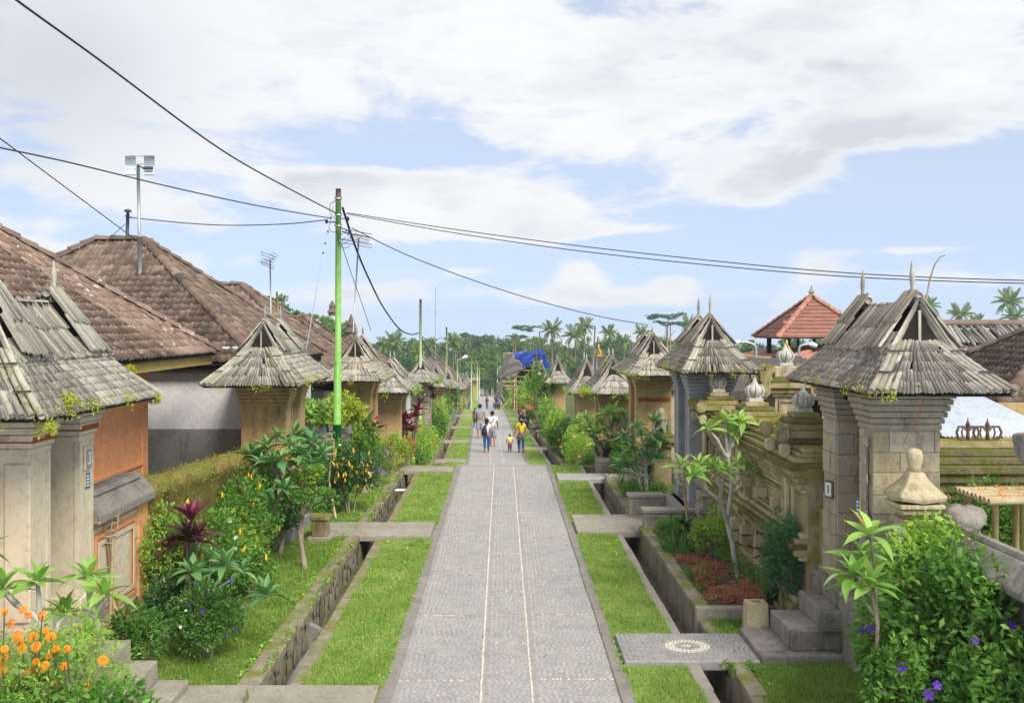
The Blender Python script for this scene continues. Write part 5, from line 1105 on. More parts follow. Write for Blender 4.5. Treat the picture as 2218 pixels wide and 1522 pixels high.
V = []; lv = [(.26, 2.09), (.275, 2.14), (.25, 2.2), (.18, 2.26), (.12, 2.33), (.08, 2.4)]
for h, z in lv:
    for k in range(8):
        th = math.pi/4*k; q = h*(1.25 if k % 2 else .92); V.append((px+q*math.cos(th), py+q*math.sin(th), z+(.035 if k % 2 and z < 2.2 else 0)))
m = MB(); m.add(V, [(i*8+j, i*8+(j+1) % 8, (i+1)*8+(j+1) % 8, (i+1)*8+j) for i in range(5) for j in range(8)]+[tuple(range(8))[::-1], tuple(range(40, 48))]); mk('pagoda_roof', m, MT['stone_pale'], t, bevel=.01)
m = MB(); m.lathe((px, py, 2.4), [(.07, 0), (.065, .06), (.08, .12), (.085, .17), (.07, .22), (.03, .24)], 12); mk('blunt_finial', m, MT['stone_pale'], t, True)
def rock(name, c, r, label, cat, mat, seed=0, flat_=1.):
    rr = random.Random(seed); m = MB(); V = []; n, k = 8, 12
    for i in range(n+1):
        ph = math.pi*i/n
        for j in range(k):
            th = 2*math.pi*j/k; q = 1+.16*math.sin(3*th+seed)*math.sin(2*ph)+rr.uniform(-.1, .1); V.append((c[0]+r[0]*q*math.sin(ph)*math.cos(th), c[1]+r[1]*q*math.sin(ph)*math.sin(th), c[2]+r[2]*q*math.cos(ph)))
    m.add(V, [(i*k+j, (i+1)*k+j, (i+1)*k+(j+1) % k, i*k+(j+1) % k) for i in range(n) for j in range(k)]); o = mk(name, m, mat, None, True); return tag(o, label, cat)
rock('boulder', (4.66, 10.1, 1.95), (.22, .26, .15), 'pale rough boulder lying on top of the blackened wall cap', 'rock', MT['concrete_dark'], 3)
t = thing('carved_column', (4.13, 7.85, 0), 'blackened carved column with a flared bowl top at the right edge', 'column')
m = MB(); m.lathe((4.2, 7.85, 0), [(.1, 0), (.1, .3), (.06, .34), (.055, 1.2), (.06, 2.6), (.07, 2.76), (.05, 2.8)], 14); mk('shaft', m, MT['concrete_dark'], t, True)
m = MB(); m.lathe((4.2, 7.85, 2.8), [(.05, 0), (.08, .02), (.11, .05), (.135, .12), (.15, .2), (.155, .24), (.13, .26)], 10, lambda th, z: 1+.08*math.cos(5*th)); mk('bowl_top', m, MT['concrete_dark'], t, False, .012)
t = thing('offering_table', (5.15, 10.3, 0), 'bamboo offering table with petals on its woven top at the right edge', 'table')
for x in (4.98, 5.28, 5.5):
    for y in (10.05, 10.65): m = MB(); m.tube([(x, y, .3), (x, y, 2.12)], .035, 8); mk('leg', m, MT['bamboo_tan'], t, True)
for k in range(9): m = MB(); m.tube([(4.88, 9.98+.09*k, 2.15), (5.7, 9.98+.09*k, 2.16)], .035, 7); mk('top_slat', m, MT['straw'], t, True)
V, F = leaf_cloud(np.c_[RNG.uniform(5.0, 5.6, 70), RNG.uniform(10, 10.7, 70), np.full(70, 2.2)], np.tile([0, 0, .4], (70, 1)), .04, .8); mknp('petals', V, F, LM['flower_o'], t, False, 'stuff')
# parapets, pedestal and bench group before the slate gate
for (x0, x1, y0, y1, z1, lb) in ((2.62, 3.55, 18.28, 18.58, .55, 'nearer grey panelled concrete parapet of the middle right footbridge'), (2.58, 3.3, 20.1, 20.4, .52, 'farther grey concrete parapet of the middle right footbridge')):
    t = thing('bridge_parapet', ((x0+x1)/2, (y0+y1)/2, .02), lb, 'parapet', 'panelled parapets of the footbridge')
    m = MB(); m.box(x0, x1, y0, y1, .02, z1-.07); mk('parapet_body', m, MT['concrete'], t, bevel=.01)
    m = MB(); m.box(x0-.035, x1, y0-.03, y1+.03, z1-.07, z1); mk('coping', m, MT['concrete'], t, bevel=.012)
    m = MB(); m.box(x0-.03, x1, y0-.03, y1+.03, .02, .12); mk('foot', m, MT['concrete_moss'], t, bevel=.012)
    for i_, th in ((0, .022), (.04, .012)): m = MB(); m.frame((x0+.06+i_, y0-.001, .15+i_), (1, 0, 0), (0, 0, 1), x1-x0-.12-2*i_, z1-.25-2*i_, .03, (0, -th, 0)); mk('panel_frame', m, MT['concrete'], t)
t = thing('gate_landing', (3.7, 19.4, 0), 'raised concrete landing with a seat slab before the slate gate', 'landing')
m = MB(); m.box(3.3, 3.56, 18.6, 20.4, .0, .5); mk('seat_slab', m, MT['concrete'], t, bevel=.015)
t = thing('gate_pedestal', (3.75, 18.4, 0), 'grey moulded pedestal with stepped cap beside the near parapet', 'pedestal')
for z0, z1, h in ((0, .5, .19), (.5, .56, .23), (.56, .60, .25), (.60, .66, .22), (.66, .84, .16), (.84, .88, .19)): m = MB(); m.box(3.75-h, 3.75+h, 18.02-h, 18.02+h, z0, z1-.002, .03 if z0 == .66 else 0); mk('tier', m, MT['concrete'], t, bevel=.01)
t = thing('stone_trough', (2.75, 31.0, g(31)), 'carved curved stone slab lying over the ditch on the right', 'slab')
bz = g(31)
V = []
for k in range(9): f = k/8; V.append((2.1+1.1*f, 31.0, bz+.42+.16*abs(2*f-.9)**1.5))
m = MB(); m.prism([(p[0], 30.7, p[2]) for p in V]+[(3.2, 30.7, bz+.12), (2.1, 30.7, bz+.12)], (0, .6, 0)); mk('slab', m, MT['stone_grey'], t, bevel=.02)
m = MB(); m.box(2.15, 3.1, 30.6, 31.4, bz-.1, bz+.12); mk('base_block', m, MT['concrete'], t, bevel=.02)
SB = []
for x, y, lb, w in ((2.35, 55.6, 'stone bench the two visitors sit on', .75), (2.0, 58.5, 'low mossy stone block left of the seated visitors', .6)):
    z = g(y); t = thing('stone_bench', (x, y, z), lb, 'bench', 'stone benches of the lower terrace')
    m = MB(); m.box(x-w/2-.08, x+w/2+.08, y-.28, y+.28, z+.36, z+.45); mk('seat', m, MT['concrete_moss'], t, bevel=.02)
    for sx in (-1, 1): m = MB(); m.box(x+sx*w*.4-.1, x+sx*w*.4+.1, y-.24, y+.24, z-.05, z+.36); mk('leg', m, MT['concrete_moss'], t, bevel=.02)
t = thing('planter_box', (3.0, 24.0, 0), 'low stepped stone planter boxes beside the pebbled bridge', 'planter')
for x0, x1, y0, y1, z in ((2.56, 3.0, 26.4, 27.3, .35), (2.58, 2.95, 24.6, 25.0, .22), (3.0, 3.5, 24.3, 24.9, .5)): m = MB(); m.box(x0, x1, y0, y1, -.1, z); mk('box', m, MT['concrete'], t, bevel=.02)
t = thing('guardian_statue', (3.62, 22.6, 0), 'small mossy guardian shrine figure in front of the ochre gate', 'statue')
for z0, z1, h in ((0, 1.2, .2), (1.2, 1.3, .28), (1.3, 1.42, .34), (1.42, 1.5, .26), (1.5, 1.56, .18)): m = MB(); m.box(3.62-h, 3.62+h, 22.6-h, 22.6+h, z0, z1-.002); mk('tier', m, MT['stone_moss'], t, bevel=.02)
m = MB(); m.lathe((3.62, 22.6, 1.56), [(.12, 0), (.15, .08), (.11, .16), (.13, .24), (.07, .3), (.09, .37), (.07, .44), (.03, .5)], 10, lambda th, z: 1+.12*math.cos(4*th)); mk('figure', m, MT['stone_grey'], t, True)
t = thing('blue_tarp_scaffold', (cx(86)+3.3, 87, g(86)), 'bamboo scaffold house wrapped in blue and grey tarpaulin', 'scaffold')
x0, z0, Y = 1.05, g(86), 86.0
def bam(a, b, r=.05): m = MB(); m.tube([a, b], r, 6); mk('bamboo_pole', m, MT['bamboo_tan'], t, True)
for X_, Yp, h in ((1.08, 86, 6.6), (1.3, 86, 4.9), (3.3, 86, 6.8), (2.7, 86, 6.4), (1.0, 90, 6.2), (3.6, 90, 6.)): bam((X_, Yp, z0-.3), (X_+random.uniform(-.12, .12), Yp, z0+h), .055)
for zz in (2.1, 2.45, 2.9, 3.4, 4.9): bam((.1, 86-.08, z0+zz), (3.6, 86-.1, z0+zz+random.uniform(-.08, .08)), .04)
bam((-.1, 86, z0+.1), (1.1, 86, z0+1.4), .04)
zt = z0+4.95
def cloth(name, grid, mat):
    n = len(grid); k = len(grid[0]); V = [p for row in grid for p in row]; m = MB(); m.add(V, [(i*k+j, i*k+j+1, (i+1)*k+j+1, (i+1)*k+j) for i in range(n-1) for j in range(k-1)]); o = mk(name, m, MT[mat], t, True)
    md = o.modifiers.new('thick', 'SOLIDIFY'); md.thickness = .015
def sheet(name, a, b, c_, d, mat, sag=.2, n=10):
    a, b, c_, d = map(np.array, (a, b, c_, d)); cloth(name, [[(1-u)*((1-v)*a+v*d)+u*((1-v)*b+v*c_)+np.array([.05*math.sin(v*17+u*5), .08*math.sin(u*9+v*11), -sag*math.sin(u*math.pi)*math.sin(v*math.pi)+.06*math.sin(u*14+v*3)]) for u in np.linspace(0, 1, n)] for v in np.linspace(0, 1, n)], mat)
sheet('blue_tarp', (.8, 85.8, zt-.1), (3.5, 85.8, zt+.25), (3.9, 90.5, zt+.1), (.7, 90.5, zt-.1), 'tarp_blue')
sheet('blue_tarp', (.8, 85.75, zt-.1), (3.1, 85.75, zt+.2), (2.6, 85.85, zt-.9), (1.9, 85.85, zt-1.35), 'tarp_blue', .0)
sheet('blue_tarp', (3.0, 85.8, zt+.22), (3.55, 85.8, zt+.22), (4.6, 86.2, zt-2.3), (3.6, 86.2, zt-1.9), 'tarp_blue', .0)
sheet('grey_tarp', (.85, 85.7, zt-.05), (-.3, 85.9, zt-2.4), (-.5, 89.8, zt-2.4), (.6, 90.3, zt-.05), 'tarp_grey', -.2)
sheet('grey_tarp', (.9, 85.72, zt-.08), (2.1, 85.8, zt-1.3), (.9, 85.85, zt-2.2), (-.3, 85.9, zt-2.4), 'tarp_grey', .0)
sheet('grey_tarp', (-.3, 85.9, zt-2.3), (.25, 85.9, zt-2.4), (-.1, 86, zt-4.0), (-.6, 86, zt-3.9), 'tarp_grey', .0)
m = MB(); m.box(1.2, 3.4, 87.5, 90, z0+1.9, z0+3.6); mk('inner_wall', m, MT['dark_wood_and_void'], t)
m = MB(); m.box(.4, 3.5, 86.2, 90, z0+1.75, z0+1.9); mk('floor_deck', m, MT['bamboo_tan'], t)
# ================================================================= poles, masts, lamps and overhead cables
def green_pole(x, y, zb, h, r, label, top='metal', mat='lime'):
    t = thing('utility_pole', (x, y, zb), label, 'pole', 'green painted poles')
    m = MB(); m.tube([(x-.03, y, zb), (x-.01, y, zb+h*.45), (x, y, zb+h*.45+.01)], [r*1.12, r*1.08, r], 14); mk('lower_tube', m, MT[mat], t, True)
    m = MB(); m.tube([(x, y, zb+h*.44), (x+.005, y, zb+h*.96)], [r*.92, r*.82], 14); mk('upper_tube', m, MT[mat], t, True)
    m = MB(); m.tube([(x+.005, y, zb+h*.955), (x+.006, y, zb+h)], r*.8, 12); mk('pole_top', m, MT['rust'], t, True); return t
GP = green_pole(-3.62, 22, -.1, 7.05, .075, 'tall bright green utility pole carrying all the overhead cables')
px, py = -3.615, 22
m = MB(); m.tube([(-3.65, 22, -.1), (-3.639, 22, 1.75)], .094, 14); mk('dark_foot', m, MT['green_dark'], GP, True)
for z in (6.72, 6.36, 6.12): m = MB(); m.tube([(px, py, z), (px, py, z+.05)], .085, 12); mk('clamp_band', m, MT['metal'], GP, True)
for (a, b) in (((px, py, 6.3), (px+.22, py-.05, 6.28)), ((px, py, 6.2), (px-.25, py-.05, 6.22)), ((px+.05, py, 6.1), (px+.25, py, 6.0))):
    m = MB(); m.tube([a, b], .012, 6); o = mk('bracket', m, MT['metal_dark'], GP, True)
    m = MB(); m.lathe((b[0], b[1], b[2]-.04), [(.02, 0), (.035, .02), (.03, .05), (.035, .07), (.015, .09)], 8); mk('insulator', m, MT['wire_blue'], GP, True)
m = MB(); m.tube([(px-.04, py-.09, 6.68), (px-.16, py-.12, 6.6), (px-.17, py-.12, 6.42), (px-.06, py-.1, 6.28)], .012, 6); mk('cable_loop', m, MT['metal'], GP, True)
for k, (dx, dz, r_) in enumerate(((.12, 5.86, .12), (.16, 5.8, .14), (.1, 5.95, .1), (-.09, 6.1, .1))):
    m = MB(); m.tube([(px+dx+r_*math.cos(th), py-.09, dz+r_*1.2*math.sin(th)) for th in np.linspace(0.3, 5.6, 14)], .007, 5); mk('cable_loop', m, MT['wire'], GP, True)
poles = [(-3.68, 45, 5.15, .07, 'thin lime green pole with a rusty top before the brick gate', 'lime_pale'), (-4.17, 75, 3.9, .08, 'second lime green pole beyond the brick gate', 'lime_pale'),
         (-4.25, 95, 1.75, .08, 'lime green pole carrying a white street lamp', 'lime_pale'), (-3.83, 125, .38, .09, 'lime green pole standing alone above the far hedges', 'lime_pale'),
         (-3.7, 150, -.9, .09, 'left one of a close pair of far lime poles', 'lime_pale'), (-3.75, 165, -2.0, .09, 'right one of a close pair of far lime poles', 'lime_pale'), (-.85, 190, -2.3, .1, 'farthest lime pole against the dark trees at the street end', 'lime_pale')]
for x, y, z1, r, lb, mt_ in poles: green_pole(x, y, g(y), z1-g(y), r, lb, mat=mt_)
def street_lamp(x, y, zb, z1, arm, label, r=.05, head=.25):
    t = thing('street_lamp', (x, y, zb), label, 'street lamp', 'curved arm street lamps'); m = MB()
    pts = [(x, y, zb), (x, y, z1-abs(arm)*.5)]+[(x+arm*(1-math.cos(th)), y, z1-abs(arm)*.5+abs(arm)*.5*math.sin(th)) for th in np.linspace(.3, 1.9, 6)]
    m.tube(pts, r, 8); mk('lamp_post', m, MT['metal'], t, True); e = pts[-1]; s = 1 if arm > 0 else -1
    m = MB(); m.tube([(e[0]-s*.05, y, e[2]+.03), (e[0]+s*head*.4, y, e[2]), (e[0]+s*head, y, e[2]-.06)], [r*1.2, r*2.2, r*1.6], 8); mk('lamp_head', m, MT['lamp'], t, True)
street_lamp(8.93, 35, 0, 3.36, -.42, 'curved arm street lamp between the slate gate and the red roof')
street_lamp(11.05, 37, 0, 3.25, .3, 'small curved street lamp beside the gold crown')
street_lamp(9.3, 21, 0, 4.08, -.33, 'curved lamp arm rising over the shingled hall roof', .03, .16)
t = thing('street_lamp', (-4.1, 95, .6), 'white lamp head on an arm fixed to the lime pole', 'street lamp', 'curved arm street lamps')
m = MB(); m.tube([(-4.2, 95, .7), (-3.75, 95, .95), (-3.6, 95, 1.0)], .05, 6); mk('lamp_arm', m, MT['metal'], t, True); m = MB(); m.tube([(-3.75, 95, .95), (-3.5, 95, 1.05), (-3.25, 95, 1.0)], [.08, .2, .16], 8); mk('lamp_head', m, MT['lamp'], t, True)
t = thing('bamboo_whip', (6.05, 14.2, 2.3), 'thin bent rod curving over behind the big gate roof', 'rod')
m = MB(); m.tube([at(2006, 650, 14.2), at(2014, 605, 14.2), at(2025, 572, 14.2), at(2037, 556, 14.2), at(2048, 553, 14.2)], [.014, .012, .01, .008, .006], 6); mk('rod', m, MT['bark'], t, True); m = MB(); m.tube([at(2006, 650, 14.2), (6.05, 14.2, 2.3)], .014, 6); mk('rod_foot', m, MT['bark'], t, True)
# antennas
t = thing('grid_antenna_mast', (at(305, 665, 21.3)[0], 21.3, 4.2), 'tall grey mast with a white grid dish on the dark hip roof', 'antenna')
b, tp = at(305, 668, 21.3), at(299, 358, 21.3)
m = MB(); m.tube([b, (b+tp)/2], .045, 10); mk('lower_mast', m, MT['metal'], t, True); m = MB(); m.tube([(b+tp)/2, tp], .034, 10); mk('upper_mast', m, MT['metal'], t, True)
def G2(px_, py_): return at(px_, py_, 21.25)
for sx0, sx1, bow in ((271, 294, 1), (312, 335, -1)):
    V = []; n = 7
    for i in range(n):
        f = i/(n-1); y_ = 338+41*f; c_ = (1-(2*f-1)**2)*(-4 if bow > 0 else -4)*1.
        for x_ in (sx0+c_*(1), sx1+c_*(1 if bow > 0 else 1)): p = G2(x_, y_); p[1] += .12*(1-(2*f-1)**2); V.append(p)
    m = MB(); m.add(V, [(2*i, 2*i+1, 2*i+3, 2*i+2) for i in range(n-1)]); o = mk('grid_panel', m, MT['corrug'], t); o.modifiers.new('thick', 'SOLIDIFY').thickness = .012
    for i in range(0, n, 2): m = MB(); m.tube([V[2*i], V[2*i+1]], .008, 5); mk('grid_rib', m, MT['metal_dark'], o)
for y_ in (338, 355): m = MB(); m.tube([G2(271, y_), G2(334, y_+1)], .009, 5); mk('cross_bar', m, MT['metal'], t)
m = MB(); m.tube([G2(299, 357), G2(309, 364), G2(313, 364)], .02, 6); mk('feed_arm', m, MT['metal_dark'], t); m = MB(); m.tube([G2(311, 364), G2(331, 364)], .035, 8); mk('feed_horn', m, MT['metal_dark'], t)
t = thing('service_mast', (at(277, 515, 22.4)[0], 22.4, 5.9), 'short dark service mast with a mushroom cap on the roof ridge', 'mast')
m = MB(); m.tube([at(275, 522, 22.4), at(277, 462, 22.4)], .04, 8); mk('pipe', m, MT['metal_dark'], t, True); c = at(277, 463, 22.4)
m = MB(); m.lathe(c, [(.02, 0), (.03, .03), (.09, .05), (.07, .09), (.01, .11)], 10); mk('cap', m, MT['metal_dark'], t, True)
m = MB(); m.tube([at(271, 468, 22.4), at(286, 471, 22.4)], .014, 6); mk('cross_bar', m, MT['metal_dark'], t)
def tv_antenna(x0, y0, x1, y1, Y, w, label, n=6):
    a, b = at(x0, y0, Y), at(x1, y1, Y); t = thing('tv_antenna', a, label, 'antenna', 'roof antennas'); m = MB(); m.tube([a, b], .022, 6); mk('mast', m, MT['metal'], t, True)
    m = MB(); m.tube([b+[0, -.7, -.12], b+[0, .7, .12]], .014, 6); mk('boom', m, MT['metal'], t)
    for k in range(n):
        f = -1+2*k/(n-1); c_ = b+np.array([0, .65*f, .11*f+random.uniform(-.1, .1)]); ww = w*(1-.08*k); m = MB(); m.tube([c_+[-ww, 0, .06], c_+[ww, 0, -.06]], .008, 5); mk('element', m, MT['metal_dark'], t)
    for zz in (.14, -.12): 
        c_ = b+np.array([0, -.3, zz]); m = MB(); m.tube([c_+[-w*1.1, 0, .06], c_+[w*1.1, 0, -.08], c_+[w*1.1, 0, -.16], c_+[-w*1.1, 0, -.02], c_+[-w*1.1, 0, .06]], .009, 5); mk('folded_element', m, MT['metal_dark'], t)
tv_antenna(765, 720, 777, 515, 25, .33, 'large rooftop television antenna just right of the green pole')
tv_antenna(587, 690, 585, 562, 28, .16, 'television antenna on a thin mast left of the green pole')
t = thing('radio_mast', (-8., 60, 3.), 'very thin radio mast beyond the brown roofs', 'mast'); m = MB(); m.tube([at(943, 790, 70), at(943, 622, 70)], .022, 5); mk('rod', m, MT['metal'], t); m = MB(); m.tube([at(937, 672, 70), at(943, 680, 70), at(949, 672, 70)], .012, 5); mk('arm', m, MT['metal'], t)
sticks = [(603, 700, 600, 632, 30, 'tan bamboo stick behind the moss edged gate roof'), (969, 830, 967, 755, 74, 'brown bamboo stick beside the second lime pole'), (1284, 805, 1289, 706, 48, 'grey pole behind the orange tan gate'), (1292, 806, 1295, 729, 46, 'tan bamboo pole beside the grey pole'),
          (1327, 780, 1329, 752, 44, 'short bamboo pole between the middle gates'), (1445, 765, 1447, 690, 60, 'tall tan bamboo pole behind the ochre gate'), (1316, 845, 1318, 770, 40, 'tan bamboo pole leaning by the fern gate'), (1452, 770, 1452, 700, 62, 'second thin bamboo pole beside the tall tan one')]
for x0, y0, x1, y1, Y, lb in sticks:
    m = MB(); a, b = at(x0, y0, Y), at(x1, y1, Y); a2 = a+(a-b)*.6; m.tube([a2, b], [.045, .03], 7); o = mk('bamboo_stick', m, MT['bamboo_tan'] if 'grey' not in lb else MT['metal'], None, True); tag(o, lb, 'pole', 'bamboo and metal sticks')
# cables
def cable(label, pts, r, mat='wire', twist=False):
    """smooth curve through world points"""
    P = [np.array(p, float) for p in pts]; Q = []
    for i in range(len(P)-1):
        p0, p1, p2, p3 = P[max(i-1, 0)], P[i], P[i+1], P[min(i+2, len(P)-1)]
        for u in np.linspace(0, 1, 9)[:-1]: Q.append(.5*((2*p1)+(-p0+p2)*u+(2*p0-5*p1+4*p2-p3)*u*u+(-p0+3*p1-3*p2+p3)*u**3))
    Q.append(P[-1]); m = MB(); m.tube(Q, r, 6); o = mk('overhead_cable', m, MT[mat], None, True); tag(o, label, 'cable', 'overhead cables')
def pc(*pts): return [at(*p) for p in pts]
cable('long cable sagging from the green pole to the upper left corner', pc((731, 463, 22), (640, 416, 19), (480, 325, 15.5), (215, 130, 11.5), (35, 0, 9.8), (-120, -120, 8.6)), .013)
cable('thin cable from the green pole crossing below the grid dish to the left edge', pc((718, 473, 22), (560, 446, 20), (370, 405, 17.5), (150, 352, 15), (0, 320, 13.5), (-150, 286, 12)), .012)
cable('service cable from the green pole to the short roof mast', pc((710, 476, 22), (620, 485, 22.1), (500, 488, 22.2), (400, 483, 22.3), (280, 471, 22.4)), .012)
cable('steep thin cable from the left edge to the roof ridge mast', pc((-150, 190, 13), (0, 300, 15.5), (150, 412, 18.5), (290, 516, 22.3)), .010)
cable('short stay wire at the foot of the ridge mast', pc((272, 485, 22.4), (235, 517, 22.2)), .008)
cable('upper one of the two long cables running to the right edge', pc((752, 461, 22), (1000, 499, 20.5), (1300, 538, 19), (1700, 580, 17.5), (2000, 600, 16.5), (2400, 612, 15.5)), .010)
cable('lower one of the two long cables running to the right edge', pc((750, 463, 22), (1000, 507, 20.5), (1300, 549, 19), (1700, 589, 17.5), (2000, 607, 16.5), (2400, 618, 15.5)), .010)
cable('cable from the green pole down to the ochre gate roof', pc((762, 494, 22), (900, 560, 23), (1100, 632, 24), (1280, 681, 25), (1398, 703, 26)), .011)
cable('thick dark blue twisted cable sagging to the next lime pole', pc((742, 450, 22), (757, 497, 23), (775, 548, 25), (800, 606, 29), (830, 665, 34), (865, 712, 40), (890, 724, 43), (906, 721, 45)), .028, 'wire_blue')
cable('thin cable dropping from the green pole behind the tan gate', pc((737, 520, 22), (760, 590, 23.5), (785, 660, 25), (803, 715, 27)), .008)
cable('dark cable between the first and second lime poles', pc((909, 722, 45), (925, 755, 55), (945, 780, 66), (965, 760, 75)), .035)
cable('thin wire strung high between the far lime poles', pc((909, 726, 45), (935, 738, 60), (966, 733, 75), (990, 760, 95)), .02)
t = thing('guy_wire', (-4.3, 20, 0), 'steel guy wire with small clamps slanting from the green pole to the ground', 'wire')
a, b = at(722, 448, 22), at(700, 548, 21.3); c_ = at(622, 990, 19); m = MB(); m.tube([a, b, c_], [.009, .009, .014], 6); mk('strand', m, MT['metal'], t, True)
for f in (.25, .55, .8, 1.0): p = a+(b-a)*f; m = MB(); m.obox(p, (.035, .03, .05)); mk('clamp', m, MT['metal_dark'], t)
m = MB(); m.tube([at(1955, 968, 10.3), at(2003, 862, 10.2)], .004, 5); o = mk('red_cord', m, MT['red_band'], None); tag(o, 'thin reddish cord from the gate eave down to the pagoda pillar', 'cord')
# ================================================================= plants
def blade_var(w=.3, seg=5, droop=(.1, .45), fold=.12, k=4, tipp=1.6):
    out = []
    for q in range(k):
        d = droop[0]+(droop[1]-droop[0])*q/max(1, k-1); V = []
        for i in range(seg+1):
            t = i/seg; ww = w*.5*(math.sin(math.pi*min(1, t**.8*.93+.05)))**.8*(1 if t < 1 else 0)*(1.0 if t < .55 else (1-((t-.55)/.45)**tipp)**.6); y = t*(1-.25*d*t); z = .12*t-d*t*t
            V += [(-ww, y, z+fold*ww*2), (0, y, z), (ww, y, z+fold*ww*2)]
        F = []
        for i in range(seg): a = 3*i; F += [(a, a+1, a+4, a+3), (a+1, a+2, a+5, a+4)]
        out.append((np.array(V), [np.array(F)]))
    return out
FRV = blade_var(.30, 6, (.1, .5), .18); TIV = blade_var(.24, 5, (.05, .5), .3); PAV = blade_var(.10, 5, (.2, .8), .3)
def leaf_m(p, dirv, L, roll=0., wide=1.):
    y = np.array(dirv, float); y /= np.linalg.norm(y); up = np.array([0, 0, 1.]); x = np.cross(y, up)
    if np.linalg.norm(x) < .05: x = np.array([1., 0, 0])
    x /= np.linalg.norm(x); z = np.cross(x, y); c, s = math.cos(roll), math.sin(roll); x, z = c*x+s*z, c*z-s*x
    m = np.eye(4); m[:3, 0] = x*L*wide; m[:3, 1] = y*L; m[:3, 2] = z*L; m[:3, 3] = p; return m
def rosette(p, n, L, lo=-.15, hi=1.2, axis=None, wide=1.):
    M = []; ph = random.uniform(0, 6.28)
    for i in range(n):
        th = ph+i*2.4; f = i/(n-1); el = lo+(hi-lo)*f**1.3+random.uniform(-.12, .12)
        d = np.array([math.cos(th)*math.cos(el), math.sin(th)*math.cos(el), math.sin(el)]) 
        if axis is not None: d = d+np.array(axis)*.35
        M.append(leaf_m(np.array(p)+np.array([0, 0, .02*f])+d*.02, d, L*random.uniform(.75, 1.1)*(1-.35*f), random.uniform(-.35, .35), wide))
    return M
def frangipani(label, base, stems, tips, L, mat='frangi', n=12, r=.035, bark='bark_white', yellow=2, limit=300):
    """stems: list of point lists (world), tips: rosette centres (world)"""
    base = np.array(base, float); T = thing('frangipani', base, label, 'shrub', 'frangipani shrubs')
    for k, pts in enumerate(stems):
        pts = [np.array(p, float) for p in pts]; Q = []
        for i in range(len(pts)-1):
            for u in (0, .33, .67): Q.append(pts[i]*(1-u)+pts[i+1]*u+RNG.normal(0, r*.18, 3))
        Q.append(pts[-1]); rr = np.linspace(r*(1 if k == 0 else .7), r*.45, len(Q)); m = MB(); m.tube(Q, list(rr), 8); mk('trunk' if k == 0 else 'branch', m, MT[bark], T, True)
    M = []; 
    for p in tips: M += rosette(p, n+random.randint(-2, 3), L*random.uniform(.88, 1.1))
    ny = min(yellow, len(M)); idx = random.sample(range(len(M)), ny); My = [M[i] for i in idx]; M = [m for i, m in enumerate(M) if i not in idx]
    pieces(T, 'leaf', FRV, M, LM[mat], limit, 'leaves', True)
    if My: pieces(T, 'yellow_leaf', FRV, My, LM['frangi_yellow'], 10, None, True)
    return T
def rosette_plant(name, label, base, heads, L, n, mat, lo=.1, hi=1.35, var=None, stemr=.02, wide=1., cat='shrub', group=None, limit=120, part='leaf'):
    T = thing(name, base, label, cat, group); M = []
    for h in heads:
        m = MB(); m.tube([base, (np.array(base)+np.array(h))/2+RNG.normal(0, .02, 3), h], stemr, 6); mk('stem', m, MT['bark'], T, True); M += rosette(h, n, L, lo, hi, None, wide)
    pieces(T, part, var or TIV, M, LM[mat], limit, 'leaves', True); return T
def bush_pts(c, r, n, clumps=14, flat_bottom=True):
    """points with outward normals, gathered in clumps so that light and dark masses form"""
    c, r = np.array(c, float), np.array(r, float)
    d = RNG.normal(0, 1, (clumps, 3)); d[:, 2] = np.abs(d[:, 2])*.9-.25 if flat_bottom else d[:, 2]; d /= np.linalg.norm(d, axis=1)[:, None]
    cc = d*RNG.uniform(.55, .85, clumps)[:, None]; k = RNG.integers(0, clumps, n); q = RNG.normal(0, 1, (n, 3)); q /= np.linalg.norm(q, axis=1)[:, None]
    rad = RNG.uniform(.22, .5, clumps)[k][:, None]*RNG.uniform(.55, 1., n)[:, None]**.5; p = cc[k]+q*rad
    N = q*.7+p*.6+np.array([0, 0, .25]); N /= np.linalg.norm(N, axis=1)[:, None]; return c+p*r, N
def bush(label, c, r, n, size, mat, name='shrub', cat='shrub', group=None, flowers=None, clumps=16, aspect=.45, stems=5, zg=None, droop=.1, spread=.6):
    c = np.array(c, float); zg = g(c[1])+.04 if zg is None else zg; T = thing(name, (c[0], c[1], zg), label, cat, group)
    P, N = bush_pts(c, r, n, clumps); k = P[:, 2] > zg+.01; V, F = leaf_cloud(P[k], N[k], size, spread, aspect, .25, droop); mknp('foliage', V, F, LM[mat], T, True, 'stuff')
    for i in range(stems):
        th = random.uniform(0, 6.28); m = MB(); e = c+np.array([math.cos(th)*r[0]*.55, math.sin(th)*r[1]*.55, r[2]*random.uniform(.0, .5)])
        m.tube([(c[0]+.06*math.cos(th), c[1]+.06*math.sin(th), zg-.03), (c+e)/2*np.array([1, 1, 0])+np.array([0, 0, (zg+e[2])/2]), e], [max(.012, size*.18), max(.009, size*.13), .006], 6); mk('stem', m, MT['bark'], T, True)
    for fl in (flowers or []):
        fm, k, sz, fn = fl; P, N = bush_pts(c, np.array(r)*1.12, k*6, clumps); s = score(mats4(P, np.tile([1, 0, 0], (len(P), 1)), np.tile([0, 1, 0], (len(P), 1)), P-c)); o = np.argsort(-s)[:k*3]; o = RNG.choice(o, k, False); flowers_at(T, P[o], sz, fm, fn)
    return T
def candle_var():
    V, F = [], []; lv = [(.0, 0), (.16, .08), (.2, .3), (.15, .6), (.09, .85), (0.01, 1)]
    for r_, z in lv:
        for j in range(6): V.append((r_*math.cos(j*math.pi/3+z*2), r_*math.sin(j*math.pi/3+z*2), z))
    F = [(i*6+j, i*6+(j+1) % 6, (i+1)*6+(j+1) % 6, (i+1)*6+j) for i in range(5) for j in range(6)]; return [(np.array(V), [np.array(F)])]
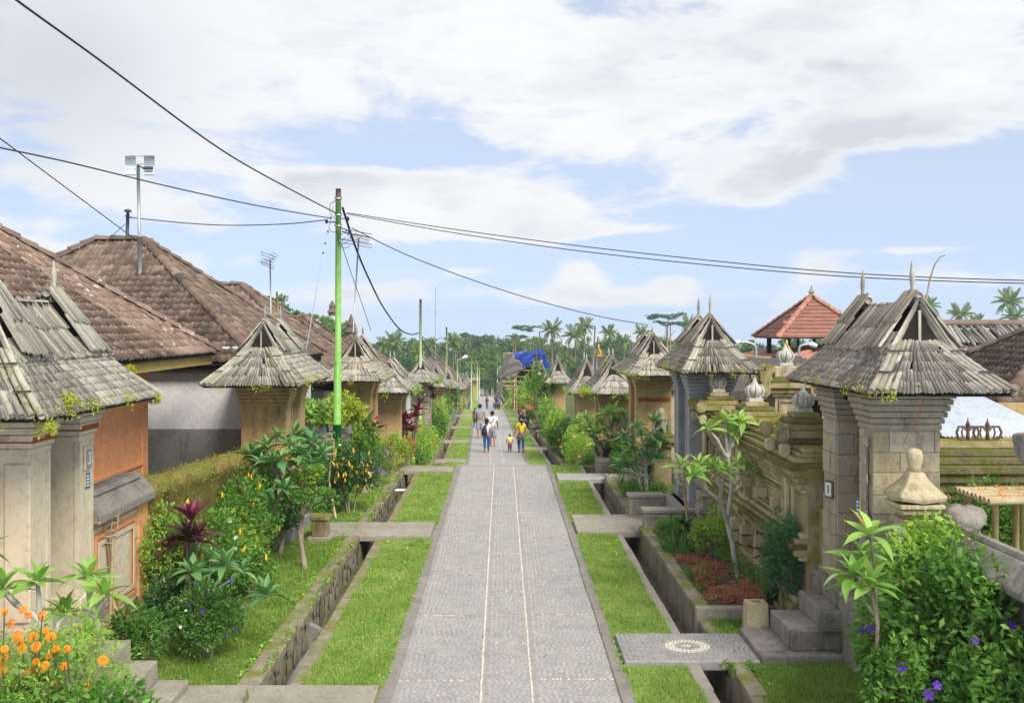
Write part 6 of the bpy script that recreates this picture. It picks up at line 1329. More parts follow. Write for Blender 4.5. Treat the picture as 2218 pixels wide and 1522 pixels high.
def disc_flower_var(k=5, cup=.25):
    V, F = [(0, 0, 0)], []
    for j in range(k):
        a = 2*math.pi*j/k; n = len(V)
        for da, r_ in ((-.45, .3), (-.5, .5), (0, .62), (.5, .5), (.45, .3)): V.append((r_*math.cos(a+da), r_*math.sin(a+da), cup*r_))
        F += [(0, n, n+1), (0, n+1, n+2), (0, n+2, n+3), (0, n+3, n+4)]
    return [(np.array(V), [np.array(F)])]
def pompom_var():
    out = []; V, F = [], []
    for i in range(5):
        ph = .02+i*.36
        for j in range(10):
            th = 2*math.pi*(j+.5*(i % 2))/10; b = np.array([math.sin(ph)*math.cos(th), math.sin(ph)*math.sin(th), math.cos(ph)*.75])*.5; t_ = np.array([-math.sin(th), math.cos(th), 0])*.17; u = np.array([math.cos(ph)*math.cos(th), math.cos(ph)*math.sin(th), -math.sin(ph)])*.14
            n = len(V); V += [b*.8, b+t_-u*.3, b*1.12+u, b-t_-u*.3]; F.append((n, n+1, n+2, n+3))
    return [(np.array(V), [np.array(F)])]
FV = dict(candle=candle_var(), five=disc_flower_var(5), trumpet=disc_flower_var(5, .5), pompom=pompom_var())
def flowers_at(T, P, size, mat, kind, limit=120):
    M = []
    for p in P:
        z = np.array([0, 0, 1.])+RNG.normal(0, .25, 3) if kind == 'candle' else np.array([0, -.8, .5])+RNG.normal(0, .35, 3); z /= np.linalg.norm(z); x = np.cross(z, [.3, 1, .2]); x /= np.linalg.norm(x); y = np.cross(z, x); s = size*random.uniform(.75, 1.2); m = np.eye(4); m[:3, 0] = x*s; m[:3, 1] = y*s; m[:3, 2] = z*s; m[:3, 3] = p; M.append(m)
    return pieces(T, 'flower', FV[kind], M, LM[mat], limit, 'flowers')
def strap_clump(label, c, r, n, h, mat, w=.02, name='sedge_clump'):
    c = np.array(c, float); T = thing(name, c, label, 'plant'); M = []
    for i in range(n):
        th = random.uniform(0, 6.28); q = random.random()**.5*r; el = random.uniform(.7, 1.45); p = c+np.array([math.cos(th)*q*.5, math.sin(th)*q*.5, 0]); M.append(leaf_m(p, (math.cos(th)*math.cos(el), math.sin(th)*math.cos(el), math.sin(el)), h*random.uniform(.6, 1.1), 0, w/.1/h*.6))
    pieces(T, 'leaf', PAV, M, LM[mat], 40, 'leaves', True); return T
a = lambda x, y, Y: at(x, y, Y)
# --- frangipani shrubs
Y = 8.7; tips = [a(81,1262,8.7), a(190,1255,8.9), a(225,1290,8.6), a(192,1378,8.3), a(8,1275,8.6), a(-60,1200,8.8), a(140,1330,9.1)]
B = np.array([-3.75, 8.75, .82]); mid = a(110, 1400, 8.7)
frangipani('frangipani with long glossy leaves in the front left corner by the marigolds', B, [[B, mid, a(85, 1330, 8.7), tips[0]], [mid, a(150, 1400, 8.6), a(195, 1320, 8.8), tips[1]], [a(150,1400,8.6), a(200, 1350, 8.6), tips[2]], [mid, a(160, 1420, 8.4), tips[3]], [a(85,1340,8.7), a(40,1310,8.6), tips[4]], [a(40,1310,8.6), tips[5]], [a(110,1390,8.7), tips[6]]], tips, .33, 'frangi', 14, .04)
B = np.array([-3.6, 12.2, .05]); tips = [a(417,1240,12.2), a(487,1226,12.4), a(579,1290,11.9), a(455,1215,12.8), a(520,1240,12.9)]
frangipani('low frangipani leaning over the clipped ball shrub', B, [[B, a(443,1310,12.2), a(470,1260,12.3), tips[1]], [a(443,1300,12.2), tips[0]], [a(450,1325,12.1), a(530,1316,12), tips[2]], [a(450,1290,12.4), tips[3]], [a(450,1290,12.5), tips[4]]], tips, .38, 'frangi_blue', 14, .022, yellow=1)
B = np.array([-4.0, 16.2, .05]); tips = [a(577,972,16.5), a(627,965,16.4), a(679,962,16.6), a(587,1003,16), a(614,1060,15.4), a(553,1062,16), a(640,990,16.2), a(600,950,16.9), a(560,985,16.8), a(655,985,16.2), a(590,1100,15.8)]
frangipani('tall frangipani with bluish green drooping leaves before the mossy wall', B, [[B, a(570,1140,15.9), a(600,1085,15.5), tips[4]], [a(570,1140,15.9), a(600,1030,16.1), a(588,1010,16), tips[3]], [a(600,1030,16.1), a(590,990,16.3), tips[0]], [a(610,1035,16.2), a(625,1000,16.3), tips[1]], [a(625,1010,16.3), a(660,990,16.4), tips[2]], [a(570,1130,15.9), tips[5]], [a(625,1010,16.3), tips[6]], [a(600,1000,16.5), tips[7]], [a(590,1000,16.4), tips[8]], [a(650,995,16.4), tips[9]]], tips+[a(545,985,16.4), a(700,985,16.3), a(665,950,16.8), a(610,1000,15.9), a(568,1010,16.1), a(690,1005,16.2), a(640,945,16.8)], .40, 'frangi_blue', 13, .04, 'bark', 5)
B = np.array([3.55, 14.9, .17]); tips = [a(1571,912,15.1), a(1604,914,15.2), a(1535,930,14.9), a(1479,1010,14.2), a(1515,1008,14.4), a(1545,1018,14.3), a(1601,1008,14.7), a(1627,1020,14.8), a(1570,1025,14.6), a(1500,1030,14.1), a(1585,940,15.1)]
F3 = frangipani('bare white stemmed frangipani in the red leaved bed by the carved wall', B, [[B, a(1590,1200,14.9), a(1578,1130,14.9), a(1585,1040,15), a(1575,985,15.1), tips[0]], [a(1582,1150,14.9), a(1560,1085,14.7), a(1510,1045,14.4), tips[3]], [a(1590,1050,15), a(1608,1030,14.8), tips[7]], [a(1575,990,15.1), a(1560,965,15), tips[2]], [a(1576,980,15.1), a(1590,955,15.2), tips[1]], [a(1562,1090,14.7), a(1560,1050,14.4), tips[5]], [a(1530,1060,14.5), tips[4]], [a(1608,1032,14.8), tips[6]], [a(1560,1085,14.7), tips[8]], [a(1510,1045,14.3), tips[9]], [a(1576,1000,15.1), tips[10]]], tips, .36, 'frangi', 11, .045, yellow=3)
B = np.array([3.2, 22, .05]); tips = [a(1390,942,22), a(1423,952,22.2), a(1370,975,21.8), a(1352,950,22.3), a(1416,914,22.4), a(1357,1008,21.6), a(1344,1022,21.5), a(1427,992,21.8), a(1400,990,21.8), a(1380,925,22.4), a(1408,968,22), a(1435,925,22.6)]
frangipani('many headed frangipani above the grassy bed behind the parapets', B, [[B, a(1398,1010,22), a(1395,975,22), tips[0]], [a(1398,1000,22), a(1420,975,22.1), tips[1]], [a(1396,1005,22), tips[2]], [a(1395,990,22.1), tips[3]], [a(1412,965,22.2), tips[4]], [a(1396,1015,21.9), tips[5]], [a(1396,1030,21.8), tips[6]], [a(1399,1008,21.9), tips[7]], [a(1398,1005,21.9), tips[8]], [a(1395,960,22.2), tips[9]], [a(1405,985,22), tips[10]], [a(1418,930,22.4), tips[11]], [B+[-.1, 0, 0], a(1385,1040,22), a(1392,1010,22)]], tips, .42, 'frangi_blue', 15, .05, yellow=6)
B = np.array([2.95, 27.4, .05]); tips = [a(1279,922,27.5), a(1318,896,27.6), a(1352,900,27.8), a(1262,935,27.3), a(1300,915,27.5), a(1335,912,27.7), a(1250,920,27.6), a(1290,940,27.2), a(1270,905,27.8), a(1330,890,28), a(1310,935,27.3)]
frangipani('frangipani with a leaning pale trunk above the dark wicker stump', B, [[B, a(1300,970,27.4), a(1285,945,27.4), tips[0]], [B+[.2, .1, 0], a(1328,960,27.6), a(1324,925,27.6), tips[1]], [a(1325,925,27.6), tips[2]], [a(1288,950,27.4), tips[3]], [a(1324,930,27.6), tips[4]], [a(1326,920,27.6), tips[5]], [a(1282,940,27.4), tips[6]], [a(1290,955,27.3), tips[7]], [a(1284,935,27.6), tips[8]], [a(1328,915,27.7), tips[9]], [a(1322,950,27.4), tips[10]]], tips, .46, 'frangi', 14, .07, 'bark', 2)
B = np.array([3.2, 8.9, .05]); tips = [a(1883,1160,8.9), a(1885,1270,8.7), a(1850,1250,8.8), a(1870,1210,9.0)]
B[0] = a(1890, 1500, 8.9)[0]
frangipani('big leaved frangipani rising through the large shrub on the right', B, [[B, a(1900,1350,8.9), a(1895,1230,8.9), tips[0]], [a(1900,1350,8.9), tips[1]], [a(1890,1330,8.9), tips[2]], [a(1896,1260,8.9), tips[3]]], tips, .40, 'frangi', 12, .022, 'bark', 1)
m = MB(); m.lathe((3.0, 27.35, .03), [(.16, 0), (.24, .1), (.26, .3), (.2, .5), (.12, .55)], 12); o = mk('wicker_stump', m, MT['dark_wood_and_void'], None); tag(o, 'dark woven stump at the foot of the leaning frangipani', 'stump')
# --- left garden
bush('clipped round shrub with small purple flowers on the front left lawn', (-3.44, 11.6, .44), (.43, .42, .44), 6500, .048, 'hedge', flowers=[('flower_p', 12, .05, 'trumpet'), ('flower_w', 5, .03, 'five')], clumps=44, spread=.5)
bush('narrow leaved green shrub beside the beige gate steps', (-4.02, 10.95, .45), (.30, .3, .46), 2400, .08, 'hedge', aspect=.26, clumps=24)
bush('dense leafy shrub with yellow candle flowers below the mossy wall', (-4.1, 13.6, .68), (.62, 1.0, .82), 7500, .06, 'bush_mid', flowers=[('flower_y', 16, .10, 'candle'), ('flower_w', 7, .05, 'five')], clumps=40)
bush('loose shrub with yellow candle flowers in front of the mossy wall', (-4.0, 15.4, .8), (.58, .95, .88), 5500, .06, 'bush_mid', flowers=[('flower_y', 26, .10, 'candle')], clumps=30)
bush('small shrub with yellow candles at the lawn edge', (-3.55, 14.2, .35), (.32, .4, .38), 2200, .055, 'bush_mid', flowers=[('flower_y', 7, .10, 'candle')], clumps=20)
bush('dark shrub with white flowers under the red cordyline', (-4.1, 12.3, .4), (.4, .4, .45), 2400, .055, 'bush_dark', flowers=[('flower_w', 9, .07, 'five')], clumps=20)
bush('large dark shrub covered in yellow candle flowers beside the left lawn', (-3.15, 20.7, .78), (.52, .55, .68), 5500, .075, 'bush_dark', flowers=[('flower_y', 60, .11, 'candle'), ('flower_w', 14, .05, 'five')], clumps=34, stems=7)
bush('round grey green shrub with purple flowers near the far left bridge', (-3.05, 24.3, .45), (.38, .4, .5), 2400, .05, 'hedge', flowers=[('flower_p', 7, .07, 'trumpet')], clumps=24)
bush('bright shrub with tiny yellow and red leaves by the far left bridge', (-2.95, 27.0, .55), (.48, .5, .5), 3400, .055, 'bush_light', flowers=[('flower_y', 20, .04, 'five'), ('flower_r', 14, .05, 'five')], clumps=30)
bush('orange tipped shrub hanging over the left ditch', (-2.6, 27.4, .5), (.2, .3, .45), 1300, .055, 'orange_leaf', clumps=16)
strap_clump('striped yellow grass at the foot of the bright shrub', (-2.95, 26.5, .05), .35, 70, .42, 'striped')
bush('mid green leafy shrub behind the grey green shrub', (-3.5, 25.6, .7), (.4, .4, .6), 1800, .09, 'bush_mid', clumps=20, aspect=.3)
bush('dense green foliage between the tall frangipani and the pole', (-4.2, 20.8, .9), (.55, .9, .9), 4200, .09, 'bush_dark', clumps=30)
bush('lime green cassava like foliage behind the green pole', (-4.0, 24.2, 1.75), (.65, .6, .55), 2600, .17, 'lime', clumps=24, aspect=.3, droop=.5)
bush('green broad leaved plant left of the green pole', (-4.35, 22.6, 1.9), (.35, .4, .45), 900, .2, 'frangi', clumps=14, aspect=.35)
def treelet(label, base, pts, crown, r, n, size, mat, rad=.045):
    T = thing('small_tree', base, label, 'tree', 'small crooked trees on the left lawn'); m = MB(); m.tube(pts, list(np.linspace(rad, rad*.6, len(pts))), 9); mk('trunk', m, MT['bark'], T, True)
    for k in range(4): th = k*1.6; m = MB(); m.tube([pts[-1], np.array(crown)+np.array([math.cos(th)*r[0]*.6, math.sin(th)*r[1]*.6, r[2]*.2])], [rad*.5, .008], 6); mk('branch', m, MT['bark'], T, True)
    P, N = bush_pts(crown, r, n, 18, False); V, F = leaf_cloud(P, N, size, .6, .45, .25, .15); mknp('crown', V, F, LM[mat], T, True, 'stuff'); return T
treelet('small crooked tree with a mottled trunk standing alone on the left lawn', (-3.14, 15.9, .05), [(-3.14, 15.9, .03), a(654,1190,15.9), a(649,1150,15.9), a(655,1115,15.9)], a(680,1082,15.9), (.36, .36, .24), 1500, .06, 'bush_mid')
treelet('smaller tree with a dark bushy crown behind the crooked one', (-3.76, 16.9, .05), [(-3.76, 16.9, .03), a(612,1170,16.9), a(613,1140,16.9)], a(612,1115,16.9), (.33, .33, .25), 1600, .06, 'bush_dark')
treelet('young tree with a bright rounded crown near the tall frangipani', (-3.5, 17.4, .05), [(-3.5, 17.4, .03), a(655,1110,17.4), a(660,1070,17.4)], a(662,1025,17.4), (.3, .3, .28), 1500, .065, 'bush_light', .03)
rosette_plant('cordyline', 'dark crimson cordyline before the mossy wall at the front', a(410, 1260, 12.7)*[1,1,0]+[0,0,.05], [a(405,1165,12.6), a(425,1175,12.6)], .46, 14, 'darkred', .05, 1.35, wide=1.1)
rosette_plant('cordyline', 'crimson topped cordyline head rising above the dark crimson one', a(415, 1260, 12.75)*[1,1,0]+[0,0,.05], [a(412,1128,12.7)], .40, 10, 'red', .6, 1.45, wide=1.2)
rosette_plant('cordyline', 'small magenta cordyline beside the dark crimson one', a(368, 1260, 12.5)*[1,1,0]+[0,0,.05], [a(368,1190,12.5)], .32, 11, 'red', .1, 1.35)
rosette_plant('cordyline', 'bright crimson cordyline just past the green pole', a(808,1000,26.3)*[1,1,0]+[0,0,.05], [a(808,935,26.3), a(800,925,26.4)], .55, 13, 'red', .3, 1.4, wide=1.2)
rosette_plant('cordyline', 'tall crimson cordyline pair before the yellow ochre gate', np.array([-3.0, 32.5, g(32.5)]), [a(881,925,32), a(900,905,32.5), a(905,890,32.5), a(893,935,32), a(878,910,32.2)], .5, 13, 'red', .2, 1.4, wide=1.2)
rosette_plant('cordyline', 'brown leaved cordyline at the corner of the brick gate', np.array([-3.2, 42, g(42)]), [a(934,848,42), a(938,865,42)], .6, 11, 'darkred', .4, 1.45, wide=1.2)
rosette_plant('cordyline', 'dusky cordyline in the leafy hedge on the left', np.array([-3.3, 36, g(36)]), [a(910,875,36)], .5, 11, 'darkred', .3, 1.4, wide=1.2)
# marigolds in the front left corner
T = thing('marigold_bed', (-3.7, 7.7, .6), 'bed of orange marigolds with feathery leaves in the front left corner', 'flowers')
P, N = bush_pts((-3.75, 7.9, 1.0), (.78, .6, .62), 7500, 50); V, F = leaf_cloud(P, N, .045, .9, .3); mknp('foliage', V, F, LM['bush_light'], T, True, 'stuff')
P, N = bush_pts((-3.4, 7.6, .85), (.66, .4, .48), 2800, 26); V, F = leaf_cloud(P, N, .07, .8, .5); mknp('foliage', V, F, LM['bush_mid'], T, True, 'stuff')
FP = [(10,1325),(50,1320),(92,1333),(38,1375),(72,1378),(98,1365),(42,1388),(78,1400),(120,1405),(10,1405),(48,1405),(78,1432),(106,1420),(122,1405),(145,1405),(98,1440),(75,1450),(8,1425),(58,1460),(92,1448),(120,1480),(223,1430),(5,1450),(188,1488),(110,1380),(25,1350),(140,1442),(62,1332)]
flowers_at(T, [a(x_, y_, 7.55+.25*random.random()) for x_, y_ in FP], .066, 'flower_o', 'pompom')
for x_, y_ in FP[::2]: q = a(x_, y_, 7.65); m = MB(); m.tube([q, q+[random.uniform(-.06, .06), .05, -.4]], .006, 5); mk('stem', m, MT['stem'], T)
m = MB(); m.box(-4.6, -3.2, 7.0, 8.39, -.1, .55); mk('corner_bed', m, MT['soil'], kind='structure')
# --- right garden
bush('huge leafy shrub with purple flowers filling the lower right corner', (4.2, 9.25, .90), (.84, .95, .98), 12500, .085, 'bush_mid', flowers=[('flower_p', 16, .075, 'trumpet')], clumps=70, stems=12, zg=.05, droop=.25)
bush('rounded front lobe of green shrubbery at the lower right lawn', (3.98, 9.7, .55), (.48, .6, .66), 4200, .08, 'bush_mid', flowers=[('flower_p', 4, .075, 'trumpet')], clumps=30, stems=4, zg=.05, droop=.25)
bush('small front clump of leaves hiding the stem of the big leaved frangipani', (3.48, 8.6, .62), (.36, .3, .66), 3000, .08, 'bush_mid', flowers=[('flower_p', 3, .075, 'trumpet')], clumps=24, stems=3, zg=.05, droop=.25)
bush('leafy lower skirt of shrubbery at the foot of the blackened column', (4.1, 8.1, .75), (.44, .5, .85), 4200, .085, 'bush_mid', flowers=[('flower_p', 4, .075, 'trumpet')], clumps=34, stems=4, zg=.05, droop=.25)
bush('paler leafy top shoots of a shrub beside the capped wall', (4.25, 9.6, 1.55), (.62, .55, .5), 3000, .085, 'bush_light', clumps=30, zg=.05, droop=.3)
bush('upper leafy fringe spilling against the blackened wall cap', (4.1, 8.75, 1.35), (.34, .6, .42), 2400, .085, 'bush_mid', clumps=24, stems=3, zg=.05, droop=.3)
bush('feathery bluish conifer sprig in the lower right corner', (4.02, 8.0, .62), (.28, .25, .42), 2400, .06, 'fern', aspect=.12, clumps=14, zg=.04)
bush('leafy tangle with small red flowers behind the offering table', (5.75, 11.9, 1.5), (.75, .5, .55), 3600, .075, 'bush_mid', flowers=[('flower_r', 8, .05, 'five')], clumps=30, zg=.05)
bush('leafy undergrowth left of the offering table', (5.1, 11.6, 1.25), (.42, .4, .5), 1800, .07, 'bush_mid', clumps=20, zg=.05)
for lb_, c_, r_, n_, s_, m_ in (
  ('full leafy shrub between the crimson cordyline and the lawn', (-4.0, 13.3, .5), (.42, .55, .55), 3600, .06, 'bush_mid'),
  ('spreading bright green shrub below the tall frangipani', (-3.95, 14.9, .55), (.42, .55, .6), 3600, .06, 'bush_light'),
  ('weedy green growth climbing the mossy wall near the orange panel wall', (-4.35, 12.75, .95), (.3, .5, .75), 2600, .05, 'bush_light'),
  ('thicket of mixed green leaves behind the small crooked trees', (-4.0, 17.3, .7), (.55, .8, .8), 4200, .07, 'bush_mid'),
  ('dark leafy thicket beside the stone garden bench', (-3.9, 19.6, .8), (.5, .7, .8), 3400, .08, 'bush_dark'),
  ('broad leaved green mass between pole and yellow candle shrub', (-3.7, 22.0, .75), (.5, .7, .75), 3400, .08, 'bush_mid'),
  ('leafy mass along the far end of the upper left lawn', (-3.7, 26.0, .7), (.5, .8, .8), 3000, .085, 'bush_light'),
  ('lush green shrub between the far right planters', (3.2, 25.4, .55), (.5, .7, .55), 3000, .075, 'bush_mid'),
  ('bushy growth at the foot of the guardian shrine', (3.5, 23.4, .6), (.45, .6, .6), 2600, .075, 'bush_mid'),
  ('low herbs hugging the foot of the carved wall', (3.6, 15.0, .3), (.22, 1.4, .2), 1500, .05, 'bush_mid')):
    bush(lb_, c_, r_, n_, s_, m_, clumps=30)
T = thing('red_ground_cover', (3.2, 14.2, .17), 'low mounds of pinkish red ground cover plants in the kerbed bed', 'plants', kind='stuff')
Ps, Ns = [], []
for c_, r_, n_ in (((3.15, 13.65, .19), (.42, .28, .13), 2600), ((3.5, 13.9, .2), (.35, .35, .16), 2200), ((2.92, 14.7, .19), (.2, .6, .13), 1800), ((3.3, 15.2, .19), (.4, .5, .10), 1500), ((3.05, 15.9, .19), (.3, .3, .1), 700)):
    P, N = bush_pts(c_, r_, n_, 30); Ps.append(P); Ns.append(N)
V, F = leaf_cloud(np.concatenate(Ps), np.concatenate(Ns), .035, .8, .5); mknp('foliage', V, F, LM['cover'], T, True, 'stuff')
strap_clump('fresh green grass tuft among the red ground cover', a(1512,1262,14.6)*[1,1,0]+[0,0,.17], .25, 60, .36, 'sedge', .018)
strap_clump('larger bluish grass clump at the kerb of the bed', (2.92, 16.4, .17), .5, 90, .42, 'sedge', .028)
bush('green leafy herbs at the near end of the parapet', (2.95, 17.2, .35), (.3, .4, .26), 1500, .07, 'bush_mid', clumps=20, aspect=.25)
bush('bright yellow green shrub behind the white stemmed frangipani', (3.45, 16.2, .5), (.34, .45, .42), 2800, .055, 'bush_light', clumps=24)
rosette_plant('bird_nest_fern', 'dark wavy bird nest fern at the end of the parapet', (3.18, 17.4, .17), [(3.18, 17.4, .35)], .5, 13, 'bush_dark', .5, 1.35, wide=1.1, cat='fern')
rosette_plant('cordyline', 'bronze purple cordyline against the carved wall', (3.72, 13.7, .17), [(3.74, 13.65, .95), (3.70, 13.7, .7)], .38, 11, 'darkred', .3, 1.35, wide=1.3)
bush('tall feathery fern like shrub beside the stone gate steps', (3.72, 13.0, .75), (.30, .32, .75), 5200, .09, 'fern', aspect=.14, clumps=44, zg=.05, spread=.9)
rosette_plant('cordyline', 'magenta leaved cordyline behind the many headed frangipani', (3.1, 22.8, .05), [a(1395,1010,22.6), a(1408,985,22.8)], .4, 10, 'pink', .2, 1.3)
bush('lush ground plants under the many headed frangipani', (3.3, 22.4, .2), (.6, 1.0, .28), 2600, .07, 'bush_mid', clumps=30)
bush('dark green shrubs around the wicker stump', (3.1, 27.6, .4), (.6, .5, .5), 2400, .075, 'bush_mid', clumps=24)
t = thing('plant_pot', (3.66, 13.34, .2), 'black plastic flower pot standing on the planter kerb', 'pot')
m = MB(); m.lathe((3.66, 13.36, .2), [(.088, 0), (.115, .2), (.128, .2), (.13, .235), (.115, .235), (.11, .2), (.02, .195)], 20); mk('pot_body', m, MT['pot'], t, True)
rosette_plant('seedling', 'thin seedling with a few brownish leaves growing in the black pot', (3.66, 13.36, .38), [(3.66, 13.36, .62)], .18, 5, 'orange_leaf', -.1, .6, stemr=.007, cat='plant')
# fallen petals and leaves, weeds creeping along the kerbs
def litter(name, rects, n, size, mat, up=.6):
    Ps = []
    for (x0, x1, y0, y1, z) in rects: k = max(1, int(n*(x1-x0)*(y1-y0)/sum((q[1]-q[0])*(q[3]-q[2]) for q in rects))); Ps.append(np.c_[RNG.uniform(x0, x1, k), RNG.uniform(y0, y1, k)**1.0, np.full(k, z)])
    P = np.concatenate(Ps); V, F = leaf_cloud(P, np.tile([0, 0, .05], (len(P), 1)), size, up, .6, .3); V[:, 2] = np.abs(V[:, 2]-P[0, 2])*.5+np.repeat(P[:, 2], 5); mknp(name, V, F, LM[mat], None, False, 'stuff')
lawns = [(-4.3, -2.85, 10, 27, .075), (-2.1, -1.32, 10, 27, .04), (1.42, 2.1, 12.5, 27, .04), (2.8, 3.8, 9.5, 13, .08)]
litter('fallen_petals', lawns, 260, .04, 'flower_w'); litter('fallen_leaves', lawns+[(-1.1, 1.2, 10, 27, .014)], 420, .045, 'palm_dry'); litter('fallen_petals', lawns, 90, .05, 'flower_y')
def weeds(name, xs, y0, y1, n, size, mat, z, sd=.03):
    k = n; y = RNG.uniform(y0, y1, k); gate_ = np.sin(y*2.3)+np.sin(y*5.1+1)*.7+RNG.normal(0, .5, k) > .35; y = y[gate_]; y = y[notbridge(LB if xs[0] < 0 else RB)(y*0, y)]; P = np.c_[RNG.choice(xs, len(y))+RNG.normal(0, sd, len(y)), y, z+RNG.uniform(0, .05, len(y))]
    V, F = leaf_cloud(P, np.tile([0, -.2, .7], (len(P), 1)), size, .8, .5, .25); mknp(name, V, F, LM[mat], None, True, 'stuff')
weeds('creeping_weeds', [-2.62, -2.84], 9.5, 27, 3600, .045, 'bush_light', .09); weeds('creeping_weeds', [2.8, 2.57], 8.5, 13, 1400, .045, 'bush_mid', .06); weeds('creeping_weeds', [2.78], 13.2, 27, 1200, .045, 'bush_mid', .18)
weeds('creeping_weeds', [-1.29, 1.39], 9.3, 27.5, 5200, .035, 'grass', .012, .025); weeds('ditch_weeds', [-2.3, -2.55], 9.5, 27, 1200, .06, 'bush_mid', -.4, .05); weeds('ditch_weeds', [2.5], 12.6, 27, 500, .06, 'bush_mid', -.4, .05)
# bamboo lantern baskets on poles
def basket(label, foot, top, r, h, loose=True):
    t = thing('bamboo_basket_pole', foot, label, 'basket', 'woven bamboo offering baskets'); m = MB(); m.tube([foot, top], .026, 8); mk('bamboo_pole', m, MT['bamboo_tan'], t, True); c = np.array(top)
    for k in range(8): th = k*math.pi/4; m = MB(); m.tube([c+[r*.45*math.cos(th), r*.45*math.sin(th), -h*.2], c+[r*.9*math.cos(th), r*.9*math.sin(th), h*.4], c+[r*math.cos(th), r*math.sin(th), h]], .007, 5); mk('basket_rib', m, MT['straw'], t)
    for z, q in ((-h*.18, .5), (h*.15, .75), (h*.4, .9), (h*.7, .96), (h, 1.)): m = MB(); m.tube([c+[r*q*math.cos(th), r*q*math.sin(th), z] for th in np.linspace(0, 6.283, 15)], .007, 5); mk('basket_ring', m, MT['straw'], t)
    if loose:
        for k in range(7): th = random.uniform(0, 6.28); m = MB(); e = c+[r*math.cos(th), r*math.sin(th), h]; m.tube([e, e+[.1*math.cos(th), .05, .12], e+[.22*math.cos(th), .05, .08+.1*random.random()]], [.006, .008, .012], 5); mk('dry_frond', m, MT['straw'], t)
basket('woven bamboo basket on a cane with dry fronds beside the near parapet', (3.3, 17.6, .17), a(1481, 1040, 17.6), .2, .32)
basket('woven bamboo basket on sticks leaning by the orange panel wall', (-4.45, 11.6, .1), a(232, 1165, 11.55), .13, .26, False)
m = MB(); m.tube([(-4.5, 11.4, .1), a(245, 1165, 11.55)], .018, 6); o = mk('bamboo_stick', m, MT['straw'], None); tag(o, 'dry stick propping the basket by the orange panel wall', 'stick')
t = thing('bamboo_sign_stake', (-3.3, 20.1, .05), 'light bamboo stake with a small square frame beside the yellow candle shrub', 'stake')
m = MB(); m.tube([(-3.33, 20, .03), a(712, 1040, 20), a(717, 985, 20)], .022, 6); mk('stake', m, MT['bamboo_tan'], t, True); m = MB(); p = a(706, 984, 20); m.frame(p, (1, 0, 0), (0, 0, 1), .17, .32, .025, (0, .02, 0)); mk('frame', m, MT['straw'], t)
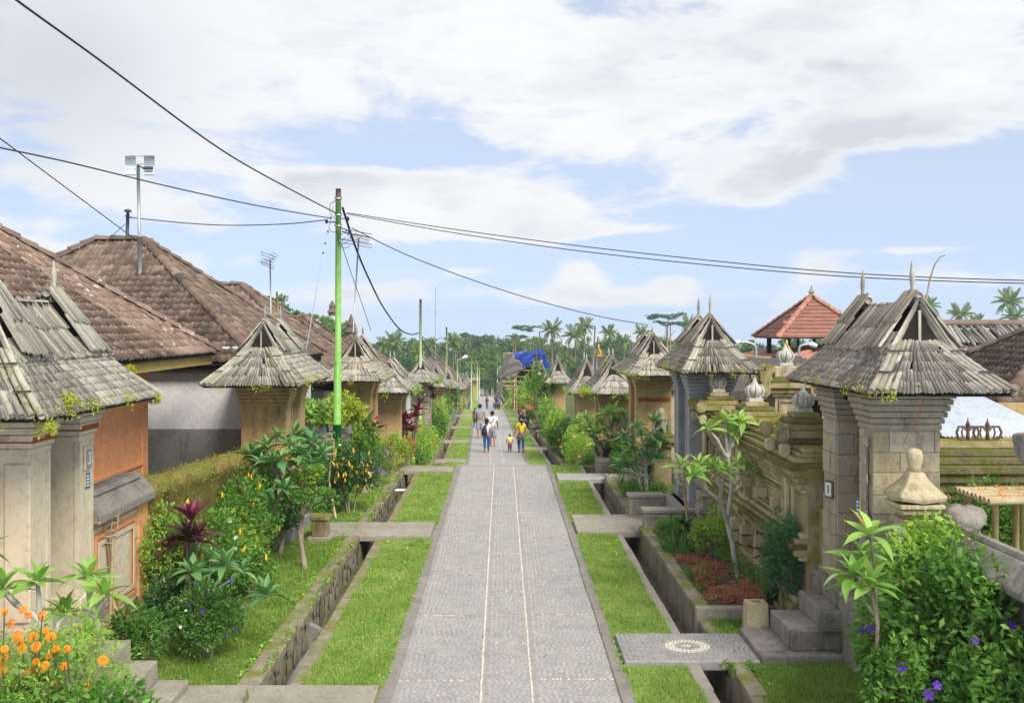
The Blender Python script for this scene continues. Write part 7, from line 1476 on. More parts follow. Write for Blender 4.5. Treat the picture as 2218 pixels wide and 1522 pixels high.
# --- hedges of the lower terraces
hed = [ # side, offset, Y, r, mat, flowers, label
 (-1, 3.05, 34.5, (.6, 1.2, .75), 'bush_mid', [('flower_r', 8, .1, 'five')], 'leafy green hedge right of the crimson cordylines'),
 (-1, 3.0, 38.5, (.6, 1.6, .95), 'bush_light', [('flower_r', 6, .1, 'five')], 'bright hedge with red blossoms under the pale lime pole'),
 (-1, 2.95, 43, (.6, 1.8, .85), 'bush_light', [('flower_y', 14, .1, 'five')], 'yellowish variegated hedge at the second ditch slab'),
 (-1, 3.0, 48.5, (.7, 2.2, 1.1), 'bush_mid', None, 'tall green hedge below the brick gate'),
 (-1, 3.05, 55, (.7, 2.4, 1.2), 'bush_light', [('flower_r', 8, .13, 'five')], 'green hedge with orange blossoms before the ferny gate'),
 (-1, 3.1, 63, (.8, 2.6, 1.3), 'bush_mid', None, 'dark green hedge beyond the man in grey'),
 (-1, 3.1, 72, (.8, 3, 1.4), 'bush_dark', None, 'deep green hedge beside the small orange gate'),
 (-1, 3.2, 81, (.8, 3, 1.5), 'bush_mid', None, 'last hedge of the lower terrace on the left'),
 (-1, 3.3, 100, (.9, 6, 1.4), 'bush_mid', None, 'far low hedge left of the third terrace'),
 (-1, 3.5, 120, (1., 6, 1.6), 'tree_a', None, 'far rounded hedge under the lone lime pole'),
 (-1, 3.6, 145, (1.3, 8, 1.8), 'tree_b', None, 'far dark hedge at the end of the third terrace'),
 (1, 3.35, 40.5, (.6, 1.3, 1.0), 'bush_light', None, 'yellow green shrub just past the large flowering one'),
 (1, 2.95, 48.5, (.6, 1.4, 1.0), 'bush_light', [('flower_y', 6, .1, 'five')], 'pale leafy shrub with a few yellow flowers under the orange tan gate'),
 (1, 3.0, 56.8, (.6, 1.6, 1.1), 'bush_light', None, 'bright shrub right behind the stone bench visitors'),
 (-1, 2.95, 31.2, (.5, .9, .65), 'bush_light', [('flower_y', 8, .08, 'five')], 'bright low hedge at the foot of the upper terrace stairs on the left'),
 (1, 3.0, 36.5, (.75, 1.1, .95), 'bush_light', [('flower_y', 16, .09, 'five')], 'large bright shrub with yellow flowers hiding the seated visitor'),
 (1, 3.2, 33.4, (.6, .9, .65), 'bush_mid', [('flower_y', 6, .08, 'five')], 'dense low shrub behind the carved ditch slab'),
 (1, 3.3, 30.3, (.55, .8, .6), 'bush_mid', None, 'green shrub right of the carved ditch slab'),
 (1, 3.0, 45, (.65, 1.5, .9), 'bush_mid', [('flower_y', 8, .1, 'five')], 'leafy shrub under the orange tan gate'),
 (1, 2.9, 52, (.6, 1.6, 1.1), 'bush_mid', None, 'shrub with large leaves beside the vine covered gate'),
 (1, 3.0, 62, (.6, 2.2, 1.3), 'bush_dark', None, 'dark clipped conical shrub behind the seated visitors'),
 (1, 3.2, 69, (.8, 2, 1.6), 'bush_mid', [('flower_r', 26, .2, 'five')], 'tall shrub with coral red blossoms before the tan gate'),
 (1, 2.9, 76, (.8, 2, 1.5), 'bush_light', [('flower_y', 14, .16, 'five')], 'yellow green croton shrub right of the scaffold post'),
 (1, 2.9, 82, (.8, 1.6, 1.4), 'bush_mid', None, 'green shrub at the foot of the scaffold'),
 (1, 2.9, 92, (.9, 3, 1.9), 'orange_leaf', [('flower_y', 20, .22, 'five')], 'orange and yellow croton shrub left of the scaffold'),
 (1, 3.0, 105, (1., 5, 1.8), 'bush_light', None, 'far bright hedge right of the couple'),
 (1, 3.2, 130, (1.2, 8, 2.), 'tree_a', None, 'far green hedge closing the right side of the street')]
for sgn, off, Y, r, mt_, fl, lb in hed:
    far_ = Y > 50; r = (r[0]*1.1, r[1]*1.15, r[2]*1.18); bush(lb, (cx(Y)+sgn*off*1.03, Y, g(Y)+r[2]*.75), r, 3800 if not far_ else 1600, .095 if Y < 45 else .13 if Y < 70 else .2 if Y < 100 else .32, mt_, 'hedge', 'hedge', 'hedges along the lower street', fl, 26, stems=3 if Y < 60 else 0)
bush('climbing creeper hanging over the vine covered gate', (2.35, 60.7, .3), (.9, .35, 1.3), 1500, .16, 'bush_mid', 'creeper', 'creeper', None, None, 24, zg=g(60), stems=2)
bush('bright fern growing on the roof of the fern covered gate', a(1325, 790, 31.5), (.28, .3, .22), 500, .12, 'lime', 'roof_fern', 'fern', None, None, 10, aspect=.2, stems=0, zg=1)
bush('yellow fern hanging from the eave of the fern covered gate', a(1270, 852, 30.5), (.3, .3, .2), 420, .12, 'fern_yellow', 'roof_fern', 'fern', None, None, 10, aspect=.2, stems=0, zg=1, droop=.6)
for x_, y_, Yv, lb, r_ in ((332, 868, 11.75, 'yellow fern tuft on the far eave corner of the mossy roof', .09), (103, 935, 8.95, 'yellow fern hanging below the near eave corner of the mossy roof', .11), (150, 872, 9.4, 'pale fern sprouting from the shingles of the mossy roof', .08), (283, 800, 11.9, 'upright fern sprigs on the mossy roof hip', .05)):
    bush(lb, a(x_, y_, Yv), (r_, r_, r_*1.25), 260, .05, 'fern_yellow', 'roof_fern', 'fern', 'ferns on the left gate roof', None, 9, aspect=.22, stems=0, zg=1, droop=.5)
# ================================================================= people
def skin(verts, edges, rad, sub=1, root=0):
    me = bpy.data.meshes.new('skin'); me.from_pydata([tuple(v) for v in verts], edges, []); o = bpy.data.objects.new('skin', me); COL.objects.link(o)
    sk = o.modifiers.new('skin', 'SKIN'); 
    if not me.skin_vertices: me.skin_vertices.new() if hasattr(me.skin_vertices, 'new') else None
    for i, r in enumerate(rad):
        q = me.skin_vertices[0].data[i]; q.radius = (r, r) if isinstance(r, (int, float)) else r; q.use_root = (i == root)
    sk.use_smooth_shade = True; o.modifiers.new('sub', 'SUBSURF').levels = sub; o.modifiers['sub'].render_levels = sub
    dg = bpy.context.evaluated_depsgraph_get(); ev = o.evaluated_get(dg); m2 = ev.to_mesh(); V = np.array([v.co[:] for v in m2.vertices]); F = [tuple(p.vertices) for p in m2.polygons]
    ev.to_mesh_clear(); bpy.data.objects.remove(o); bpy.data.meshes.remove(me); return V, F
bpy_has_skin = True
def person(label, pos, H, yaw, shirt, legs, leg_len='long', pose='walk', ph=1, hairstyle='short', shoes='sandal', skinm='skin', build=1., sleeves='short', extra=None, arm_l=None, arm_r=None, group='visitors on the street'):
    T = thing('person', pos, label, 'person', group); base = np.array(pos, float); cy, sy = math.cos(yaw), math.sin(yaw)
    RT = np.array([[cy, -sy, 0], [sy, cy, 0], [0, 0, 1]]); b = build
    W_ = lambda V: (np.asarray(V)*H) @ RT.T+base
    st = .085*ph if pose == 'walk' else 0.0
    if pose == 'sit':
        pz = -.27; J = dict(pel=(0, 0, .52+pz), spi=(0, .01, .63+pz), che=(0, .03, .75+pz), nec=(0, .04, .835+pz), hd0=(0, .055, .87+pz), hd1=(0, .065, .925+pz), hd2=(0, .055, .975+pz))
    else: J = dict(pel=(0, 0, .52), spi=(0, -.005, .63), che=(0, 0, .75), nec=(0, .005, .835), hd0=(0, .015, .87), hd1=(0, .02, .925), hd2=(0, .012, .975)); pz = 0
    L = []; 
    for s in (-1, 1):
        k = s*st; hx = .055*s
        if pose == 'sit': hip, kn, an, toe = (hx, .02, .50+pz), (hx*1.3, .24, .50+pz), (hx*1.3, .235, .27+pz), (hx*1.4, .32, .235+pz)
        else: hip, kn, an, toe = (hx, .0, .49), (hx*1.02, k*.75+.012, .275), (hx*.95, k*1.6-.02-(.03 if k < 0 else 0), .045+(.03 if k < 0 else 0)), (hx*1.05, k*1.6+.055-(.02 if k < 0 else 0), .014+(.0 if k < 0 else 0))
        sh = (.098*s*b, .0+J['che'][1], .80+pz); el = (.128*s*b, -.02-k*.5, .635+pz); wr = (.135*s*b, .02-k*1.0, .49+pz)
        if pose == 'sit': el, wr = (.125*s, .07, .66+pz), (.07*s, .2, .55+pz)
        ov = arm_l if s < 0 else arm_r
        if ov: el, wr = ov
        L.append((hip, kn, an, toe, sh, el, wr))
    V = [J[q] for q in ('pel', 'spi', 'che', 'nec', 'hd0', 'hd1', 'hd2')]; E = [(i, i+1) for i in range(6)]; rd = [(.078*b, .06*b), (.068*b, .05*b), (.082*b, .055*b), .03, .042, .056, .04]
    for s, (hip, kn, an, toe, sh, el, wr) in zip((-1, 1), L):
        n = len(V); V += [hip, kn, an, toe]; E += [(0, n), (n, n+1), (n+1, n+2), (n+2, n+3)]; rd += [.055*b, .037*b, .024, .018]
        n = len(V); wr = np.array(wr); el_ = np.array(el); d = wr-el_; d /= np.linalg.norm(d); pal = wr+d*.035; V += [sh, el, tuple(wr), tuple(pal)]; E += [(2, n), (n, n+1), (n+1, n+2), (n+2, n+3)]; rd += [.034*b, .024*b, .017, .017]
        lat = np.cross(d, [1, 0, 0]); lat /= np.linalg.norm(lat)+1e-9
        for q, (o_, ln) in enumerate(((-.015, .04), (-.005, .046), (.005, .043), (.014, .034))):
            m_ = len(V); f0 = pal+lat*o_+d*.012; f1 = f0+d*ln*.55; f2 = f1+d*ln*.45+np.array([0, .008, 0]); V += [tuple(f0), tuple(f1), tuple(f2)]; E += [(n+3, m_), (m_, m_+1), (m_+1, m_+2)]; rd += [.0062, .0058, .005]
        m_ = len(V); t0 = wr+d*.018+np.array([0, .018, 0]); V += [tuple(t0), tuple(t0+d*.02+np.array([0, .008, 0]))]; E += [(n+2, m_), (m_, m_+1)]; rd += [.0065, .0055]
    Vb, Fb = skin(V, E, rd); m = MB(); m.add(W_(Vb), Fb); mk('body', m, MT[skinm], T, True)
    # clothes follow the same joints, a little wider
    c = .012; V = [J['pel'], J['spi'], J['che'], tuple(np.array(J['nec'])-[0, 0, .022])]; V[0] = tuple(np.array(V[0])+[0, 0, -.015]); E = [(0, 1), (1, 2), (2, 3)]; rd = [(.082*b+c, .066*b+c), (.076*b+c, .058*b+c), (.085*b+c, .06*b+c), .045]
    for hip, kn, an, toe, sh, el, wr in L:
        n = len(V); e = np.array(sh)*.35+np.array(el)*.65 if sleeves == 'short' else np.array(wr); V += [sh, tuple(e)]; E += [(2, n), (n, n+1)]; rd += [.043*b+c*.5, .036*b+c*.4]
    Vs, Fs = skin(V, E, rd); m = MB(); m.add(W_(Vs), Fs); sh_o = mk('shirt', m, MT[shirt], T, True)
    V = [tuple(np.array(J['pel'])+[0, 0, .02]), tuple(np.array(J['pel'])+[0, 0, -.03])]; E = [(0, 1)]; rd = [(.078*b+c, .062*b+c), (.082*b+c, .066*b+c)]
    for hip, kn, an, toe, sh, el, wr in L:
        n = len(V); an_ = np.array(an)+[0, 0, .03]; wd = .0 if leg_len == 'long' else .012
        if leg_len == 'long': V += [hip, kn, tuple(an_)]; E += [(1, n), (n, n+1), (n+1, n+2)]; rd += [.062*b+c*.4, .044*b+c*.3, .033]
        else: V += [hip, kn, tuple(np.array(kn)*.8+an_*.2)]; E += [(1, n), (n, n+1), (n+1, n+2)]; rd += [.066*b+c*.5, .056*b+c*.5, .055*b+c*.4]
    Vt, Ft = skin(V, E, rd); m = MB(); m.add(W_(Vt), Ft); mk('trousers' if leg_len == 'long' else 'shorts', m, MT[legs], T, True)
    for hip, kn, an, toe, sh, el, wr in L:
        a_, t_ = np.array(an), np.array(toe); m = MB(); m.tube(W_([a_+[0, -.025, -.015], (a_+t_)/2+[0, 0, -.012], t_+[0, .012, .002]]), [.026*H, .027*H, .016*H], 8); mk('shoe', m, MT[shoes], T, True)
    hc = np.array(J['hd1']); m = MB(); Vh = []
    for i in range(9):
        p_ = math.pi*(.0+.62*i/8)
        for j in range(14):
            th = 2*math.pi*j/14; back = .5-.5*math.sin(th); q = p_*(1+.38*back); Vh.append(hc+np.array([.061*math.sin(q)*math.cos(th), -.010+.068*math.sin(q)*math.sin(th)*(1 if math.sin(th) < 0 else .86), .008+.066*math.cos(q)]))
    m.add(W_(Vh), [(i*14+j, i*14+(j+1) % 14, (i+1)*14+(j+1) % 14, (i+1)*14+j) for i in range(8) for j in range(14)]); ho = mk('hair', m, MT['hair'], T, True)
    for s in (-1, 1):
        m = MB(); m.lathe(W_([hc+[.022*s, .052, .0]])[0]-[0, 0, .006*H], [(.002*H, 0), (.007*H, .004*H), (.007*H, .008*H), (.002*H, .012*H)], 6); mk('eye', m, MT['black'], T)
        m = MB(); m.tube(W_([hc+[.054*s, .004, .008], hc+[.063*s, -.002, .002], hc+[.056*s, .002, -.016]]), .007*H, 6); mk('ear', m, MT[skinm], T, True)
    m = MB(); m.tube(W_([hc+[0, .054, .004], hc+[0, .068, -.012], hc+[0, .056, -.016]]), [.005*H, .009*H, .006*H], 6); mk('nose', m, MT[skinm], T, True)
    m = MB(); m.tube(W_([hc+[-.016, .050, -.03], hc+[0, .056, -.03], hc+[.016, .050, -.03]]), .0045*H, 5); mk('mouth', m, MT['maroon'], T, True)
    def tubep(nm, pts, r, mt_, parent=None): m = MB(); m.tube(W_(pts), [q*H for q in r] if isinstance(r, list) else r*H, 10); return mk(nm, m, MT[mt_], parent or T, True)
    if hairstyle == 'ponytail': tubep('ponytail', [hc+[0, -.06, .02], hc+[.01, -.085, -.03], hc+[.02, -.075, -.11], hc+[.02, -.07, -.16]], [.025, .028, .024, .008], 'hair', ho); tubep('hair_tie', [hc+[0, -.07, .016], hc+[.004, -.078, .0]], .03, 'white', ho)
    if hairstyle == 'bun': tubep('hair_bun', [hc+[0, -.02, .06], hc+[0, -.03, .09]], [.03, .022], 'hair', ho)
    if hairstyle == 'long': tubep('long_hair', [hc+[0, -.03, .02], hc+[0, -.055, -.05], hc+[0, -.06, -.13]], [.05, .055, .03], 'hair', ho)
    if extra: extra(T, W_, J, tubep, H)
    return T
def gp(x, Y): return (x, Y, g(Y))
def ex_backpack(T, W_, J, tubep, H):
    P = [(-.045, -.085, .79), (-.055, -.115, .72), (-.06, -.135, .62), (-.06, -.13, .55), (-.055, -.1, .51)]
    m = MB(); m.tube(W_(P), [.03*H, .055*H, .078*H, .085*H, .05*H], 12); o = tag(mk('backpack', m, MT['bag_black'], None, True), 'black drawstring backpack worn by the woman in white', 'bag')
    m = MB(); m.tube(W_([(-.045, -.085, .79), (.05, .0, .845), (.1, .06, .76), (.06, -.06, .60)]), .006*H, 5); mk('strap', m, MT['bag_black'], o)
def ex_crossbody(T, W_, J, tubep, H): tubep('bag_strap', [(.06, -.06, .80), (.02, -.085, .74), (-.05, -.09, .64), (-.1, -.03, .53)], .008, 'bag_black')
def ex_handbag(T, W_, J, tubep, H):
    P = [(-.03, -.075, .56), (-.05, -.10, .49), (-.05, -.10, .43), (-.05, -.09, .385)]; m = MB(); m.tube(W_(P), [.035*H, .075*H, .095*H, .06*H], 12); o = tag(mk('handbag', m, MT['bag_brown'], None, True), 'large brown shoulder bag hanging behind the woman in yellow', 'bag')
    m = MB(); m.tube(W_([(-.06, -.06, .81), (-.055, -.09, .68), (-.02, -.085, .52)]), .008*H, 5); mk('strap', m, MT['bag_brown'], o)
def ex_print(T, W_, J, tubep, H):
    for k in range(9):
        p = np.array([random.uniform(-.055, .055), -.085, .44+random.uniform(-.02, .06)]); m = MB(); m.obox(W_([p])[0], (.05, .02, .03)); mk('shirt_print', m, MT['ink'], T)
# walking away from the camera (facing +Y)
person('woman in a white top and blue jeans seen from behind', gp(-.72, 47), 1.61, 0, 'tee_white', 'jeans', 'long', 'walk', .25, 'long', 'shoe_red', 'skin', .92, 'short', ex_backpack)
person('man in a white t-shirt and patterned blue shorts walking ahead of the woman in white', gp(-.48, 50.2), 1.80, 0, 'tee_white', 'shorts_blue', 'short', 'walk', -.55, 'short', 'sandal', 'skin', 1.12, 'short', ex_crossbody)
person('tall man in a grey t-shirt and pale print shorts walking down the street', gp(-1.22, 55.4), 1.92, 0, 'tee_grey', 'shorts_print', 'short', 'walk', .4, 'short', 'sandal', 'skin', 1.1)
person('child in a dark red shirt left of the man in grey', gp(-1.72, 64.4), 1.26, 0, 'maroon', 'navy', 'short', 'walk', -.5, 'short', 'sandal', 'skin_dark', 1.)
person('woman in a yellow t-shirt and blue jeans with a ponytail', gp(.90, 46.8), 1.66, .12, 'yellow_top', 'jeans', 'long', 'walk', -.3, 'ponytail', 'shoe_dark', 'skin', .95, 'short', ex_handbag, arm_l=((-.15, .01, .645), (-.20, .06, .50)))
person('toddler girl in a pale yellow top and purple leggings', gp(.375, 46.8), .87, 0, 'pale_yellow', 'plum', 'long', 'walk', .2, 'bun', 'sandal', 'skin', 1.28, 'short')
person('woman in a maroon top and blue jeans standing far down the street', gp(-1.86, 124), 1.66, 3.0, 'maroon', 'jeans', 'long', 'stand', 0, 'long', 'shoe_dark')
person('man in a blue batik shirt standing in the far group', gp(-.4, 124), 1.64, .3, 'batik', 'navy', 'long', 'stand', 0, 'short', 'shoe_dark', 'skin', 1.1)
person('woman in a navy top standing in the middle of the far group', gp(-.68, 123.4), 1.6, 0, 'navy', 'navy', 'long', 'stand', 0, 'long', 'shoe_dark')
person('person in a white top half hidden in the far group', gp(-.9, 124.3), 1.55, 0, 'tee_white', 'navy', 'long', 'stand', 0, 'long', 'shoe_dark')
zs = g(55.6)+.45
person('seated person in a white printed t-shirt seen from behind', (2.5, 55.5, zs-.20*1.65), 1.65, -.3, 'tee_white', 'navy', 'long', 'sit', 0, 'short', 'shoe_dark', 'skin', 1.12, 'short', ex_print)
person('seated young man in a blue patterned shirt beside the printed t-shirt', (2.2, 55.75, zs-.20*1.6), 1.6, 1.0, 'batik', 'navy', 'short', 'sit', 0, 'short', 'sandal', 'skin')
person('person in khaki sitting on the kerb under the shrubs', (cx(72)+2.45, 72, g(72)+.15-.20*1.6), 1.6, 1.2, 'khaki', 'navy', 'long', 'sit', 0, 'short', 'shoe_dark', 'skin_dark')
person('crouching person in dark clothes on the ditch wall', (cx(66)+2.45, 66, g(66)+.15-.20*1.55), 1.55, 1.4, 'navy', 'navy', 'long', 'sit', 0, 'short', 'shoe_dark', 'skin_dark')
# ================================================================= trees beyond the village
def crown_pts(r, n, clumps, flat_=.0):
    d = RNG.normal(0, 1, (clumps, 3)); d[:, 2] = d[:, 2]*(1-flat_); d /= np.linalg.norm(d, axis=1)[:, None]; cc = d*RNG.uniform(.35, .85, clumps)[:, None]; k = RNG.integers(0, clumps, n)
    q = RNG.normal(0, 1, (n, 3)); q /= np.linalg.norm(q, axis=1)[:, None]; p = cc[k]+q*RNG.uniform(.16, .36, clumps)[k][:, None]*(RNG.random((n, 1))**.4)*np.array([1, 1, .75]); N = q*.8+np.array([0, 0, .5]); return p*np.array(r), N/np.linalg.norm(N, axis=1)[:, None]
def tree_proto(kind):
    """unit tree: crown radius about 1, base at the origin, returns meshes (trunk, crown)"""
    H = {'round': 1.9, 'dense': 1.7, 'flat': 2.4, 'tall': 2.6}[kind]; m = MB(); m.tube([(0, 0, 0), (.03, .02, H*.4), (-.02, .0, H*.7), (0, 0, H)], [.1, .075, .06, .03], 8)
    tips = []
    for k in range(6):
        th = k*1.05+random.uniform(-.3, .3); z0 = H*random.uniform(.5, .75); e = (math.cos(th)*.62, math.sin(th)*.62, z0+random.uniform(.25, .5)); m.tube([(0, 0, z0), (e[0]*.5, e[1]*.5, z0+.22), e], [.045, .03, .012], 5); tips.append(e)
    r = {'round': (1, 1, .85), 'dense': (1.05, 1.05, .8), 'flat': (1.25, 1.25, .32), 'tall': (.75, .75, 1.1)}[kind]; n = {'round': 3000, 'dense': 3400, 'flat': 1500, 'tall': 3000}[kind]
    P, N = crown_pts(r, n, {'flat': 16}.get(kind, 34), .5 if kind == 'flat' else 0); P[:, 2] += H+(.1 if kind == 'flat' else .05); V, F = leaf_cloud(P, N, .12 if kind != 'flat' else .1, .55, .6, .2)
    if kind == 'flat': V[:, 2] += .08*np.sin(V[:, 0]*5)
    tm = bpy.data.meshes.new('trunk'); tm.from_pydata(m.v, [], m.f); tm.materials.append(MT['bark']); return tm, (V, F)
PROT = {}
for kd in ('round', 'dense', 'flat', 'tall'):
    for mt_ in ('tree_a', 'tree_b', 'tree_c'):
        for v in range(2):
            tm, (V, F) = tree_proto(kd); cm = mesh_np('crown', V, F); cm.materials.append(LM[mt_]); PROT[kd, mt_, v] = (tm, cm)
def tree(px_, py_top, Y, rpx, kind, mat, label=None, group='trees beyond the village', zbase=None):
    r = rpx*Y/FPX; H = {'round': 2.75, 'dense': 2.5, 'flat': 2.8, 'tall': 3.7}[kind]*r; top = at(px_, py_top, Y); zb = zbase if zbase is not None else g(min(Y, 269))-.5
    T = thing('tree', (top[0], Y, zb), label or 'leafy tree in the green belt beyond the village roofs', 'tree', group); tm, cm = PROT[kind, mat, random.randint(0, 1)]; sc = (top[2]-zb)/(H/r); 
    T.rotation_euler.z = random.uniform(0, 6.28)
    for nm, me in (('trunk', tm), ('crown', cm)):
        o = bpy.data.objects.new(nm, me); COL.objects.link(o); o.parent = T
        if nm == 'trunk': o.scale = (r, r, (top[2]-zb)/(H/r)) if False else (r, r, max(r, (top[2]-zb-r*.9)/({'round': 1.9, 'dense': 1.7, 'flat': 2.4, 'tall': 2.6}[kind])))
        else:
            o.scale = (r, r, r); o.location.z = (top[2]-zb)-H
    return T
solo = [(592, 628, 105, 46, 'dense', 'tree_a', 'round deep green tree rising behind the dark hip roof on the left'), (640, 668, 115, 30, 'round', 'tree_a', 'smaller tree right of the round deep green tree'), (695, 672, 140, 46, 'round', 'tree_c', 'pale thin leaved tree behind the green pole'), (745, 690, 150, 32, 'round', 'tree_c', 'thin pale tree just right of the green pole'),
        (1030, 712, 300, 56, 'dense', 'tree_b', 'huge bluish dome shaped tree at the end of the street'), (1062, 735, 240, 44, 'dense', 'tree_a', 'wide layered mid green tree right of the bluish dome'), (1140, 700, 290, 30, 'flat', 'tree_b', 'flat topped tree with airy layers above the tarpaulin'), (1124, 722, 270, 24, 'flat', 'tree_b', 'lower airy tree left above the tarpaulin'), (1443, 672, 260, 36, 'flat', 'tree_b', 'flat crowned tree at the far end of the long cable'), (1452, 690, 262, 30, 'flat', 'tree_b', 'second airy layer tree below the flat crown'),
        (1690, 742, 150, 50, 'round', 'tree_c', 'rounded tree seen between the terracotta pavilion posts'), (1620, 735, 160, 44, 'round', 'tree_c', 'bushy tree left of the terracotta pavilion'), (1780, 735, 150, 50, 'dense', 'tree_c', 'bushy tree behind the pavilion on its right'), (1560, 748, 170, 40, 'round', 'tree_a', 'dark tree between the slate gate and the pavilion')]
for q in solo: tree(*q[:6], label=q[6])
rt = random.Random(11)
ORD = ['first', 'second', 'third', 'fourth', 'fifth', 'sixth', 'seventh', 'eighth', 'ninth', 'tenth', 'eleventh', 'twelfth']
def nth(k): return ORD[k] if k < 12 else f'{k+1}{"st" if (k+1) % 10 == 1 else "nd" if (k+1) % 10 == 2 else "rd" if (k+1) % 10 == 3 else "th"}'
SHP = dict(round='rounded', dense='dense', tall='tall oval', flat='flat'); TNT = dict(tree_a='mid green', tree_b='bluish green', tree_c='pale green')
def row(xs, ytop, Y0, Y1, r0, r1, where, kinds=('round', 'dense', 'tall', 'round'), mats=('tree_a', 'tree_b', 'tree_a', 'tree_c'), skip=None, jy=12):
    k = 0
    for x_ in xs:
        if skip and skip[0] < x_ < skip[1]: continue
        kd, mt_ = rt.choice(kinds), rt.choice(mats); tree(x_+rt.uniform(-9, 9), ytop+rt.uniform(-jy, jy*1.6), rt.uniform(Y0, Y1), rt.uniform(r0, r1), kd, mt_, f'{SHP[kd]} {TNT[mt_]} tree, {nth(k)} from the left {where}'); k += 1
row(np.linspace(795, 1575, 44), 733, 235, 330, 30, 42, 'in the rear green belt', skip=(1040, 1075))
row(np.linspace(825, 1345, 26), 772, 195, 225, 26, 36, 'in the front green belt', kinds=('round', 'dense', 'tall'))
row(np.linspace(1655, 2150, 9), 726, 215, 290, 36, 48, 'behind the right compound', kinds=('round', 'dense'))
row((1030, 1048, 1055, 1064, 1082, 1092, 1105, 1120), 818, 185, 235, 16, 22, 'closing the street end', kinds=('round',), jy=8)
# palms
def frond_mesh(curve, n=22, L=1.):
    V, F = [], []; pts = [np.array([0, L*t*(1-.22*curve*t), L*(.35*t-curve*t*t)]) for t in np.linspace(0, 1, n)]
    for i in range(n-1):
        a_, b_ = pts[i], pts[i+1]; k = len(V); w = .012*(1-i/n)+.003; V += [a_+[-w, 0, 0], a_+[w, 0, 0], b_+[w, 0, 0], b_+[-w, 0, 0]]; F.append((k, k+1, k+2, k+3))
        t = i/n; ll = L*.34*math.sin(math.pi*(.12+.85*t))**.7
        if i < 2: continue
        tg = (b_-a_)/np.linalg.norm(b_-a_)
        for s in (-1, 1):
            for h in (0, .5):
                p = a_*(1-h)+b_*h; d = np.array([s*.78, 0, -.45])+tg*.75; d /= np.linalg.norm(d); e = p+d*ll*random.uniform(.85, 1.1)+np.array([0, 0, -.10*ll]); md = (p+e)/2+np.array([0, 0, .05*ll]); u = tg*.0115*L
                k = len(V); V += [p-u*.5, p+u*.5, md+u, e, md-u]; F.append((k, k+1, k+2, k+3, k+4))
    m = MB(); m.add(V, F); me = bpy.data.meshes.new('frond'); me.from_pydata(m.v, [], m.f); return me
FM = []
for mt_ in ('palm', 'palm', 'palm_dry'):
    row = []
    for c_ in (.15, .45, .85): me = frond_mesh(c_); me.materials.append(LM[mt_]); row.append(me)
    FM.append(row)
def palm(px_, py_, Y, rpx, label, lean=0., group='coconut palms beyond the village', nf=20, trunk=True, r_=None, zb=None):
    c = at(px_, py_, Y); r = rpx*Y/FPX; zb = g(min(Y, 269))-.5 if zb is None else zb; T = thing('palm_tree', (c[0]+lean*r, Y, zb), label, 'palm tree', group); rr = .055*r if r_ is None else r_
    b_ = np.array([c[0]+lean*r, Y, zb]); m = MB(); m.tube([b_, b_*.6+c*.4+[lean*r*-.12, 0, 0], c], [rr*1.25, rr, rr*.8], 8); mk('trunk', m, MT['bark_palm'], T, True)
    ph = random.uniform(0, 6.28)
    for k in range(nf):
        th = ph+k*2.4; f = k/nf; el = 1.25-1.9*f; row = FM[2 if (f > .9) else 0]; me = row[0 if f < .3 else 1 if f < .7 else 2]; o = bpy.data.objects.new('frond', me); COL.objects.link(o); o.parent = T
        o.location = tuple(c-np.array([c[0]-c[0]+b_[0], Y, zb])); o.rotation_euler = (el*.75, random.uniform(-.3, .3), th); s = r*.95*random.uniform(.85, 1.1); o.scale = (s, s, s)
    if r > 1:
        for k in range(6): th = k*1.05; m = MB(); q = c+np.array([.1*r*math.cos(th), .1*r*math.sin(th), -.08*r]); m.lathe(q-[0, 0, .06*r], [(.01*r, 0), (.045*r, .03*r), (.05*r, .06*r), (.02*r, .1*r)], 6); mk('coconut', m, MT['stem'], T, True)
    return T
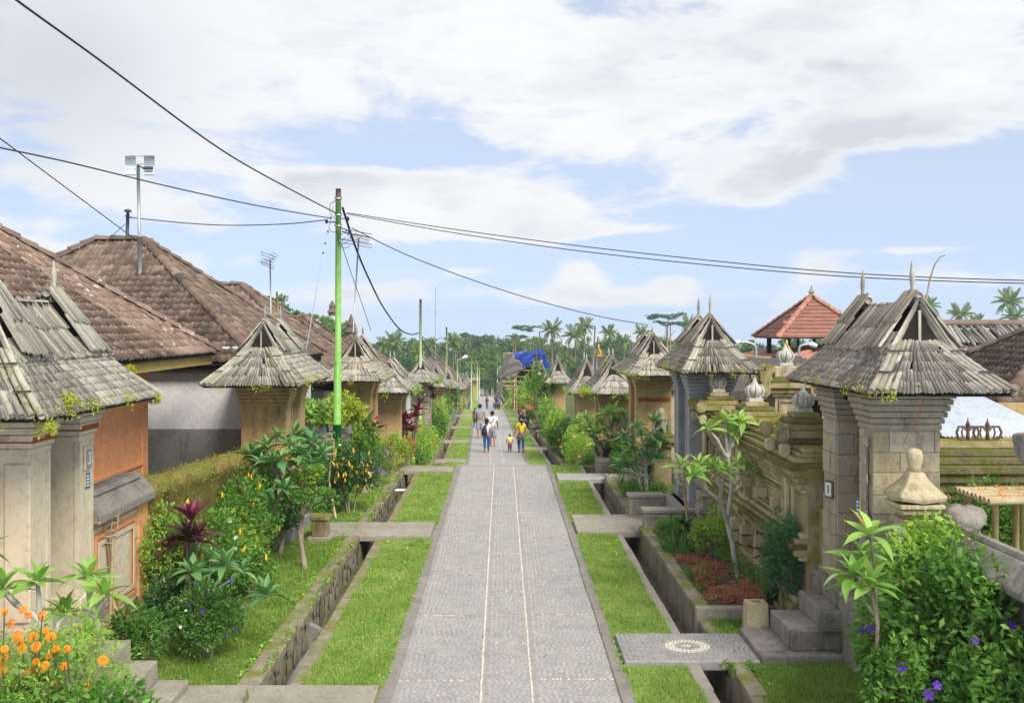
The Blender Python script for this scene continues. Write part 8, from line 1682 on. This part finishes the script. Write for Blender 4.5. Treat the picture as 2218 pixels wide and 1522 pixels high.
PL = [(1195, 716, 205, 32, 'tall coconut palm above the blue tarpaulin with a long bare trunk', .1), (1246, 728, 215, 34, 'bushy coconut palm third from the tarpaulin with drooping yellowish fronds', 0), (1266, 708, 220, 30, 'high wind blown palm just right of the bushy one', -.1), (1320, 722, 225, 26, 'sparse wind blown palm left of the flat crowned tree', .1), (1352, 742, 230, 26, 'low palm between the middle gate and the sparse one', 0),
      (855, 742, 190, 32, 'palm with spread fronds left of the lime pole', .05), (832, 748, 200, 26, 'palm half hidden at the left end of the green belt', 0), (934, 748, 205, 22, 'small palm right of the first lime pole', 0), (981, 738, 180, 24, 'thin palm with a tall pale trunk beside the second lime pole', .15), (1010, 745, 250, 18, 'small palm in front of the bluish dome tree', 0),
      (1490, 702, 200, 22, 'palm crown just left of the two spired gate', 0), (1508, 712, 210, 20, 'second palm crown left of the two spired gate', 0), (1390, 722, 230, 24, 'palm top behind the ochre gate roof', 0), (1110, 785, 200, 28, 'drooping palm left of the tarpaulin', -.1), (1085, 790, 195, 26, 'darker drooping palm near the street end', .1), (1225, 780, 190, 26, 'palm low behind the right hand roofs', 0), (1300, 775, 195, 24, 'palm low beside the grey pole', 0), (1020, 800, 185, 22, 'low palm among the far left roofs', 0), (950, 790, 180, 24, 'low palm between the lime poles', 0), (905, 765, 185, 24, 'palm behind the brick gate roof', 0), (1150, 770, 210, 24, 'palm behind the tarpaulin poles', 0), (1065, 800, 215, 22, 'palm at the very end of the street', 0),
      (2080, 682, 190, 34, 'lone wind blown palm above the shingled hall', .1), (2116, 700, 195, 26, 'low palm right of the lone palm over the hall', 0), (2012, 664, 170, 30, 'palm peeping from behind the big gate ridge', 0), (2186, 655, 180, 38, 'upper one of two palms at the right edge', .1), (2196, 688, 170, 34, 'lower one of two palms at the right edge', .1)]
for x_, y_, Y, r_, lb, ln in PL: palm(x_, y_, Y, r_, lb, ln)
yp = thing  # young feathery palm before the tan gate
palm(779, 930, 26, 62, 'young feathery palm in front of the tan gate by the green pole', 0, None, 11, True, .05, .05)
# ================================================================= hazy air over the whole valley
m = MB(); m.box(-650, 650, -20, HZ+20, -52, 17); hz = mk('haze', m, None, None, kind='stuff')
hm, ht = _new('haze'); pv = ht.nodes.new('ShaderNodeVolumePrincipled'); pv.inputs['Color'].default_value = (.82, .90, 1, 1); pv.inputs['Density'].default_value = .0005; pv.inputs['Anisotropy'].default_value = .2
ho_ = ht.nodes.new('ShaderNodeOutputMaterial'); ht.links.new(pv.outputs[0], ho_.inputs['Volume']); hz.data.materials.append(hm)
